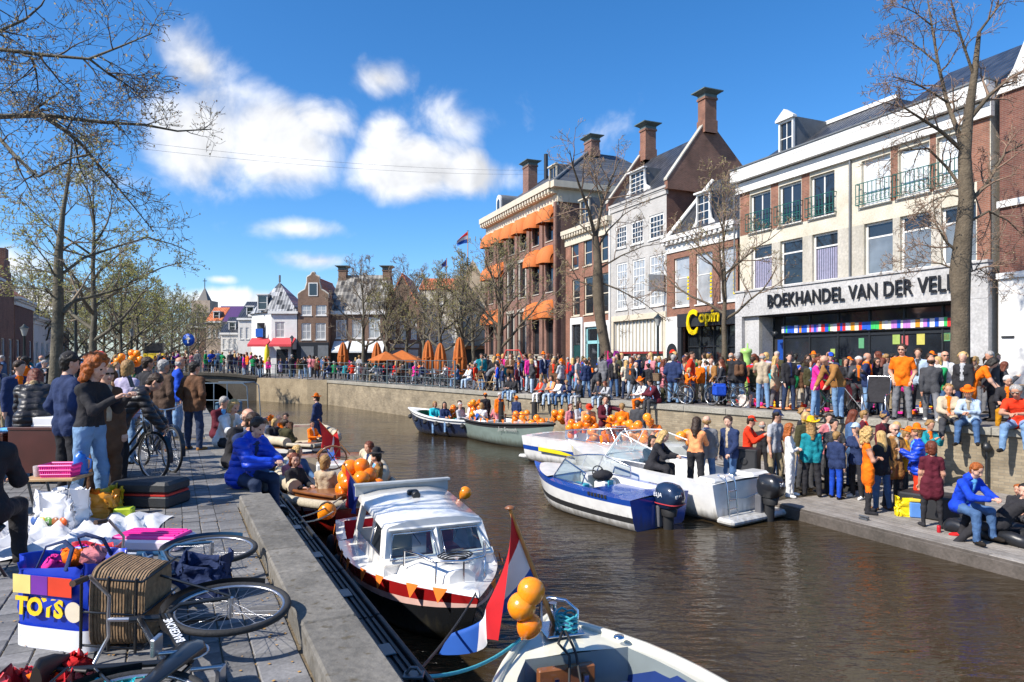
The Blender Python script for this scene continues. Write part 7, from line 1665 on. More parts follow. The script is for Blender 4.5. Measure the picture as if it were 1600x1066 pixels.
Bt.part('coiled_rope',q,m_rope_b)
q=MB(); q.tube([(L-.55,.0,.92),(L-.8,.15,.87),(L-1.0,.12,.84),(L-1.2,.2,.6)],.012,5); q.tube([(L-.55,.02,.92),(L-.9,.05,.87),(L-1.0,.06,.84),(L-1.3,.1,.55)],.012,5); Bt.part('deck_rope',q,m_rubber)
# ---------------------------------------------------------------- C and D: two sloops full of people
Cb=Boat('red_sloop','red-hulled sloop with rope fender and cream cushions full of people',(-4.95,18.6),(-3.1,12.0),2.5,.85,.7,.35,[g_dred,g_dred,g_white,m_wood],[0,0,0,0,0,2,0,3],transom=.7,rake=.25,full=2.6,cockpit=(.08,.82),deck=3,side=.22,floor=.2,inner=m_cush,gunwale=m_wood,gr=.035)
L=Cb.L; q=MB(); pts=[]
for x in np.linspace(L *.55,L *.985,12):pts.append((x,Cb.hb(x/L)+.05,Cb.sheer(x/L)-.12))
pts=pts+[(p[0],-p[1],p[2])for p in reversed(pts)]; q.tube(pts,.085,10); Cb.part('rope_fender',q,m_rope)
q=MB()
for sg in(1,-1):q.tube([(x,sg *(Cb.hb(x/L)-.14),Cb.sheer(x/L)+.10+.02 *math.sin(x *9))for x in np.linspace(L *.1,L *.8,16)],.14,10)
Cb.part('folded_cover',q,m_cush)
q=MB(); q.box(L *.42,-.35,.2,L *.5,.35,.95,0,.03); hm=Cb.part('helm_console',q,g_white)
q=MB(); c=(L *.53,0,1.12); q.tube([(c[0]+.08 *math.sin(a),.3 *math.cos(a),c[2]+.27 *math.sin(a))for a in np.linspace(0,2 *math.pi,24,endpoint=False)],.02,6,closed=True)
for a in np.linspace(0,math.pi,4)[:-1]:q.tube([(c[0]+.1 *math.sin(a),.36 *math.cos(a),c[2]+.33 *math.sin(a)),(c[0]-.1 *math.sin(a),-.36 *math.cos(a),c[2]-.33 *math.sin(a))],.011,5)
Cb.part('steering_wheel',q,m_wood)
Db=Boat('dark_sloop','dark sloop with cream cushions moored behind the red sloop',(-8.6,26.2),(-5.5,18.9),2.6,.85,.7,.35,[g_navy,g_navy,g_white,m_wood],[0,0,0,0,0,0,2,3],transom=.7,rake=.25,full=2.6,cockpit=(.08,.85),deck=3,side=.22,floor=.2,inner=m_cush,gunwale=m_rope,gr=.06)
L=Db.L; q=MB()
for sg in(1,-1):q.tube([(x,sg *(Db.hb(x/L)-.14),Db.sheer(x/L)+.10+.02 *math.sin(x *9))for x in np.linspace(L *.1,L *.85,16)],.14,10)
Db.part('folded_cover',q,m_cush)
# canopy frame of a further boat under the bridge railing
fr_=thing('boat_canopy_frame','pale blue tubular canopy frame of a boat near the bridge','frame',at(352,632,30)*1); fr_.location.z=WAT
zt_=hgt(599,30)-WAT; q=MB()
for yy in(0,1.4):q.tube([(-.9,yy,zt_),(.75,yy,zt_),(.95,yy,zt_-.15),(1.05,yy,.4)],.024,6); q.tube([(-.5,yy,zt_),(-.5,yy,.4)],.022,6)
q.tube([(.75,0,zt_),(.75,1.4,zt_)],.03,6); q.tube([(-.9,0,zt_ *.66),(.98,0,zt_ *.66)],.025,6); q.to('tube_frame',mat('pale_blue_paint',(.14,.19,.24),.4),fr_)
q=MB(); q.box(-1.2,-.3,.0,1.3,2.0,.55,0,.1); q.to('boat_hull',g_navy,fr_); q=MB(); q.box(-.5,.1,.9,.4,.9,1.35,0,.03); q.to('canvas',mat('blue_canvas',(.1,.2,.3),.8),fr_)
# ---------------------------------------------------------------- E, F: sloops in mid canal
Eb=Boat('green_lined_sloop','navy sloop with green inside and white rim full of people',(-.6,28.3),(-4.75,31.4),2.2,1.0,.72,.35,[g_navy,g_dred,g_white,g_green],[1,0,0,0,0,0,0,2],transom=.7,rake=.3,full=2.4,cockpit=(.06,.86),deck=2,side=.2,floor=.2,inner=g_green,gunwale=g_white,gr=.05)
fenders(Eb,np.linspace(1.,4.4,6),1,m_rubber,.1,.22)
Fb=Boat('grey_sloop','grey-green sloop with white deck and orange bunting',(-1.65,29.3),(1.55,24.3),2.1,.95,.8,.35,[g_grey,g_grey,m_rubber,g_white],[0,0,0,0,0,0,0,2],transom=.75,rake=.3,full=2.4,cockpit=(.05,.55),deck=3,side=.18,floor=.2,inner=g_white,gunwale=m_rubber,gr=.045)
L=Fb.L
for x in np.linspace(1.2,L-.6,9):
 for sg in(-1,1):q=MB(); y=sg *Fb.hb(x/L)*.9; z=Fb.sheer(x/L)+.18; q.prism([(x-.09,y,z),(x+.09,y,z),(x,y,z-.2)],(0,.004,0)); Fb.part('orange_pennant',q,m_org)
q=MB(); q.tube([(L *.55,.7,1.1),(L *.8,.55,1.25),(L *.95,.1,1.3)],.014,5); q.tube([(L *.55,-.7,1.1),(L *.8,-.55,1.25),(L *.95,-.1,1.3)],.014,5); Fb.part('hand_rail',q,m_rubber)
nm=wtext('Jus Smooth',.2,g_white,Fb.root,(0,0,0),(0,0,0),.002,'boat_name'); p0=Vector((L *.62,-Fb.hb(.62)-.015,.6)); p1=Vector((L *.85,-Fb.hb(.85)*1.0-.015,.7)); dd=(p1-p0); nm.location=p0+Vector((0,-.02,0)); nm.rotation_euler=(R(86),0,math.atan2(dd.y,dd.x))
# ---------------------------------------------------------------- G: balloon boat, sport cruiser
def sport(name,label,stern,bow,B,mats,bands,**kw):return Boat(name,label,stern,bow,B,kw.pop('fb',.95),kw.pop('fs',.75),.3,mats,bands,transom=.92,rake=.5,full=2.6,sag=.02,**kw)
g_yel=mat('yellow_decal',(.75,.6,.02),.4)
Gb=sport('balloon_boat','white sport boat with blue stripe decked with orange balloons',(1.1,22.4),(5.0,17.5),2.2,[g_white,g_white,g_blue,g_yel],[0,0,0,0,0,2,0,0],cockpit=(.05,.6),deck=0,side=.2,floor=.25,inner=g_white,fb=1.05,fs=.85)
def windscreen(Bo,x0,x1,w,z0,h,rk,m_fr=None):
 """wraparound raked screen: front panes and two side panes in a metal frame"""
 m_fr=m_fr or m_chrome; a=[(x0,w,z0),(x1-.25,w *.92,z0),(x1,w *.5,z0+.01),(x1,-w *.5,z0+.01),(x1-.25,-w *.92,z0),(x0,-w,z0)]; b=[(x0-.05,w *.93,z0+h *.55),(x1-.25-rk,w *.8,z0+h),(x1-rk,w *.42,z0+h),(x1-rk,-w *.42,z0+h),(x1-.25-rk,-w *.8,z0+h),(x0-.05,-w *.93,z0+h *.55)]
 for i in range(5):q=MB(); q.poly([a[i],a[i+1],b[i+1],b[i]]); Bo.part('windscreen_pane',q,m_clear)
 q=MB(); q.tube(b,.018,6); q.tube(a,.014,6)
 for p,r in zip(a,b):q.tube([p,r],.014,5)
 Bo.part('windscreen_frame',q,m_fr)
L=Gb.L; windscreen(Gb,L *.3,L *.66,.85,.92,.42,.35)
q=MB(); q.box(-.32,-.9,.1,.02,.9,.22,0,.04); Gb.part('swim_platform',q,g_white)
for sg in(1,-1):
 q=MB(); q.prism([(L *.14,sg *(Gb.hb(.14)*1.0+.004),.46),(L *.45,sg *(Gb.hb(.45)*.965+.01),.44),(L *.3,sg *(Gb.hb(.3)*.98+.01),.56),(L *.14,sg *(Gb.hb(.14)+.006),.58)],(0,sg *.006,0)); Gb.part('yellow_decal',q,g_yel)
# ---------------------------------------------------------------- H: white cruiser with the 30 motor
Hb=sport('white_cruiser','large white cruiser with black outboard and boarding ladder, friends aboard',(4.83,14.15),(1.65,18.7),2.25,[g_white,g_white,g_white,g_cream],[3,3,0,0,0,0,0,0],cockpit=(.06,.55),deck=0,side=.22,floor=.28,inner=g_white,fb=1.05,fs=.8)
L=Hb.L; windscreen(Hb,L *.34,L *.66,.85,.95,.6,.45,g_white)
q=MB(); q.grid([[(x,.62 *math.cos(a)if False else y,z)for y,z in((-.62,.8),(-.5,.5),(0,.42),(.5,.5),(.62,.8))]for x in(-.02,.32)]);
q.box(-.42,-.95,.02,.0,.95,.16,0,.05); Hb.part('swim_platform',q,g_white)
for y in(.62,.36):pass
q=MB()
for y in(.72,.45):q.tube([(.12,y,.95),(-.04,y,.95),(-.1,y,.8),(-.16,y,.14)],.018,6)
for z in(.3,.48,.66):q.tube([(-.12,.45,z),(-.12,.72,z)],.016,6)
Hb.part('boarding_ladder',q,m_chrome)
ob,cw=outboard(Hb,-.38,-.22,.5,mat('cowl_black',(.012,.012,.014),.3,coat=.4),'30',1.25)
tx=wtext('30',.13,mat('white_print',(.8,.8,.8),.5),ob,(-.268,.07,.17),(R(90),0,R(-90)),.004,'lettering')
for z in(.8,):q=MB(); q.box(.05,-.95,.78,.5,-.3,.9,0,.05); q.box(.05,.2,.78,.5,.95,.9,0,.05); Hb.part('aft_seat',q,g_white)
q=MB(); q.lathe([(.1,0),(.1,.03),(.08,.05)],14,(L *.45,.4,.9)); q.lathe([(.1,0),(.1,.03),(.08,.05)],14,(L *.45,.15,.9)); Hb.part('gauge',q,m_rubber)
# ---------------------------------------------------------------- I: blue and white speedboat
Ib=sport('blue_speedboat','small blue and white open speedboat with dark blue outboard',(2.92,13.45),(.72,16.45),1.85,[g_white,g_blue,m_rubber,g_blue],[1,0,0,0,2,0,0,1],cockpit=(.12,.66),deck=3,side=.24,floor=.15,inner=g_white,fb=.78,fs=.62)
L=Ib.L; q=MB(); q.grid([[(x,y *Ib.hb(x/L),Ib.sheer(x/L)+.05+.012 *(1-abs(y)))for y in(-.98,-.5,0,.5,.98)]for x in np.linspace(L *.68,L *.97,7)]); Ib.part('fore_deck',q,g_white)
windscreen(Ib,L *.4,L *.74,.72,.7,.42,.3)
q=MB(); q.box(L *.16,-.55,.42,L *.44,.55,.56,0,.02); Ib.part('engine_cover',q,g_blue)
q=MB(); q.box(L *.16,-.5,.15,L *.43,.5,.42); Ib.part('seat_base',q,g_white)
for y in(.36,-.36):q=MB(); q.box(L *.47,y-.22,.18,L *.56,y+.22,.62,0,.05); s_=Ib.part('seat',q,g_white); q=MB(); q.box(L *.465,y-.08,.3,L *.566,y+.08,.626,0,.01); q.to('stripe',mat('turq_vinyl',(.05,.35,.42),.5),s_)
q=MB(); q.box(L *.6,-.62,.2,L *.68,-.1,.72,0,.03); Ib.part('dashboard',q,g_white)
q=MB(); q.tube([(L *.575+.05 *math.sin(a),-.36+.17 *math.cos(a),.74+.15 *math.sin(a))for a in np.linspace(0,2 *math.pi,18,endpoint=False)],.014,6,closed=True)
for a in(.5,2.6,4.7):q.tube([(L *.575,-.36,.74),(L *.575+.05 *math.sin(a),-.36+.17 *math.cos(a),.74+.15 *math.sin(a))],.014,5)
Ib.part('steering_wheel',q,m_rubber)
q=MB(); q.ball((L *.52,-.3,.72),(.2,.26,.12),12); Ib.part('black_bag',q,cloth('black'))
for sg in(1,-1):
 q=MB()
 for k in range(6):x=L *.16+k *.09; q.box(x,sg *(Ib.hb(x/L)-.02),Ib.sheer(x/L)-.05,x+.06,sg *(Ib.hb(x/L)-.02)+.03,Ib.sheer(x/L)+.01)
 Ib.part('vent',q,m_rubber)
ob,cw=outboard(Ib,-.16,0,.42,mat('cowl_blue',(.012,.025,.06),.25,coat=.5),'ELSA',1.3,band=(.5,.05,.06))
wtext('ELJA',.075,MATS['white_print'],ob,(-.268,.11,.17),(R(90),0,R(-90)),.004,'lettering'); wtext('ELJA',.085,MATS['white_print'],ob,(.1,.172,.18),(R(90),0,R(180)),.004,'lettering')
# ---------------------------------------------------------------- mooring lines
def line(name,label,a,b,sag,r,m,cat='rope'):
 a,b=Vector(a),Vector(b); q=MB(); q.tube([a.lerp(b,t)-a+Vector((0,0,-sag *4 *t *(1-t)))for t in np.linspace(0,1,14)],r,6); o=q.to(name,m,None,a); tag(o,label,cat); return o
clt=lq(1.18,.42,-.40)
line('mooring_rope','dark rope from the cabin launch bow down to the ledge',bow_a,clt,.05,.012,m_rubber); line('mooring_rope','turquoise rope from ledge to the open boat',clt,Bt.w(Bt.L-.5,.3,.9),.12,.014,m_rope_b)
bc=Cb.w(Cb.L-.15,.1,.85); line('mooring_rope','pale rope from the red sloop bow, the upper of two',bc,lq(6.2,.4,-.4),.06,.012,m_rope); line('mooring_rope','pale rope from the red sloop bow, the lower of two',bc+Vector((.12,-.1,-.02)),lq(5.95,.45,-.4),.1,.012,m_rope)
q=MB(); q.box(-.07,-.05,0,.07,.05,.02,0,.004); q.tube([(-.05,0,.02),(-.02,0,.06),(.02,0,.06),(.05,0,.02)],.012,6); o=q.to('mooring_cleat',MATS['galv'],None,clt); tag(o,'small steel cleat on the ledge where two ropes meet','cleat')
# ---------------------------------------------------------------- people aboard
def aboard(Bo,x,y,zf,pose,face_world,top,bot,hair,label,group,**kw):
 p=Bo.w(x,y,zf); return person(p,face_world,pose,top,bot,hair,label,kw.pop('sc',.98),group=group,**kw)
g='people in the red sloop'
for x,y,f,ps,tp,bt,hr,lb,kw in((5.2,.72,60,'sitlow','black','black',('bob','auburn'),'woman with dark red hair in black, seated low in red sloop',dict(st=FJK)),(5.55,.15,170,'sitlow','beige','khaki',('bob','fair'),'woman with messy fair hair and beige blanket in red sloop',dict(st=FJK)),
 (3.9,.75,40,'sitturn','denim','jeans',('bob','blonde'),'blonde woman with denim jacket and scarf beside the wheel',dict(st=FJK)),(3.6,-.85,-50,'sit','cream','cream',('long','auburn'),'woman with long auburn curls in cream jacket in red sloop',dict(st=FJK)),
 (4.6,-.85,-60,'sitlow','brown','olive',('short','dark'),'dark curly-haired person in olive on the canal side of red sloop',dict(st=JK)),(5.2,-.8,-70,'sitlow','tan','khaki',('short','dark'),'person in black bowler hat and leopard scarf in red sloop',dict(st=JK,hats=[('hat','black')])),(4.6,.8,50,'sitlow','rose','jeans',('pony','brunette'),'person in pale pink behind the dark red hair in sloop',dict(st=FJK))):
 aboard(Cb,x,-y,.52,ps,f,tp,bt,hr,lb,g,near=True,vox=.02,**kw)
g='people in the dark sloop'
for x,y,z,f,ps,tp,bt,hr,lb,kw in((3.2,-.7,.3,-100,'stand','navy','navy',('short','brunette'),'man in dark suit and orange hat standing in the dark sloop',dict(st=JK,hats=[('hat','orange')],near=True,vox=.02)),(4.6,.85,.5,40,'sit2','black','black',('bob','blonde'),'blonde woman in black in the dark sloop',dict(st=FJK)),
 (5.4,.5,.5,150,'sitlow','olive','olive',('short','brunette'),'person in olive hooded parka in the dark sloop',dict(st=PUF)),(3.6,.6,.5,10,'sit','orange','denim',('bald','brunette'),'balding man in orange shirt and denim jacket in sloop',dict(st=JK)),(3.0,.3,.5,0,'sit','brown','black',('short','brunette'),'brown-haired person beyond the red flag in sloop',dict(st=JK)),
 (4.4,-.4,.5,60,'sitlow','orange','black',('pony','dark'),'dark-haired child in orange vest in the dark sloop',dict(st=FJK,sc=.8)),(4.0,.9,.5,30,'sit2','lightgrey','jeans',('feather','orange'),'person in wild orange feather wig in the dark sloop',dict(st=JK))):
 aboard(Db,x,-y,z,ps,f,tp,bt,hr,lb,g,**kw)
g='people in the green-lined sloop'
for k,(x,y,f,ps,tp,hr,lb)in enumerate(((3.0,.6,20,'sit','turquoise',('bob','fair'),'woman in turquoise top nearest the bow of green-lined sloop'),(2.3,.7,30,'sitlow','navy',('long','dark'),'dark-haired woman in navy stretching her legs in sloop'),(2.6,-.6,0,'sit','black',('short','brunette'),'man in black at the back rim of green-lined sloop'),(1.9,-.7,0,'sit','white',('short','brunette'),'man in white and blue shirt at back of sloop'),(1.4,-.5,20,'sit','denim',('feather','orange'),'person in orange headdress in the green-lined sloop'),(1.5,.6,60,'sitlow','lightgrey',('short','silver'),'silver-haired person in stripes low in green-lined sloop'),(.7,.2,180,'sit','white',('bob','fair'),'fair-haired woman in white at the stern of the sloop'),(.5,-.6,-30,'sit','rose',('bald','greyhair'),'grey man in pale pink at the sloop stern'))):
 aboard(Eb,x,y,.5,ps,f,tp,'jeans',hr,lb,g,vox=.026)
person(Eb.w(-.6,-.5,.3),160,'stand','navy','navy',('short','dark'),'man in navy jacket and orange beanie between the two sloops',.8,st=JK,hats=[('beanie','orange')])
q=MB(); q.box(-1.9,-.9,-.2,.2,.7,.28,0,.08); tn=q.to('small_tender',g_navy,None,tuple(Eb.w(-.5,-.2,.0)),Eb.root.rotation_euler.z); tag(tn,'low navy tender tied between the two sloops','boat')
person(Fb.w(.5,.3,.3),200,'stand','black','black',('short','dark'),'man in black with orange cap at the grey sloop stern',.85,st=JK,hats=[('cap','orange')]); person(Fb.w(1.2,.55,.3),20,'stand2','orange','rose',('short','silver'),'grey-haired woman in orange vest aboard the grey sloop',.88,st=FJK)
g='friends on the white cruiser'
for x,y,z,f,ps,tp,bt,hr,lb,kw in((1.9,.75,.85,60,'sitlean','black','black',('long','blonde'),'blonde woman in black sitting on the cruiser side',dict(st=FJK)),(2.3,.35,.6,20,'sit','black','black',('long','dark'),'dark-haired woman in black blazer smiling on the cruiser',dict(st=FJK)),(1.25,.05,.28,150,'phone','peach','black',('long','brunette'),'woman in coral top and black trousers on the cruiser',dict(st=dict(fem=True,hem='waist',bulk=.012))),
 (1.35,-.45,.28,170,'stand','grey','denim',('bald','fair'),'balding man in grey shirt and jeans from behind on cruiser',dict(st=SW)),(1.05,-.9,.28,-60,'stand2','navy','denim',('short','brunette'),'man in navy jacket leaning over on the cruiser',dict(st=JK))):
 aboard(Hb,x,y,z,ps,f,tp,bt,hr,lb,g,near=True,vox=.02,**kw)
for x,y,f,tp,hr,lb,hats in((3.3,-.55,10,'orange',('short','fair'),'man in orange cap and shirt low in the balloon boat',[('cap','orange')]),(3.5,.2,160,'peach',('short','brunette'),'person in peach shirt from behind in the balloon boat',()),(4.2,.3,40,'scarlet',('curly','ginger'),'curly ginger person at the balloon boat bow',()),(2.5,.3,30,'orange',('short','brunette'),'person in orange hat buried in balloons amidships',[('cowboy','orange')])):
 aboard(Gb,x,y,.5,'sit',f,tp,'denim',hr,lb,'crew of the balloon boat',st=SW,hats=hats,vox=.02)
# ================================================================ balloons
m_ball=[mat('balloon%d'%i,c,.22,.04,3,spec=.5)for i,c in enumerate(((.86,.24,.01),(.84,.2,.008),(.88,.29,.015)))]
for m in m_ball:m.node_tree.nodes['Principled BSDF'].inputs['Subsurface Weight'].default_value=.55; m.node_tree.nodes['Principled BSDF'].inputs['Subsurface Radius'].default_value=(.3,.12,.02)
BAL=[]
for m in m_ball:
 q=MB(); q.lathe([(.002,-1.16),(.09,-1.15),(.05,-1.1),(.3,-.98),(.62,-.74),(.86,-.42),(.98,-.05),(1.0,.18),(.93,.5),(.75,.78),(.48,.95),(.2,1.02),(.001,1.03)],18); BAL.append(q.mesh('balloon',[m]))
BR_=random.Random(15)
def balloon(p,r,label,group=None):
 o=link('balloon',BR_.choice(BAL),None,p); o.scale=(r,r,r *1.03); o.rotation_euler=(BR_.gauss(0,.5),BR_.gauss(0,.5),BR_.uniform(0,6)); tag(o,label,'balloon',group); return o
def bunch(px,py,n,d,rx,ry,r,where):
 c=at(px,py,d); pts=[]; tries=0
 while len(pts)<n and tries<4000:
  tries+=1; v=Vector((BR_.gauss(0,1),BR_.gauss(0,1),BR_.gauss(0,1))); v=v.normalized()*BR_.random()**.4; p=c+Vector((v.x *rx,v.y *min(rx,ry)*.8,v.z *ry))
  if all((p-o).length>r *(1.75 if tries<2500 else 1.3)for o in pts):pts.append(p)
 order=sorted(range(len(pts)),key=lambda i:-pts[i].z); xs=sorted(range(len(pts)),key=lambda i:pts[i].x)
 for i,p in enumerate(pts):
  lb='orange balloon in the bunch '+where
  if i==order[0]:lb='topmost orange balloon of the bunch '+where
  elif i==order[-1]:lb='lowest orange balloon of the bunch '+where
  elif i==xs[0]:lb='leftmost orange balloon of the bunch '+where
  elif i==xs[-1]:lb='rightmost orange balloon of the bunch '+where
  balloon(p,r,lb,'balloons '+where)
bunch(563,753,15,12.6,.36,.3,.155,'on the red sloop bow')
bunch(706,644,6,29.6,.35,.22,.124,'amidships in the green-lined sloop'); bunch(742,640,8,28.8,.3,.4,.124,'at the green-lined sloop stern')
bunch(816,652,6,27,.38,.22,.124,'on the grey sloop aft deck'); bunch(838,662,5,25.5,.3,.22,.124,'on the grey sloop fore deck'); bunch(872,650,6,24,.32,.24,.124,'between grey sloop and balloon boat')
bunch(893,668,6,22.2,.3,.36,.124,'at the balloon boat stern'); bunch(916,662,6,21.6,.38,.32,.124,'aft of the balloon boat windscreen'); bunch(933,690,8,20.2,.3,.36,.14,'hanging over the balloon boat side')
bunch(966,662,5,21.2,.3,.25,.124,'behind the balloon boat windscreen'); bunch(986,676,6,19.6,.4,.36,.124,'before the balloon boat windscreen'); bunch(1016,668,7,18.8,.42,.4,.124,'on the balloon boat bow'); bunch(1078,680,4,17.6,.5,.2,.14,'beside the cruiser windscreen')
bunch(205,563,9,24,.5,.28,.124,'floating above the left street')
balloon(A.w(.35,-1.0,.86),.145,'single orange balloon at the cabin launch stern quarter'); balloon(A.w(A.L-3.3,1.0,1.18),.1,'single orange balloon at the roof corner of the cabin launch')
fp=Bt.w(Bt.L-.42,.05,.86); ft_=at(797,797,5.85)
for px,py,r,lb in((829,926,.122,'topmost of three near orange balloons on the flagpole'),(816,949,.125,'middle of three near orange balloons on the flagpole'),(826,979,.11,'lowest of three near orange balloons on the flagpole')):balloon(at(px,py,5.55),r *.93,lb,'balloons on the near flagpole')
# ================================================================ flags
m_fr=mat('flag_red',(.5,.007,.013),.75,.12,6); m_fw=mat('flag_white',(.74,.74,.76),.75,.06,6); m_fb=mat('flag_blue',(.006,.075,.36),.75,.1,6); m_fdb=mat('flag_deep_blue',(.008,.03,.22),.75,.1,6); m_fy=mat('flag_yellow',(.7,.45,.02),.75)
m_pole=mat('varnished_pole',(.5,.22,.05),.35,.2,6,coat=.4)
def flag(name,label,base,top,hoist,fly,mats,drop,sway,folds=3,amp=.06,pole_r=.012,side=None,seed=0,wrap=0.):
 """pole with a hanging three-stripe flag; drop: fly direction"""
 base,top=Vector(base),Vector(top); t=thing(name,label,'flag',base); q=MB(); d=top-base; q.tube([(0,0,0),d],[pole_r *1.2,pole_r *.8],8); pl=q.to('pole',m_pole,t)
 q=MB(); q.lathe([(.002,0),(pole_r *2.2,.01),(pole_r *2.4,.02),(pole_r *1.2,.035),(.002,.04)],10,tuple(d)); q.to('finial',m_wood,t)
 u=d.normalized(); ns,nf=12,22; q=MB(); rows=[]; drop=Vector(drop).normalized(); sd=(Vector(side)if side else u.cross(drop)).normalized()
 for j in range(nf+1):
  f=j/nf; r=[]
  for i in range(ns+1):
   s=i/ns; p=d-u *(.02+s *hoist *(1-.45 *f))+drop *fly *f+Vector(sway)*f *f+(sd *math.sin(folds *2 *math.pi *(s *.8+.18 *f)+seed)+sd.cross(drop)*.8 *math.cos(folds *2 *math.pi *(s *.75+.2 *f)+seed))*amp *(.15+f)+Vector((-wrap *s *min(1,f *1.5)**1.4 *hoist,wrap *.3 *s *f,-.15 *hoist *f *(1-s)))
   r.append(p)
  rows.append(r)
 for k in range(3):q.grid([r[k *4:k *4+5]for r in rows],k)
 q.to('cloth',list(mats),t); return t
flag('near_flag','large red, white and blue flag on leaning pole of the near open boat',fp,ft_,.86,.95,(m_fr,m_fw,m_fb),(-.03,-.05,-1),(0,0,0),1.25,.09,.02,side=(.8,-.6,0),seed=2.2,wrap=.8)
flag('stern_flag','furled red flag on the left pole of the red sloop',Cb.w(.5,.5,.75),at(498,657,17.2),1.0,.5,(m_fr,m_fr,m_fw),(.1,0,-1),(0,0,0),2,.05,side=(1,-.2,0))
flag('stern_flag','hanging red, white and blue flag on the red sloop',Cb.w(.3,-.35,.75),at(527,673,17.6),.62,.62,(m_fr,m_fw,m_fb),(.1,0,-1),(0,0,0),2,.07,side=(1,-.3,0))
flag('stern_flag','dark blue flag with red top on the cabin launch stern',A.w(.12,-.1,.65),at(538,727,11.6),.5,.6,(m_fr,m_fdb,m_fdb),(.05,0,-1),(0,0,0),2,.05,side=(1,-.3,0))
flag('stern_flag','small red, white and blue flag at the green-lined sloop stern',Eb.w(.1,.5,.75),at(734,636,28.9),.7,.8,(m_fr,m_fw,m_fb),(-.2,0,-1),(0,0,0),2,.07,side=(1,-.3,0))
flag('stern_flag','small red and white flag among the balloon boat balloons',at(899,680,22),at(897,648,22),.5,.5,(m_fr,m_fr,m_fw),(.1,0,-1),(0,0,0),2,.05,side=(1,-.3,0))
pt=at(731,361,74); flag('roof_flag','red, white and blue flag on rooftop pole left of hotel',(pt.x,pt.y,10),pt,1.3,1.3,(m_fr,m_fw,m_fb),(-1,-.2,-.5),(0,0,-.3),1,.1,.05)
m_fg=mat('flag_green',(.05,.2,.08),.8)
pt=at(698,404,74); flag('roof_flag','small dark blue flag on rooftop pole',(pt.x,pt.y,9),pt,.9,.6,(m_fdb,m_fdb,m_fdb),(-1,0,-.4),(0,0,-.2),1,.1,.04)
# ================================================================ bicycles
m_tyre=mat('tyre',(.018,.018,.019),.8,.2,20,.3,60); m_steel=mat('bright_steel',(.5,.5,.52),.3,.1,8,metal=.9); m_bframe=mat('bike_black',(.012,.013,.015),.3,.1,6,coat=.3); m_bblue=mat('bike_blue',(.02,.07,.14),.3,.1,6,coat=.3); m_wick=None
def wicker():
 m=mat('wicker',(.2,.125,.066),.75,.35,30); nt=m.node_tree; N=nt.nodes.new; L=nt.links.new; b=nt.nodes['Principled BSDF']; tc=N('ShaderNodeTexCoord'); w1=N('ShaderNodeTexWave'); w1.inputs['Scale'].default_value=18; w1.bands_direction='Z'; w1.inputs['Distortion'].default_value=1.5; L(tc.outputs['Object'],w1.inputs['Vector'])
 bp=N('ShaderNodeBump'); bp.inputs['Strength'].default_value=1; bp.inputs['Distance'].default_value=.01; L(w1.outputs['Fac'],bp.inputs['Height']); L(bp.outputs[0],b.inputs['Normal']); return m
m_wick=wicker()
def wheel_parts(root,x,detail,r=.35):
 w=bpy.data.objects.new('wheel',None); COL.objects.link(w); w.parent=root; w.location=(x,0,r)
 n=40 if detail else 20; ring=lambda rr:[(rr *math.cos(a),0,rr *math.sin(a))for a in np.linspace(0,2 *math.pi,n,endpoint=False)]
 q=MB(); q.tube(ring(r-.018),.02 if detail else .022,8 if detail else 5,closed=True); q.to('tyre',m_tyre,w)
 q=MB(); q.tube(ring(r-.042),.011,6,closed=True); q.to('rim',m_steel,w)
 q=MB()
 for i in range(28 if detail else 12):
  a=2 *math.pi *i/(28 if detail else 12); b=a+(.5 if i%2 else-.5); q.tube([(.02 *math.cos(b),.03 *(1 if i%4<2 else-1),.02 *math.sin(b)),((r-.045)*math.cos(a),0,(r-.045)*math.sin(a))],.0016 if detail else .003,3)
 q.tube([(0,-.06,0),(0,.06,0)],.018,8); q.to('spokes',m_steel,w); return w
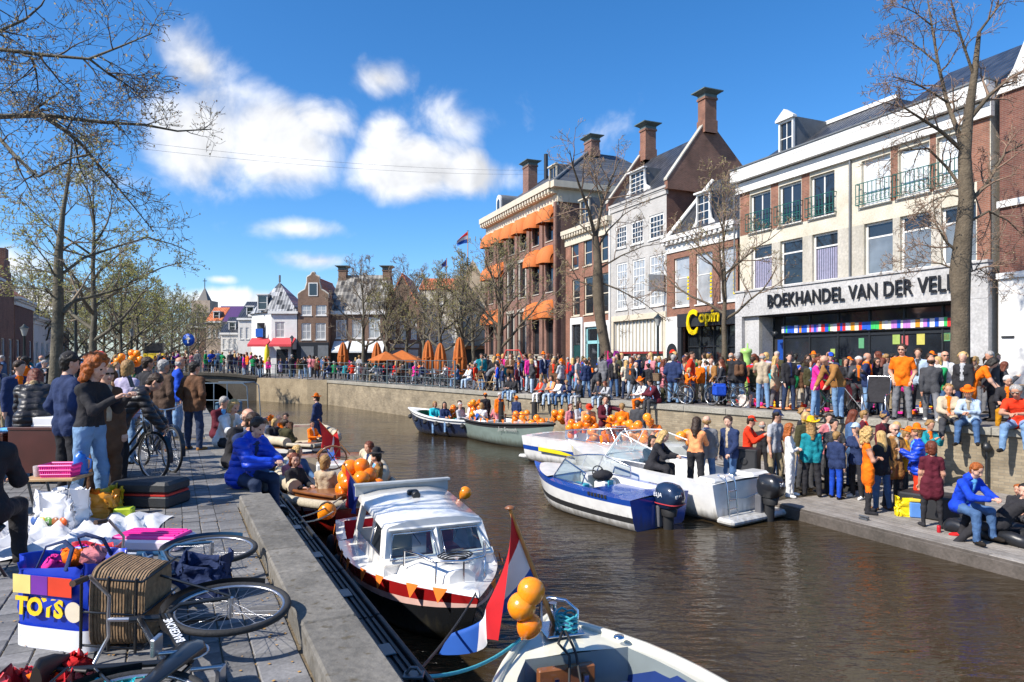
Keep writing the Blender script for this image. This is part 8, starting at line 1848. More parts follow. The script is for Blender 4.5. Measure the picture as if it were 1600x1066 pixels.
def bicycle(label,M=None,loc=None,rz=0.,mf=None,detail=True,basket=None,group=None,text=None,front_bag=None,rack=True):
 mf=mf or m_bframe; t=thing('bicycle',label,'bicycle',(0,0,0),0,group)
 wheel_parts(t,0,detail); wheel_parts(t,1.08,detail); bb=Vector((.46,0,.29)); hd=Vector((.86,0,.78)); ht=Vector((.90,0,.66)); st=Vector((.30,0,.82)); n=8 if detail else 6
 q=MB(); q.tube([bb,ht],.025,n); q.tube([bb+Vector((-.02,0,.12)),hd],.018,n)if basket!='x' else None; q.tube([bb,st],.017,n); q.tube([hd+(hd-ht)*.4,ht],.021,n)
 for s in(-1,1):
  q.tube([bb+Vector((0,s *.03,0)),(0,s *.06,.35)],.011,6); q.tube([st+Vector((.03,0,-.12)),(0,s *.06,.35)],.009,6); q.tube([ht,(.97,s *.05,.6),(1.08,s *.06,.35)],.012,6)
 q.to('frame',mf,t)
 q=MB(); hb=hd+Vector((-.03,0,.16)); q.tube([hd,hb],.014,8); q.tube([hb+Vector((-.2,.3,.05)),hb+Vector((-.08,.28,.06)),hb+Vector((.04,.12,.02)),hb,hb+Vector((.04,-.12,.02)),hb+Vector((-.08,-.28,.06)),hb+Vector((-.2,-.3,.05))],.011,8); h_=q.to('handlebar',m_steel,t)
 for s in(-1,1):q=MB(); q.tube([hb+Vector((-.12,s *.285,.055)),hb+Vector((-.24,s *.305,.05))],.018,8); q.to('grip',mat('brown_grip',(.07,.035,.02),.7),h_)
 q=MB(); rows=[]
 for x,w,z in((-.13,.085,.0),(-.08,.1,.02),(.02,.07,.015),(.1,.025,.005),(.15,.012,-.005)):rows.append([(st.x+x,w *math.cos(a),st.z+.06+z+(.03 *math.sin(a)))for a in np.linspace(0,2 *math.pi,10,endpoint=False)])
 q.grid(rows,closed=True); q.poly(rows[0]); q.poly(rows[-1][::-1]); q.tube([st-Vector((0,0,.1)),st+Vector((0,0,.05))],.013,6); q.to('saddle',mat('saddle_black',(.02,.016,.014),.5),t)
 for x in(0,1.08):
  q=MB(); ar=np.linspace(R(20),R(200),14)if x==0 else np.linspace(R(-10),R(150),12); q.grid([[(x+.385 *math.cos(a),s,.35+.385 *math.sin(a))for s in(-.03,0,.03)]for a in ar]); q.to('mudguard',mf,t)
 q=MB(); q.lathe([(.09,-.004),(.095,0),(.09,.004)],18,M=Matrix.Translation(bb+Vector((0,-.05,0)))@Matrix.Rotation(R(90),4,'X'))
 for s in(-1,1):q.tube([bb+Vector((0,s *.05,0)),bb+Vector((s *.12,s *.09,-s *.11))],.011,6); q.box(bb.x+s *.12-.04,s *.09+(0 if s>0 else-.09),bb.z-s *.11-.012,bb.x+s *.12+.04,s *.09+(.09 if s>0 else 0),bb.z-s *.11+.012,0,.004)
 q.to('crank',m_steel,t)
 q=MB(); q.tube([bb+Vector((.09,-.06,0)),bb+Vector((.02,-.06,.0)),(.2,-.06,.32),(0,-.06,.35)],[.03,.085,.05,.035],8,flat=.25); q.to('chain_guard',mf,t)
 if rack:
  q=MB()
  for s in(-.06,.06):q.tube([(-.35,s,.74),(.22,s,.76)],.007,5); q.tube([(0,s,.36),(-.12,s,.74)],.006,5)
  for x in(-.34,-.12,.1):q.tube([(x,-.06,.742),(x,.06,.742)],.006,5)
  q.to('rear_rack',mf,t)
 if basket:
  q=MB(); w,d,hh=(.24,.17,.3)if basket=='big' else(.2,.15,.26); bx=1.10; bz=.80
  rows=[[(bx+(d *k)*math.copysign(abs(math.cos(a))**.4,math.cos(a)),(w *k)*math.copysign(abs(math.sin(a))**.4,math.sin(a)),bz+z)for a in np.linspace(0,2 *math.pi,36,endpoint=False)]for z,k in[(hh *j/14,.9+.1 *j/14+.012 *(j%2))for j in range(15)]]
  q.grid(rows,closed=True,smooth=False); q.poly(rows[0][::-1]); q.grid([[tuple(Vector(p)*1)for p in rows[-1]],[(bx+(p[0]-bx)*.93,p[1]*.93,p[2])for p in rows[-1]],[(bx+(p[0]-bx)*.86,p[1]*.86,bz+.02)for p in rows[0]]],closed=True); bk=q.to('wicker_basket',m_wick,t)
  q=MB(); q.tube(rows[-1],.014,6,closed=True); q.to('basket_rim',m_wick,bk)
  q=MB()
  for y in(-.2,0,.2):q.tube([(bx+.2,y,bz-.01),(bx-.2,y,bz-.01),(bx-.2,y,bz+.34)],.008,5)
  for z in(.02,.18,.34):q.tube([(bx-.205,-.22,bz+z),(bx-.205,.22,bz+z)],.009,5)
  for s in(-1,1):q.tube([(1.08,s *.07,.35),(bx,s *.16,bz-.01)],.008,5)
  q.to('front_rack',m_bframe,t)
 if text:
  v=(ht-bb).normalized(); x=wtext(text,.062,MATS['white_print'],t,(0,0,0),(0,0,0),.001,'lettering',offset=.001)
  x.matrix_local=Matrix.Translation(bb+v *.17+Vector((v.z *.02,-.0265,-v.x *.02)))@Matrix(((v.x,-v.z,0,0),(0,0,-1,0),(v.z,v.x,0,0),(0,0,0,1)))
 if M is not None:t.matrix_basis=M
 else:t.location=loc; t.rotation_euler=(0,0,rz)
 return t
# two bicycles lying on the near paving: bike up-axis points left, front away from the camera
def lying(hub,fwd,tilt,lift):
 """matrix for a bike on its side: front hub at hub, fwd its heading on the ground, up axis to the left of it tilted from the ground"""
 f=Vector(fwd).normalized(); l=Vector((-f.y,f.x,0)); u=(l *math.cos(tilt)+Vector((0,0,math.sin(tilt)))).normalized(); f=(f+Vector((0,0,lift))).normalized(); y=u.cross(f).normalized(); u=f.cross(y).normalized()
 M=Matrix(((f.x,y.x,u.x,0),(f.y,y.y,u.y,0),(f.z,y.z,u.z,0),(0,0,0,1))); p=Vector(hub)-M.to_3x3()@Vector((1.08,0,.35)); M.translation=p; return M
bicycle('black bicycle with wicker basket lying on the near paving',lying((-1.70,4.12,.24),(.02,1,0),.06,.07),basket='big',text='BAKERONE')
bicycle('blue-black bicycle lying behind the wicker basket',lying((-2.42,5.5,.2),(.1,1,0),.05,.03),mf=m_bblue)
bicycle('black upright bicycle leaning by the ginger-haired woman',None,tuple(on(168,742)),R(-28),basket=None,detail=True)
p_=on(222,728); bicycle('second black bicycle parked on the left quay behind',None,(p_.x,p_.y,0),R(-40),detail=True)
GBK='bicycles parked on the right quay'
e1=on_edge(1070,-.9); e2=on_edge(1105,-.8); e3=on_edge(1120,-1.3)
bicycle('dark bicycle with wooden crate nearest the tall navy hoodie',None,(e1.x-.5,e1.y+.2,RQ),math.atan2(RD.y,RD.x)+math.pi+.15,detail=False,basket='small',group=GBK); bicycle('bicycle with brown tyres and blue saddle bags',None,(e2.x+.4,e2.y-.4,RQ),math.atan2(RD.y,RD.x)+math.pi-.05,detail=False,group=GBK); bicycle('bicycle half hidden behind the other two',None,(e3.x+.3,e3.y,RQ),math.atan2(RD.y,RD.x)+math.pi+.1,detail=False,group=GBK)
q=MB(); q.box(-.2,-.2,.35,.2,-.06,.72,0,.05); q.box(-.2,.06,.35,.2,.2,.72,0,.05); q.box(-.18,-.14,.7,.18,.14,.76,0,.02); o=q.to('saddle_bag',cloth('blue'),None,(e2.x-.05,e2.y+.15,RQ)); tag(o,'blue cloth bags slung on a parked bicycle','bag')
for i,px in enumerate((555,590,625,645,668,690)):
 q_=on_edge(px,-.9); bicycle('bicycle parked behind the grid fence, number %s from the left'%('one','two','three','four','five','six')[i],None,(q_.x,q_.y,RQ),math.atan2(RD.y,RD.x)+.3,detail=False,group='bicycles behind the grid fence',rack=False)
# ================================================================ goods on the left quay
def crumple(q,rows,amp,seed):
 r=random.Random(seed); return[[(p[0]+r.gauss(0,amp),p[1]+r.gauss(0,amp),p[2]+r.gauss(0,amp))for p in row]for row in rows]
def bag(name,label,loc,rz,w,d,h,m,seed,taper=1.12,amp=.008,fill=None,handles=None,n=40,squash=.5):
 """open shopper: crumpled sides, thickness, handles"""
 t=thing(name,label,'bag',loc,rz); q=MB(); rows=[]; K=10
 for j in range(K):
  f=j/(K-1); k=1+(taper-1)*f; row=[]
  for a in np.linspace(0,2 *math.pi,n,endpoint=False):c,s=math.cos(a),math.sin(a); x=w/2 *k *math.copysign(abs(c)**.35,c); y=d/2 *k *math.copysign(abs(s)**.35,s); b=.02 *math.sin(a *5+seed+f *4)*f; row.append((x+b,y+b *.7,h *f+(.03 *math.sin(a *3+seed)*(f>.9))))
  rows.append(row)
 rows=[rows[0]]+crumple(q,rows[1:],amp,seed); q.grid(rows,closed=True); q.poly(rows[0][::-1]); ins=[[(p[0]*.96,p[1]*.95,p[2]-.005)for p in rows[-1]],[(p[0]*.93,p[1]*.9,h *.55)for p in rows[-1]]]; q.grid([rows[-1]]+ins,closed=True); q.to('shell',m,t)
 if fill:
  r=random.Random(seed)
  for c in fill:q=MB(); q.ball((r.uniform(-.3,.3)*w,r.uniform(-.3,.3)*d,h *r.uniform(.85,1.05)),(w *.15,d *.2,h *.11),12); vs=q.v; q.v=[(a+r.gauss(0,.012),b+r.gauss(0,.012),cc+r.gauss(0,.012))for a,b,cc in vs]; q.to('contents',cloth(c),t)
 if handles:
  for s in(-1,1):q=MB(); q.tube([(-w *.2,s *d *.52,h *.95),(-w *.18,s *d *.35,h *1.18),(0,s *d *.25,h *1.24),(w *.18,s *d *.35,h *1.18),(w *.2,s *d *.52,h *.95)],.006,5,flat=2.6); q.to('handle',cloth(handles),t)
 return t
m_plw=mat('white_plastic',(.72,.72,.74),.3,.06,5,.3,9); m_plb=mat('blue_plastic',(.01,.04,.42),.3,.08,5,.3,9); m_plo=mat('orange_plastic',(.75,.3,.03),.3,.15,4,.3,9); m_plr=mat('red_plastic',(.6,.03,.04),.3,.2,4,.4,9); m_plt=mat('turquoise_plastic',(.03,.5,.55),.3,.2,5,.3,9); m_plk=mat('pink_plastic',(.8,.03,.3),.35,.05,4)
t=bag('toy_shop_bag','big blue shopping bag lettered TOYS with white base',(-2.70,4.22,.012),R(-14),.54,.32,.5,m_plb,4,1.08,fill=('pink','rose','orange'),handles='navy')
q=MB(); q.grid([[(.29 *math.copysign(abs(math.cos(a))**.35,math.cos(a)),.178 *math.copysign(abs(math.sin(a))**.35,math.sin(a)),z)for a in np.linspace(0,2 *math.pi,40,endpoint=False)]for z in(.0,.13)],closed=True); q.to('white_base',m_plw,t)
wtext('TOYS',.14,mat('toy_yellow',(.85,.55,.02),.4),t,(-.24,-.188,.205),(R(87),0,0),.003,'lettering',offset=.006)
for x,w,c in((-.25,.13,(.75,.6,.2)),(-.115,.12,(.16,.03,.3)),(.01,.17,(.65,.05,.02))):q=MB(); q.box(x,-.197,.33,x+w,-.193,.44); q.to('print_panel',mat('print_%d'%int(c[0]*100),c,.4),t)
q=MB(); q.lathe([(.001,0),(.06,.001),(.06,.004),(.001,.005)],20,smooth=False,M=Matrix.Translation((.19,-.19,.245))@Matrix.Rotation(R(90),4,'X')); q.to('print_disc',mat('print_disc',(.7,.6,.45),.4),t)
t=bag('white_carrier_bag','white plastic carrier bag with coloured dots print',tuple(on(98,828)),R(-8),.44,.28,.40,m_plw,9,.95,.014,fill=('white','white','lightgrey'))
for i,(c,x)in enumerate((((.04,.1,.3),-.17),((.6,.4,.02),-.09),((.1,.25,.05),-.02),((.25,.08,.02),.06),((.7,.1,.01),.14))):q=MB(); q.lathe([(.001,0),(.045,.001),(.045,.004),(.001,.005)],18,M=Matrix.Translation((x,-.156,.12))@Matrix.Rotation(R(90),4,'X')); q.to('print_dot',mat('dot%d'%i,c,.4),t)
wtext('ia   nl',.05,m_plw,t,(-.12,-.162,.10),(R(90),0,0),.001,'lettering')
bag('orange_carrier_bag','crumpled orange and white carrier bag beside the suitcase',tuple(on(153,815)),R(20),.32,.24,.3,m_plo,13,1.02,.016,fill=('orange','peach'))
bag('yellow_carrier_bag','small yellow and black bag behind the orange carrier',tuple(on(172,800)),R(50),.22,.16,.26,mat('yellow_plastic',(.7,.45,.01),.35),17,1.05,.01)
bag('flowered_bag','red and pink flowered bag beside the blue TOYS bag',tuple(on(140,905)),R(10),.36,.26,.24,m_plr,21,1.1,.014,fill=('pink','orange','red'))
bag('red_carrier_bag','shiny red plastic bag at the bottom left corner',(-2.28,3.33,.012),R(15),.42,.3,.2,m_plr,23,.8,.02,fill=('red','orange'))
bag('turquoise_bag','turquoise bag at the bottom edge of the picture',(-1.93,3.18,.012),R(5),.40,.24,.17,m_plt,27,.95,.016,fill=('turquoise','green'))
q=MB(); q.box(-.09,-.07,0,.09,.07,.15,0,.012); o=q.to('green_box',mat('lime_card',(.45,.55,.02),.45,.25,12),None,tuple(on(194,815)),R(12)); tag(o,'lime green cardboard box beside the orange carrier bag','box')
# suitcase
p_=on(217,796); t=thing('suitcase','dark suitcase with red zip band lying on the quay','suitcase',(p_.x,p_.y,.012),R(-6))
q=MB(); q.box(-.36,-.02,0,.36,.46,.145,0,.025); q.to('shell',mat('case_black',(.025,.027,.03),.55,.15,6,.2,60),t); q=MB(); q.box(-.36,-.02,.16,.36,.46,.30,0,.035); q.to('lid',MATS['case_black'],t); q=MB(); q.box(-.352,-.012,.13,.352,.452,.172,0,.03); q.to('zip_band',mat('zip_red',(.55,.03,.02),.5),t)
for x in(-.3,.3):q=MB(); q.lathe([(.01,-.03),(.03,-.03),(.03,.03),(.01,.03)],10,M=Matrix.Translation((x,.46,.05))@Matrix.Rotation(R(90),4,'Y')); q.to('wheel',m_rubber,t)
# pink crate with clear rim, white sheet
p_=on(222,864); t=thing('pink_crate','bright pink storage box lid with clear rim on paving','crate',(p_.x,p_.y,.014),R(-4)); q=MB(); q.box(-.33,-.02,0,.33,.34,.10,0,.02); q.to('tub',mat('clear_tub',(.7,.6,.68),.2,.05,4),t); q=MB(); q.box(-.30,.01,.09,.30,.31,.125,0,.012); q.to('lid',m_plk,t)
for y in(.06,.13,.2,.27):q=MB(); q.box(-.26,y,.125,.26,y+.02,.135); q.to('rib',m_plk,t)
q=MB(); r_=random.Random(5); a,b_=on(-60,868),on(160,818); rows=[]
for j in range(15):
 f=j/14; row=[]
 for i in range(44):u=i/43; p=Vector((-5.65+2.1 *u+.12 *math.sin(f *5),5.72+1.45 *f+.12 *math.sin(u *9)+(.18 *u),.02)); e=min(1,5 *min(u,1-u,f,1-f)+.15); row.append((p.x,p.y,.02+e *(.07+.05 *math.sin(u *31+6 *f)*math.cos(f *13+u *8)+.04 *math.sin(u *67+f *9)+r_.gauss(0,.012))))
 rows.append(row)
q.grid(rows); o=q.to('plastic_sheet',m_plw); tag(o,'crumpled white plastic sheet spread on the left paving','sheet')
# striped tables
def table(name,label,loc,rz,w,d,h,m,thick=.03,legs=True,skirt=0.):
 t=thing(name,label,'table',loc,rz); q=MB(); q.box(-w/2,-d/2,h-thick,w/2,d/2,h,0,.006); q.to('table_top',m,t)
 for x in(-1,1):
  for y in(-1,1):q=MB(); q.tube([(x *(w/2-.05),y *(d/2-.05),h-thick),(x *(w/2-.08)*(.6 if legs=='x' else 1),y *(d/2-.05),0)],.014,6); q.to('leg',m_bframe,t)
 if skirt:
  q=MB(); q.box(-w/2+.01,-d/2+.01,h-skirt,w/2-.01,d/2-.01,h-thick-.002); q.to('side_panel',m,t)
 return t
m_mah=mat('mahogany',(.07,.018,.014),.35,.3,3,.05,20,coat=.3); m_pine=mat('pine_top',(.42,.26,.12),.5,.2,5)
tb=Vector((-4.74,6.95,0)); table('folding_table','small wooden folding table with a pink basket',(tb.x-.05,tb.y+.25,0),R(4),.52,.4,.50,m_pine,legs='x'); ty=tb.y+.25; tx_=tb.x-.05
t=thing('pink_basket','pink perforated plastic basket on the folding table','basket',(tx_+.05,ty-.02,.5),R(4)); q=MB(); q.box(-.15,-.1,0,.15,.1,.012); q.to('base',m_plk,t)
for z in(.03,.075,.12):
 q=MB(); k=.9+z *.9; q.tube([(-.16 *k,-.11 *k,z),(.16 *k,-.11 *k,z),(.16 *k,.11 *k,z),(-.16 *k,.11 *k,z)],.012,4,closed=True,smooth=False); q.to('rim_band',m_plk,t)
q=MB()
for i in range(15):
 x=-.14+.02 *i
 for y in(-1,1):q.tube([(x,y *.1,.01),(x *1.1,y *.111,.12)],.0065,4)
for i in range(9):
 y=-.08+.02 *i
 for x in(-1,1):q.tube([(x *.15,y,.01),(x *.165,y *1.1,.12)],.0065,4)
q.to('bars',m_plk,t)
q=MB(); q.lathe([(.04,0),(.045,.02),(.05,.1),(.05,.11)],14); o=q.to('glass_jar',mat('jar_glass',(.5,.42,.42),.15,.2,30),None,(tx_-.17,ty-.05,.5)); tag(o,'glass jar with pencils beside the pink basket','jar')
q=MB(); q.lathe([(.075,0),(.08,.02),(.06,.16),(.055,.2),(.02,.215),(.02,.24)],16); q.tube([(.06,0,.17),(.12,0,.15),(.11,0,.06),(.075,0,.03)],.01,6); o=q.to('blue_thermos',mat('thermos_blue',(.02,.14,.5),.35),None,(tx_+.16,ty+.12,.50)); tag(o,'blue thermos jug behind the pink basket','jug')
tm_=on(58,765); table('mahogany_table','dark mahogany drop-sided table behind the pink basket',(tm_.x-.05,tm_.y+.5,0),R(0),1.0,.6,.80,m_mah,.04,skirt=.62)
mx,my=tm_.x-.05,tm_.y+.5
t=thing('sewing_machine_case','white portable sewing machine case on the mahogany table','case',(mx-.02,my-.1,.80),R(-3)); q=MB(); q.box(-.2,-.12,0,.2,.12,.13,0,.015); q.to('lid',m_plw,t); q=MB(); q.box(-.21,-.125,-.0,.21,.125,.02,0,.006); q.to('base',m_plw,t); q=MB(); q.tube([(.2,-.03,.06),(.26,-.03,.06)],.025,10); q.box(.1,-.05,.13,.17,.05,.15,0,.005); q.to('handle',m_lgrey,t)
q=MB(); q.lathe([(.035,0),(.037,.01),(.037,.15),(.03,.17),(.014,.185),(.014,.21),(.018,.212),(.018,.23),(.001,.232)],16,(0,0,0)); o=q.to('white_bottle',mat('bottle_white',(.65,.72,.75),.35,.15,9),None,(mx-.03,my-.02,.932)); tag(o,'white bottle with pale blue label standing on the case','bottle')
q=MB(); q.lathe([(.06,0),(.065,.01),(.02,.03),(.012,.06),(.014,.2),(.01,.28),(.01,.3)],14); lp=thing('table_lamp','brass table lamp with white shade on the mahogany table','lamp',(mx+.1,my+.35,.80)); q.to('brass_stem',mat('brass',(.5,.28,.06),.3,.1,9,metal=.9),lp); q=MB(); q.lathe([(.12,.28),(.1,.34),(.055,.40),(.05,.40)],18); q.to('lamp_shade',mat('shade_white',(.7,.68,.62),.8),lp)
table('far_stall_table','dark wooden stall table at the far left with toys',(-7.7,9.6,0),R(0),1.6,.7,.72,m_mah,.04,skirt=.3)
for i,(c,lb,x)in enumerate(((('orange'),'orange stuffed toy on the far left stall table',-7.2),('red','red toy beside the orange stuffed toy',-7.45),('sky','folded blue cloth on the far left stall table',-6.98))):
 q=MB(); q.ball((0,0,.1),(.08,.07,.1),10); q.ball((0,0,.24),(.06,.06,.065),10); q.ball((-.05,0,.3),.022,6); q.ball((.05,0,.3),.022,6)
 if i==2:q=MB(); q.box(-.14,-.1,0,.14,.1,.05,0,.015)
 o=q.to('stuffed_toy' if i<2 else 'folded_cloth',cloth(c),None,(x,9.45,.72)); tag(o,lb,'toy' if i<2 else 'cloth')
q=MB(); q.prism([(-.1,0,0),(.1,0,0),(.06,.06,.62),(-.06,.06,.62)],(0,.015,0)); o=q.to('white_board_game',m_plw,None,tuple(on(142,770)),R(20)); o.rotation_euler=(R(-8),0,R(20)); tag(o,'narrow white printed box leaning against the table','box')
t=bag('blue_shopper','bright blue paper shopper hanging by the bicycle wheel',tuple(on(166,748)),R(30),.22,.1,.3,mat('bag_blue',(.05,.3,.65),.4,.1,6),31,1.02,.006)
t=bag('dark_backpack','dark navy bicycle pannier lying behind the wicker basket',(-2.25,4.95,.05),R(10),.38,.3,.24,cloth('navy'),33,.9,.012)
# chair under the seller
t=thing('folding_chair','dark folding chair under the seated seller at left edge','chair',(-4.28,5.4,0),R(135)); q=MB(); q.box(-.2,-.2,.40,.2,.2,.42,0,.01); q.to('seat',m_bframe,t); q=MB(); q.box(-.2,.2,.6,.2,.22,.85,0,.01); q.to('backrest',m_bframe,t)
for x in(-.2,.2):q=MB(); q.tube([(x,-.2,0),(x,.2,.85)],.012,6); q.to('leg',m_bframe,t); q=MB(); q.tube([(x,.2,0),(x,-.18,.41)],.012,6); q.to('leg',m_bframe,t)
# phone in the ginger woman's hands
Jp=CURLY[1]; root=CURLY[0]; w0=(Jp['arm0'][3]+Jp['arm1'][3])/2-Vector((0,0,Jp['drop'])); ph=root.matrix_basis@(w0+Vector((0,-.01,.03)))
q=MB(); q.box(-.035,-.005,-.0,.035,.005,.13,0,.004); o=q.to('mobile_phone',mat('phone_black',(.02,.02,.022),.2),None,ph,R(82)); o.rotation_euler=(R(-20),0,R(82)); tag(o,'dark mobile phone held up by the ginger-haired woman','phone')
# ochre blossom flecks caught in the paving joints
q=MB(); r_=random.Random(71)
for i in range(2600):
 s_=r_.uniform(-2.5,14); t_=-.36-6 *r_.random()**1.5; p=lq(s_,t_,.021); a=r_.uniform(0,6.28); e=r_.uniform(.004,.012); q.add([(p.x+e *math.cos(a+k),p.y+e *math.sin(a+k),p.z)for k in(0,1.5,3.1,4.6)],[(0,1,2,3)])
o=kind(q.to('fallen_blossom',mat('blossom',(.4,.22,.06),.9,.3,3)),'stuff'); o['label']='ochre blossom flecks scattered over the quay paving'
# ================================================================ street furniture and terrace
m_par=mat('orange_parasol',(.42,.11,.015),.8,.15,4,.2,10); m_lampp=mat('lamp_green_black',(.015,.025,.028),.5)
def parasol_closed(px,d,top,bot,label):
 p=at(px,HY,d); t=thing('closed_parasol',label,'parasol',(p.x,p.y,RQ),0,'closed orange parasols on the terrace'); z1=hgt(top,d)-RQ; z0=hgt(bot,d)-RQ; q=MB(); n=14; rows=[]
 for f,k in((0,.55),(.1,.95),(.35,1.0),(.6,.85),(.8,.62),(.93,.4),(1,.1)):rows.append([(.34 *k *(1+.22 *math.cos(7 *a))*math.cos(a),.34 *k *(1+.22 *math.cos(7 *a))*math.sin(a),z0+(z1-z0)*f)for a in np.linspace(0,2 *math.pi,42,endpoint=False)])
 q.grid(rows,closed=True); q.poly(rows[-1]); q.to('folded_canvas',m_par,t); q=MB(); q.tube([(0,0,0),(0,0,z1+.12)],.035,8); q.to('pole',m_lampp,t); q=MB(); q.lathe([(.36,z0+(z1-z0)*.42),(.365,z0+(z1-z0)*.46)],16); q.to('strap',m_par,t)
for px,d,a,b,lb in((536,50,535,572,'closed orange parasol, leftmost on the terrace'),(589,49,535,578,'closed orange parasol left of the open one'),(669,43,532,580,'closed orange parasol right of the open one'),(688,42,536,582,'slim closed orange parasol, second from the right'),(718,38,527,585,'tallest closed orange parasol nearest the hotel')):parasol_closed(px,d,a,b,lb)
p=at(628,HY,47); t=thing('open_parasol','wide open orange parasol over the terrace tables','parasol',(p.x,p.y,RQ)); z1=hgt(547,47)-RQ; z0=hgt(562,47)-RQ
q=MB(); c8=[(1.75 *math.cos(a),1.75 *math.sin(a),z0)for a in np.linspace(R(45),R(405),4,endpoint=False)]
for i in range(4):q.poly([c8[i],c8[(i+1)%4],(0,0,z1)]); q.poly([c8[i],(c8[i][0],c8[i][1],z0-.18),(c8[(i+1)%4][0],c8[(i+1)%4][1],z0-.18),c8[(i+1)%4]])
q.to('canopy',m_par,t); q=MB(); q.tube([(0,0,0),(0,0,z1)],.05,8); q.to('pole',m_lampp,t)
p=at(603,HY,45.5); t2=thing('open_parasol','smaller open orange parasol left of the wide one','parasol',(p.x,p.y,RQ)); q=MB(); c8=[(1.25 *math.cos(a),1.25 *math.sin(a),z0-.05)for a in np.linspace(R(20),R(380),6,endpoint=False)]
for i in range(6):q.poly([c8[i],c8[(i+1)%6],(0,0,z1-.1)])
q.to('canopy',m_par,t2); q=MB(); q.tube([(0,0,0),(0,0,z1-.1)],.04,8); q.to('pole',m_lampp,t2)
p=at(417,HY,58); t=thing('closed_parasol','closed yellow parasol beside the white corner house','parasol',(p.x,p.y,RQ)); q=MB(); q.lathe([(.14,1.0),(.24,1.3),(.2,2.2),(.05,2.7)],10); q.to('folded_canvas',mat('yellow_parasol',(.75,.6,.02),.7),t); q=MB(); q.tube([(0,0,0),(0,0,2.8)],.03,6); q.to('pole',m_lampp,t)
# terrace tables
for i in range(12):
 px=515+i *18; k=(px-CX)/F; y=22.94/(k+.748)+2.2+(i%3)*1.7; x=k *y; t=thing('terrace_table','small round table among the seated terrace guests','table',(x,y,RQ),0,'round terrace tables'); q=MB(); q.lathe([(.4,.7),(.41,.715),(.4,.73)],16); q.to('table_top',m_wood,t); q=MB(); q.lathe([(.22,0),(.2,.03),(.03,.06),(.03,.7)],10); q.to('leg',m_lampp,t)
def lamp(px,d,top,z,label,arms=1):
 p=at(px,HY,d); t=thing('street_lamp',label,'street lamp',(p.x,p.y,z)); h=hgt(top,d)-z; q=MB(); q.lathe([(.11,0),(.1,.5),(.06,.7),(.05,h-.45),(.07,h-.42)],10); q.to('pole',m_lampp,t)
 q=MB(); q.lathe([(.07,h-.42),(.16,h-.1),(.17,h-.08)],8); q.to('lantern',mat('lantern_glass',(.35,.36,.34),.2),t); q=MB(); q.lathe([(.2,h-.08),(.1,h),(.02,h+.1)],8); q.to('lamp_cap',m_lampp,t); return t
lamp(1028,30,494,RQ,'dark street lamp before the grey house shop'); lamp(456,56,526,RQ,'grey lamp post beside the white corner house'); lamp(118,30,455,0,'tall green lamp post behind the leaning lime tree'); lamp(206,42,515,0,'dark lamp post left of the bridge'); lamp(38,30,510,0,'dark lamp post at the left house row')
def signpost(px,d,top,z,label,plate,mats_):
 p=at(px,HY,d); t=thing('road_sign',label,'sign',(p.x,p.y,z)); h=hgt(top,d)-z; q=MB(); q.tube([(0,0,0),(0,0,h)],.035,8); q.to('post',MATS['galv'],t); plate(t,h)
def pl_arrow(t,h):
 q=MB(); q.lathe([(.001,-.02),(.42,-.02),(.42,.0),(.001,.0)],24,M=Matrix.Translation((0,-.06,h-.4))@Matrix.Rotation(R(90),4,'X')); q.to('blue_disc',mat('sign_blue',(.01,.09,.5),.4),t)
 q=MB(); q.prism([(-.06,-.09,h-.62),(.06,-.09,h-.62),(.06,-.09,h-.36),(.17,-.09,h-.36),(0,-.09,h-.16),(-.17,-.09,h-.36),(-.06,-.09,h-.36)],(0,.004,0)); q.to('white_arrow',m_white,t)
signpost(295,46,522,0,'round blue sign with white arrow on a post before the bridge',pl_arrow,None)
def pl_no(t,h):
 q=MB(); q.lathe([(.001,-.02),(.3,-.02),(.3,.0),(.001,.0)],24,M=Matrix.Translation((0,-.06,h-.3))@Matrix.Rotation(R(90),4,'X')); q.to('red_disc',mat('sign_red',(.5,.02,.02),.4),t); q=MB(); q.box(-.2,-.09,h-.35,.2,-.084,h-.25); q.to('white_bar',m_white,t)
signpost(157,36,548,0,'round red no-entry sign behind the ginger-haired woman',pl_no,None)
p=at(240,546,60); q=MB(); q.box(-.0,0,0,1.6,.3,1.1); st_=thing('video_screen','dark outdoor screen with yellow band far left of bridge','screen',(p.x-.8,p.y,0)); zz=hgt(552,60); q=MB(); q.box(0,0,zz,1.6,.3,hgt(536,60)); q.to('panel',m_dark,st_); q=MB(); q.box(-.1,-.05,zz-.5,1.7,.35,zz-.01); q.to('yellow_band',mat('banner_yellow',(.7,.5,.02),.6),st_)
for x in(0.1,1.5):q=MB(); q.tube([(x,.15,0),(x,.15,zz)],.05,6); q.to('leg',m_dark,st_)
# two overhead cables across the canal
for i,(y0,y1)in enumerate(((222,266),(232,272))):
 a,b=at(215,y0,40),at(866,y1,62); q=MB(); q.tube([a.lerp(b,t)-a+Vector((0,0,-.5 *4 *t *(1-t)))for t in np.linspace(0,1,20)],.008,4); o=q.to('overhead_cable',mat('cable',(.12,.13,.15),.6),None,a); tag(o,'%s of two thin cables spanning the sky over the canal'%('upper','lower')[i],'cable')
# shop sign board hanging between the grey house and the copy shop
c=fl(1040); t=thing('hanging_sign','grey hanging sign with yellow lettering above the copy shop','sign',(c[0],c[1],0),math.atan2(-.9199,.3923)); d_=c[1]; z0,z1=hgt(456,d_),hgt(430,d_)
q=MB(); q.box(-.06,-1.25,z0,.06,-.15,z1,0,.01); q.to('board',m_lgrey,t); q=MB(); q.box(-.03,-.15,z0,.03,-.02,z1); q.to('bracket',m_dark,t); wtext('Copin',.36,m_yel,t,(-.075,-.2,z1-.45),(R(90),0,R(-90)),.006,'lettering')
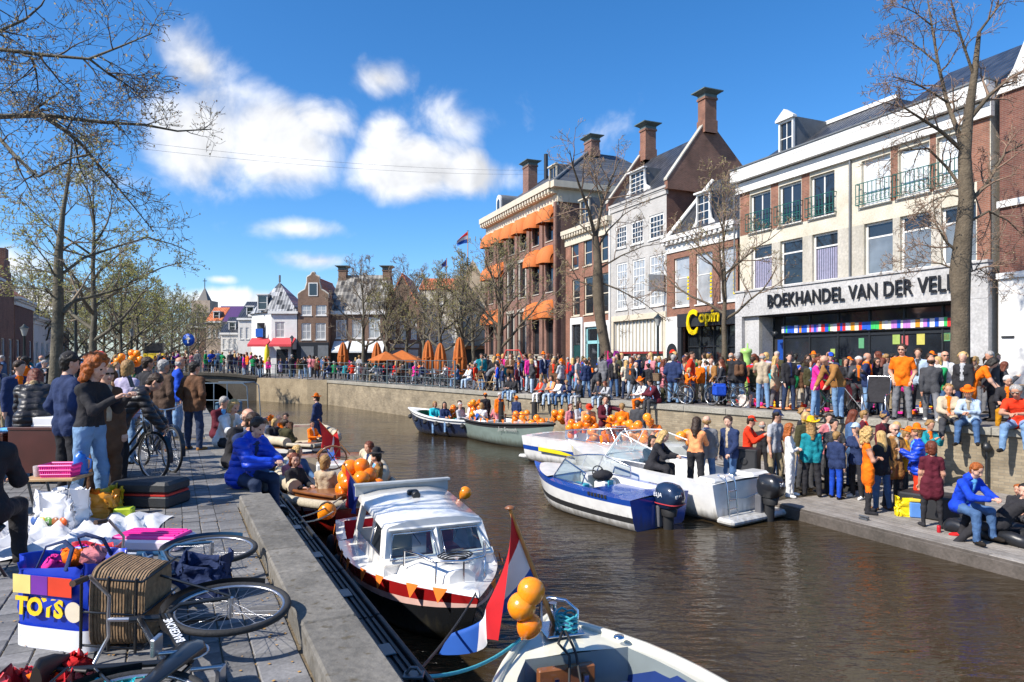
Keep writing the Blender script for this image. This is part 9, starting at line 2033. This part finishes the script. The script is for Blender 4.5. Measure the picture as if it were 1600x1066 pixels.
# red tubular climbing frame before the hotel
p=on(802,606,RQ); t=thing('climbing_frame','red and green tubular climbing frame before the hotel plinth','climbing frame',(p.x,p.y+1.2,RQ),R(-20)); h=hgt(547,p.y)-RQ; q=MB(); q.tube([(-.65,0,0),(-.65,0,h *.72),(-.42,0,h),(.35,0,h),(.62,0,h *.72),(.62,0,0)],.04,8); q.to('arch',mat('frame_red',(.5,.03,.02),.4),t)
q=MB()
for x in(-.35,-.1,.15,.4):q.tube([(x,0,h *.35),(x,0,h)],.02,6)
q.to('bars',mat('frame_green',(.02,.1,.08),.4),t)
# clothes racks and cloths on the right quay
def rack(px,feet,label,cols,w=1.5,rz=None):
 p=on(px,feet,RQ); t=thing('clothes_rack',label,'clothes rack',(p.x,p.y,RQ),math.atan2(RD.y,RD.x)if rz is None else rz); q=MB(); q.tube([(-w/2,0,0),(-w/2,0,1.5),(w/2,0,1.5),(w/2,0,0)],.018,6)
 for x in(-w/2,w/2):q.tube([(x,-.25,.02),(x,.25,.02)],.018,6)
 q.to('rail',MATS['galv'],t); r=random.Random(int(px))
 for i,c in enumerate(cols):
  x=-w/2+.12+(w-.2)*i/len(cols); h=r.uniform(.6,1.0); q=MB(); rows=[[(x+.03 *math.sin(6 *f+i),y *(.2+.08 *f),1.46-h *f)for y in(-1,-.5,0,.5,1)]for f in(0,.15,.5,1)]; rows2=[[(p_[0]+.05,p_[1],p_[2])for p_ in row[::-1]]for row in rows]; q.grid([a+b for a,b in zip(rows,rows2)],closed=True); q.to('hanging_garment',cloth(c),t)
rack(1146,612,'clothes rack with teal, maroon and pink garments near copy shop',('teal','navy','maroon','purple','white','maroon','pink','rose','rose','black'))
rack(812,607,'clothes rack with white, red and blue garments near climbing frame',('white','sky','white','red','white','denim'),1.3); rack(838,609,'clothes rack with one bright pink garment',('pink','pink','red'),.8); rack(755,596,'small rack with red garments beside the folding chairs',('red','scarlet','maroon'),.8)
p=on(958,612,RQ); t=thing('cloth_display','magenta and purple cloths hung up beside the thick tree','cloth',(p.x,p.y,RQ),math.atan2(RD.y,RD.x)+.4)
for i,(c,x)in enumerate((('pink',-.35),('purple',.1))):
 q=MB(); rows=[[(x+(u-.5)*(.2+.75 *f),.05 *math.sin(u *14+f *3)+i *.12,1.95-1.0 *f)for u in np.linspace(0,1,12)]for f in np.linspace(0,1,6)]; q.grid(rows); q.to('hanging_cloth',mat('cloth_vivid%d'%i,((.55,.01,.12),(.28,.02,.22))[i],.7,.1,6),t)
q=MB(); q.tube([(-.4,.1,0),(-.4,.1,2),(.3,.1,2),(.3,.1,0)],.015,6); q.to('stand',MATS['galv'],t)
# wooden folding chairs
for px,lb in((752,'light wooden folding chair left of the stooping person'),(771,'light wooden folding chair right of the stooping person')):
 p=on(px,611,RQ); t=thing('wooden_chair',lb,'chair',(p.x,p.y,RQ),R(30 if px<760 else-40),'wooden folding chairs'); m_ch=mat('beech',(.5,.32,.14),.5)
 q=MB(); q.box(-.2,-.2,.42,.2,.2,.45,0,.008); q.to('seat',m_ch,t); q=MB(); q.box(-.2,.2,.6,.2,.23,.66); q.box(-.2,.23,.75,.2,.26,.83); q.to('backrest',m_ch,t)
 for x in(-.19,.19):q=MB(); q.tube([(x,-.25,0),(x,.25,.85)],.016,6); q.to('leg',m_ch,t); q=MB(); q.tube([(x,.28,0),(x,-.2,.43)],.016,6); q.to('leg',m_ch,t)
# green inflatable column
p=on(1166,626,RQ); h=hgt(544,p.y)-RQ; t=thing('inflatable_tube','tall pale green inflatable tube standing on the right quay','inflatable',(p.x,p.y,RQ)); q=MB(); r_=random.Random(2); q.lathe([(.14,0),(.2,.06)]+[(.17+.03 *math.sin(i *2.4),.1+(h-.3)*i/14)for i in range(15)]+[(.22,h-.16),(.2,h-.04),(.05,h)],18); q.to('tube',mat('lime_plastic',(.36,.6,.16),.35,.15,4),t); q=MB(); q.tube([(.05,0,h),(.05,0,h+.18)],.03,6); q.to('valve',MATS['lime_plastic'],t)
# sale blankets with bric-a-brac
GOODS=random.Random(41); gk=('red','orange','yellow','white','blue','brown','green','pink','beige','black')
gm=['box','ball','book','doll']
for bi,(px,feet,w,d,c,lb)in enumerate(((1160,631,1.7,.8,'rose','sale blanket with toys left of the olive parka'),(1225,641,2.6,.8,'peach','long sale blanket with toys before the green padded boy'),(1385,648,1.6,.9,'charcoal','dark sale blanket behind the orange polo shirt'),(1440,640,1.6,.9,'lightgrey','grey sale blanket with books by the tree'))):
 p=on(px,feet,RQ); t=thing('sale_blanket',lb,'blanket',(p.x,p.y,RQ+.02),math.atan2(RD.y,RD.x)); q=MB(); q.grid([[(-w/2+w *i/12,d *j/5,.008+.008 *math.sin(i *2+j))for i in range(13)]for j in range(6)]); q.to('cloth',cloth(c),t)
 for k in range(14):
  col=GOODS.choice(gk); kd=GOODS.choice(gm); x,y=GOODS.uniform(-w/2,w/2),GOODS.uniform(.02,d); q=MB()
  if kd=='box':s=GOODS.uniform(.08,.16); q.box(-s,-s *.7,0,s,s *.7,s *GOODS.uniform(.5,1.2),0,.01)
  elif kd=='ball':q.ball((0,0,.07),.07,10)
  elif kd=='book':q.box(-.1,-.13,0,.1,.13,.03,0,.004)
  else:q.ball((0,0,.07),(.05,.04,.07),8); q.ball((0,0,.17),.035,8)
  M=Matrix.Translation(t.matrix_basis@Vector((x,y,.02))); o=q.to(dict(box='toy_box',ball='toy_ball',book='picture_book',doll='small_doll')[kd],cloth(col),None,M.translation,GOODS.uniform(0,6))
  tag(o,'%s %s on the %s'%(col,dict(box='toy box',ball='toy ball',book='picture book',doll='small doll')[kd],lb.replace('sale ','').replace('with toys ','').replace('with books ','')),'toy' if kd!='book' else 'book','bric-a-brac on sale blankets')
bag('white_flower_bag','white plastic bag with orange flower print beside the olive parka',tuple(on(1164,637,RQ)),R(-40),.34,.22,.40,mat('flower_print',(.72,.62,.55),.4,.45,9),51,1.05,.008)
# prams
def pram(px,feet,label,c,rz):
 p=on(px,feet,RQ); t=thing('pushchair',label,'pushchair',(p.x,p.y,RQ),rz)
 for x,y,r in((-.28,-.24,.12),(-.28,.24,.12),(.32,-.2,.1),(.32,.2,.1)):q=MB(); q.tube([(x+r *math.cos(a),y,r+r *math.sin(a))for a in np.linspace(0,6.283,16,endpoint=False)],.025,6,closed=True); q.lathe([(.03,-.02),(.03,.02)],8,M=Matrix.Translation((x,y,r))@Matrix.Rotation(R(90),4,'X')); q.to('wheel',m_rubber,t)
 q=MB()
 for y in(-.24,.24):q.tube([(.32,y,.1),(-.1,y,.55),(-.5,y,1.0)],.015,6); q.tube([(-.28,y,.12),(.05,y,.62)],.015,6)
 q.tube([(-.5,-.24,1.0),(-.5,.24,1.0)],.018,6); q.to('frame',MATS['galv'],t)
 q=MB(); q.grid([[(x,y,z)for y in(-.22,0,.22)]for x,z in((.35,.42),(.1,.38),(-.1,.42),(-.3,.85))]); q.to('seat',cloth(c),t); q=MB(); q.grid([[(-.3+.42 *math.cos(a),y,.62+.42 *math.sin(a))for y in(-.24,0,.24)]for a in np.linspace(R(20),R(120),8)]); q.to('hood',cloth(c),t)
pram(1296,650,'green pushchair beside the tan leather jacket','green',R(-30)); pram(1342,648,'dark red pushchair behind the tan leather jacket','maroon',R(-60)); pram(985,612,'blue pushchair beside the purple cloth','blue',R(40))
p=on(1372,655,RQ); t=thing('folding_armchair','black folding camping chair with steel frame on right quay','chair',(p.x,p.y+.1,RQ),R(-40)); q=MB(); q.grid([[(x,y,z)for x in(-.27,.27)]for y,z in((-.25,.46),(.1,.42),(.22,.5),(.4,1.1))]); q.to('canvas',cloth('black'),t)
for x in(-.28,.28):q=MB(); q.tube([(x,-.3,0),(x,-.28,.62),(x,-.2,.66),(x,.25,.66),(x,.42,1.12)],.014,6); q.to('frame_side',m_chrome,t); q=MB(); q.tube([(x,.35,0),(x,-.2,.5)],.014,6); q.to('leg',m_chrome,t)
q=MB(); q.tube([(-.28,.42,1.12),(.28,.42,1.12)],.016,6); q.to('top_bar',m_chrome,t)
# tubular cycle stands
for px,lb in((1220,'steel hoop stand behind the turquoise child'),(1262,'steel hoop stand left of the pink jacket')):
 p=on(px,634,RQ); q=MB(); q.tube([(-.35,0,0),(-.35,0,.65),(-.22,0,.78),(.22,0,.78),(.35,0,.65),(.35,0,0)],.024,8); o=q.to('cycle_stand',m_chrome,None,(p.x,p.y+.4,RQ),R(-50)); tag(o,lb,'cycle stand','steel hoop stands')
# bust on a plinth before the bookshop
p=at(1243,HY,27); t=thing('bronze_bust','dark bronze bust on pale plinth before the bookshop','bust',(p.x,p.y,RQ),R(-30)); z_=hgt(570,27)-RQ; q=MB(); q.box(-.22,-.2,0,.22,.2,z_,0,.02); q.to('plinth',m_concp,t)
V,Qd,Mt_=sdf_mesh([((-.16,0,.05),(.16,0,.05),.09,.09,0,.06),((0,0,.06),(0,0,.22),.07,.05,0,.05),((0,.01,.36),(0,.0,.32),.095,.085,0,.04),((0,-.06,.28),(0,-.07,.27),.05,.045,0,.03),((0,-.1,.32),(0,-.11,.3),.016,.02,0,.02)],.016); o=link('head',np_mesh('head',[(V,Qd,Mt_)],1),t,(0,0,z_)); o.data.materials[0]=mat('bronze',(.05,.045,.035),.4,.2,6,metal=.6)
# table with boxes behind the leather-jacket man
p=on(1575,640,RQ); table('market_table','wooden market table at the right edge of the quay',(p.x+.6,p.y+1.4,RQ),math.atan2(RD.y,RD.x),1.6,.7,.75,m_pine)
# ---------------------------------------------------------------- pontoon furniture
p=at(1166,700,15.6); t=thing('loudspeaker','tall black loudspeaker on the pontoon beside red overalls','speaker',(p.x,p.y,PON),R(-30)); q=MB(); q.box(-.28,-.25,.02,.28,.25,1.02,0,.02); q.to('cabinet',mat('speaker_black',(.012,.012,.013),.6),t); q=MB(); q.box(-.24,-.265,.08,.24,-.252,.96,0,.004); q.to('grille',mat('speaker_grille',(.025,.025,.027),.8),t)
for z,r in((.35,.18),(.75,.08)):q=MB(); q.lathe([(r,0),(r,.012),(r *.5,.005)],20,M=Matrix.Translation((0,-.266,z))@Matrix.Rotation(R(90),4,'X')); q.to('driver',m_rubber,t)
def bar_table(px,feet,label):
 p=on(px,feet,PON); t=thing('bar_table',label,'table',(p.x,p.y,PON)); q=MB(); q.lathe([(.33,1.05),(.345,1.065),(.33,1.08)],20); q.to('table_top',mat('table_grey',(.12,.11,.12),.4),t); q=MB(); q.lathe([(.03,.03),(.03,1.05)],10); q.to('leg',m_rubber,t); q=MB(); q.lathe([(.28,0),(.27,.02),(.03,.04)],18); q.to('base',m_rubber,t)
 for k,(dx,c)in enumerate(((-.12,'white'),(.1,'red'))):q=MB(); q.lathe([(.03,0),(.038,.1)],12); o=q.to('drinks_cup',cloth(c),None,(p.x+dx,p.y-.08,PON+1.08)); tag(o,'%s cup on the %s'%(c,label),'cup')
bar_table(1398,790,'grey standing table between the orange dress and blue jacket'); bar_table(1290,768,'grey standing table behind the teal jacket')
bag('yellow_shopping_bag','bright yellow shopping bag on the pontoon beside the cooler',tuple(on(1414,806,PON)),R(-15),.34,.22,.36,mat('yellow_bag',(.8,.6,.01),.35,.1,6),61,.8,.016)
p=on(1433,808,PON); t=thing('cool_box','blue and white cool box with yellow lid on pontoon','cool box',(p.x,p.y,PON),R(-20)); q=MB(); q.box(-.14,-.12,0,.14,.12,.3,0,.02); q.to('body',mat('cool_blue',(.1,.25,.6),.4),t); q=MB(); q.box(-.15,-.13,.3,.15,.13,.37,0,.02); q.to('lid',mat('cool_lid',(.7,.5,.05),.4),t)
p=on(1490,815,PON); q=MB(); q.box(-.65,-.3,0,.65,.35,.46,0,.03); o=q.to('storage_box',mat('box_black',(.018,.018,.02),.5,.2,5),None,(p.x-.1,p.y+.25,PON),R(-50)); tag(o,'long black storage box used as a seat on pontoon','box')
p=on(1560,852,PON); t=thing('lounge_cushion','large black lounge cushion at the near end of pontoon','cushion',(p.x+.5,p.y+.1,PON),math.atan2(pd.y,pd.x)); V,Qd,Mt_=sdf_mesh([((-1.,-.3,.1),(1.4,-.3,.1),.11,.11,0,.12),((-1.,.1,.1),(1.4,.1,.1),.12,.12,0,.12),((-1.,.5,.1),(1.4,.5,.1),.11,.11,0,.12),((-1.05,-.3,.1),(-1.05,.5,.1),.1,.1,0,.1)],.03,noise=(.012,14.)); o=link('pad',np_mesh('pad',[(V,Qd,Mt_)],1),t); o.data.materials[0]=mat('black_nylon',(.014,.015,.018),.4,.2,6,.3,12)
p=on(1467,832,PON); q=MB(); q.lathe([(.03,0),(.033,.008),(.033,.11),(.026,.122),(.001,.123)],14); o=q.to('drinks_can',mat('can_red',(.6,.02,.03),.25,.1,20,metal=.3),None,p); tag(o,'red drinks can on the pontoon beside the cushion','can')
p=on(1350,812,PON); q=MB(); q.box(-.09,-.04,0,.09,.04,.03,0,.005); q.tube([(-.1,0,.06),(.1,0,.06)],.018,6); q.tube([(-.04,0,.03),(-.04,0,.06)],.015,6); q.tube([(.04,0,.03),(.04,0,.06)],.015,6); o=q.to('dock_cleat',MATS['galv'],None,p,R(-65)); tag(o,'steel cleat at the pontoon edge near the black boots','cleat')
p=on_edge(1543,.06); q=MB(); q.lathe([(.04,0),(.05,.02),(.1,.06),(.11,.12),(.07,.2),(.03,.22)],14,(0,0,-.55)); q.tube([(0,0,-.55),(0,0,-1.3)],.03,8); q.tube([(.0,0,-.35),(0,0,-.2)],.02,6); o=q.to('wall_lantern',m_dark,None,(p.x,p.y,RQ)); tag(o,'dark iron mooring fitting on the right quay wall','fitting')
for px,d,c,lb in((1200,14.9,'navy','dark rucksack at the feet of the leather trousers'),(1420,13.6,'black','black bag on the pontoon below the yellow jacket')):
 p=at(px,HY,d); bag('rucksack',lb,(p.x,p.y,PON),R(20),.4,.3,.42,cloth(c),int(px),.8,.012)
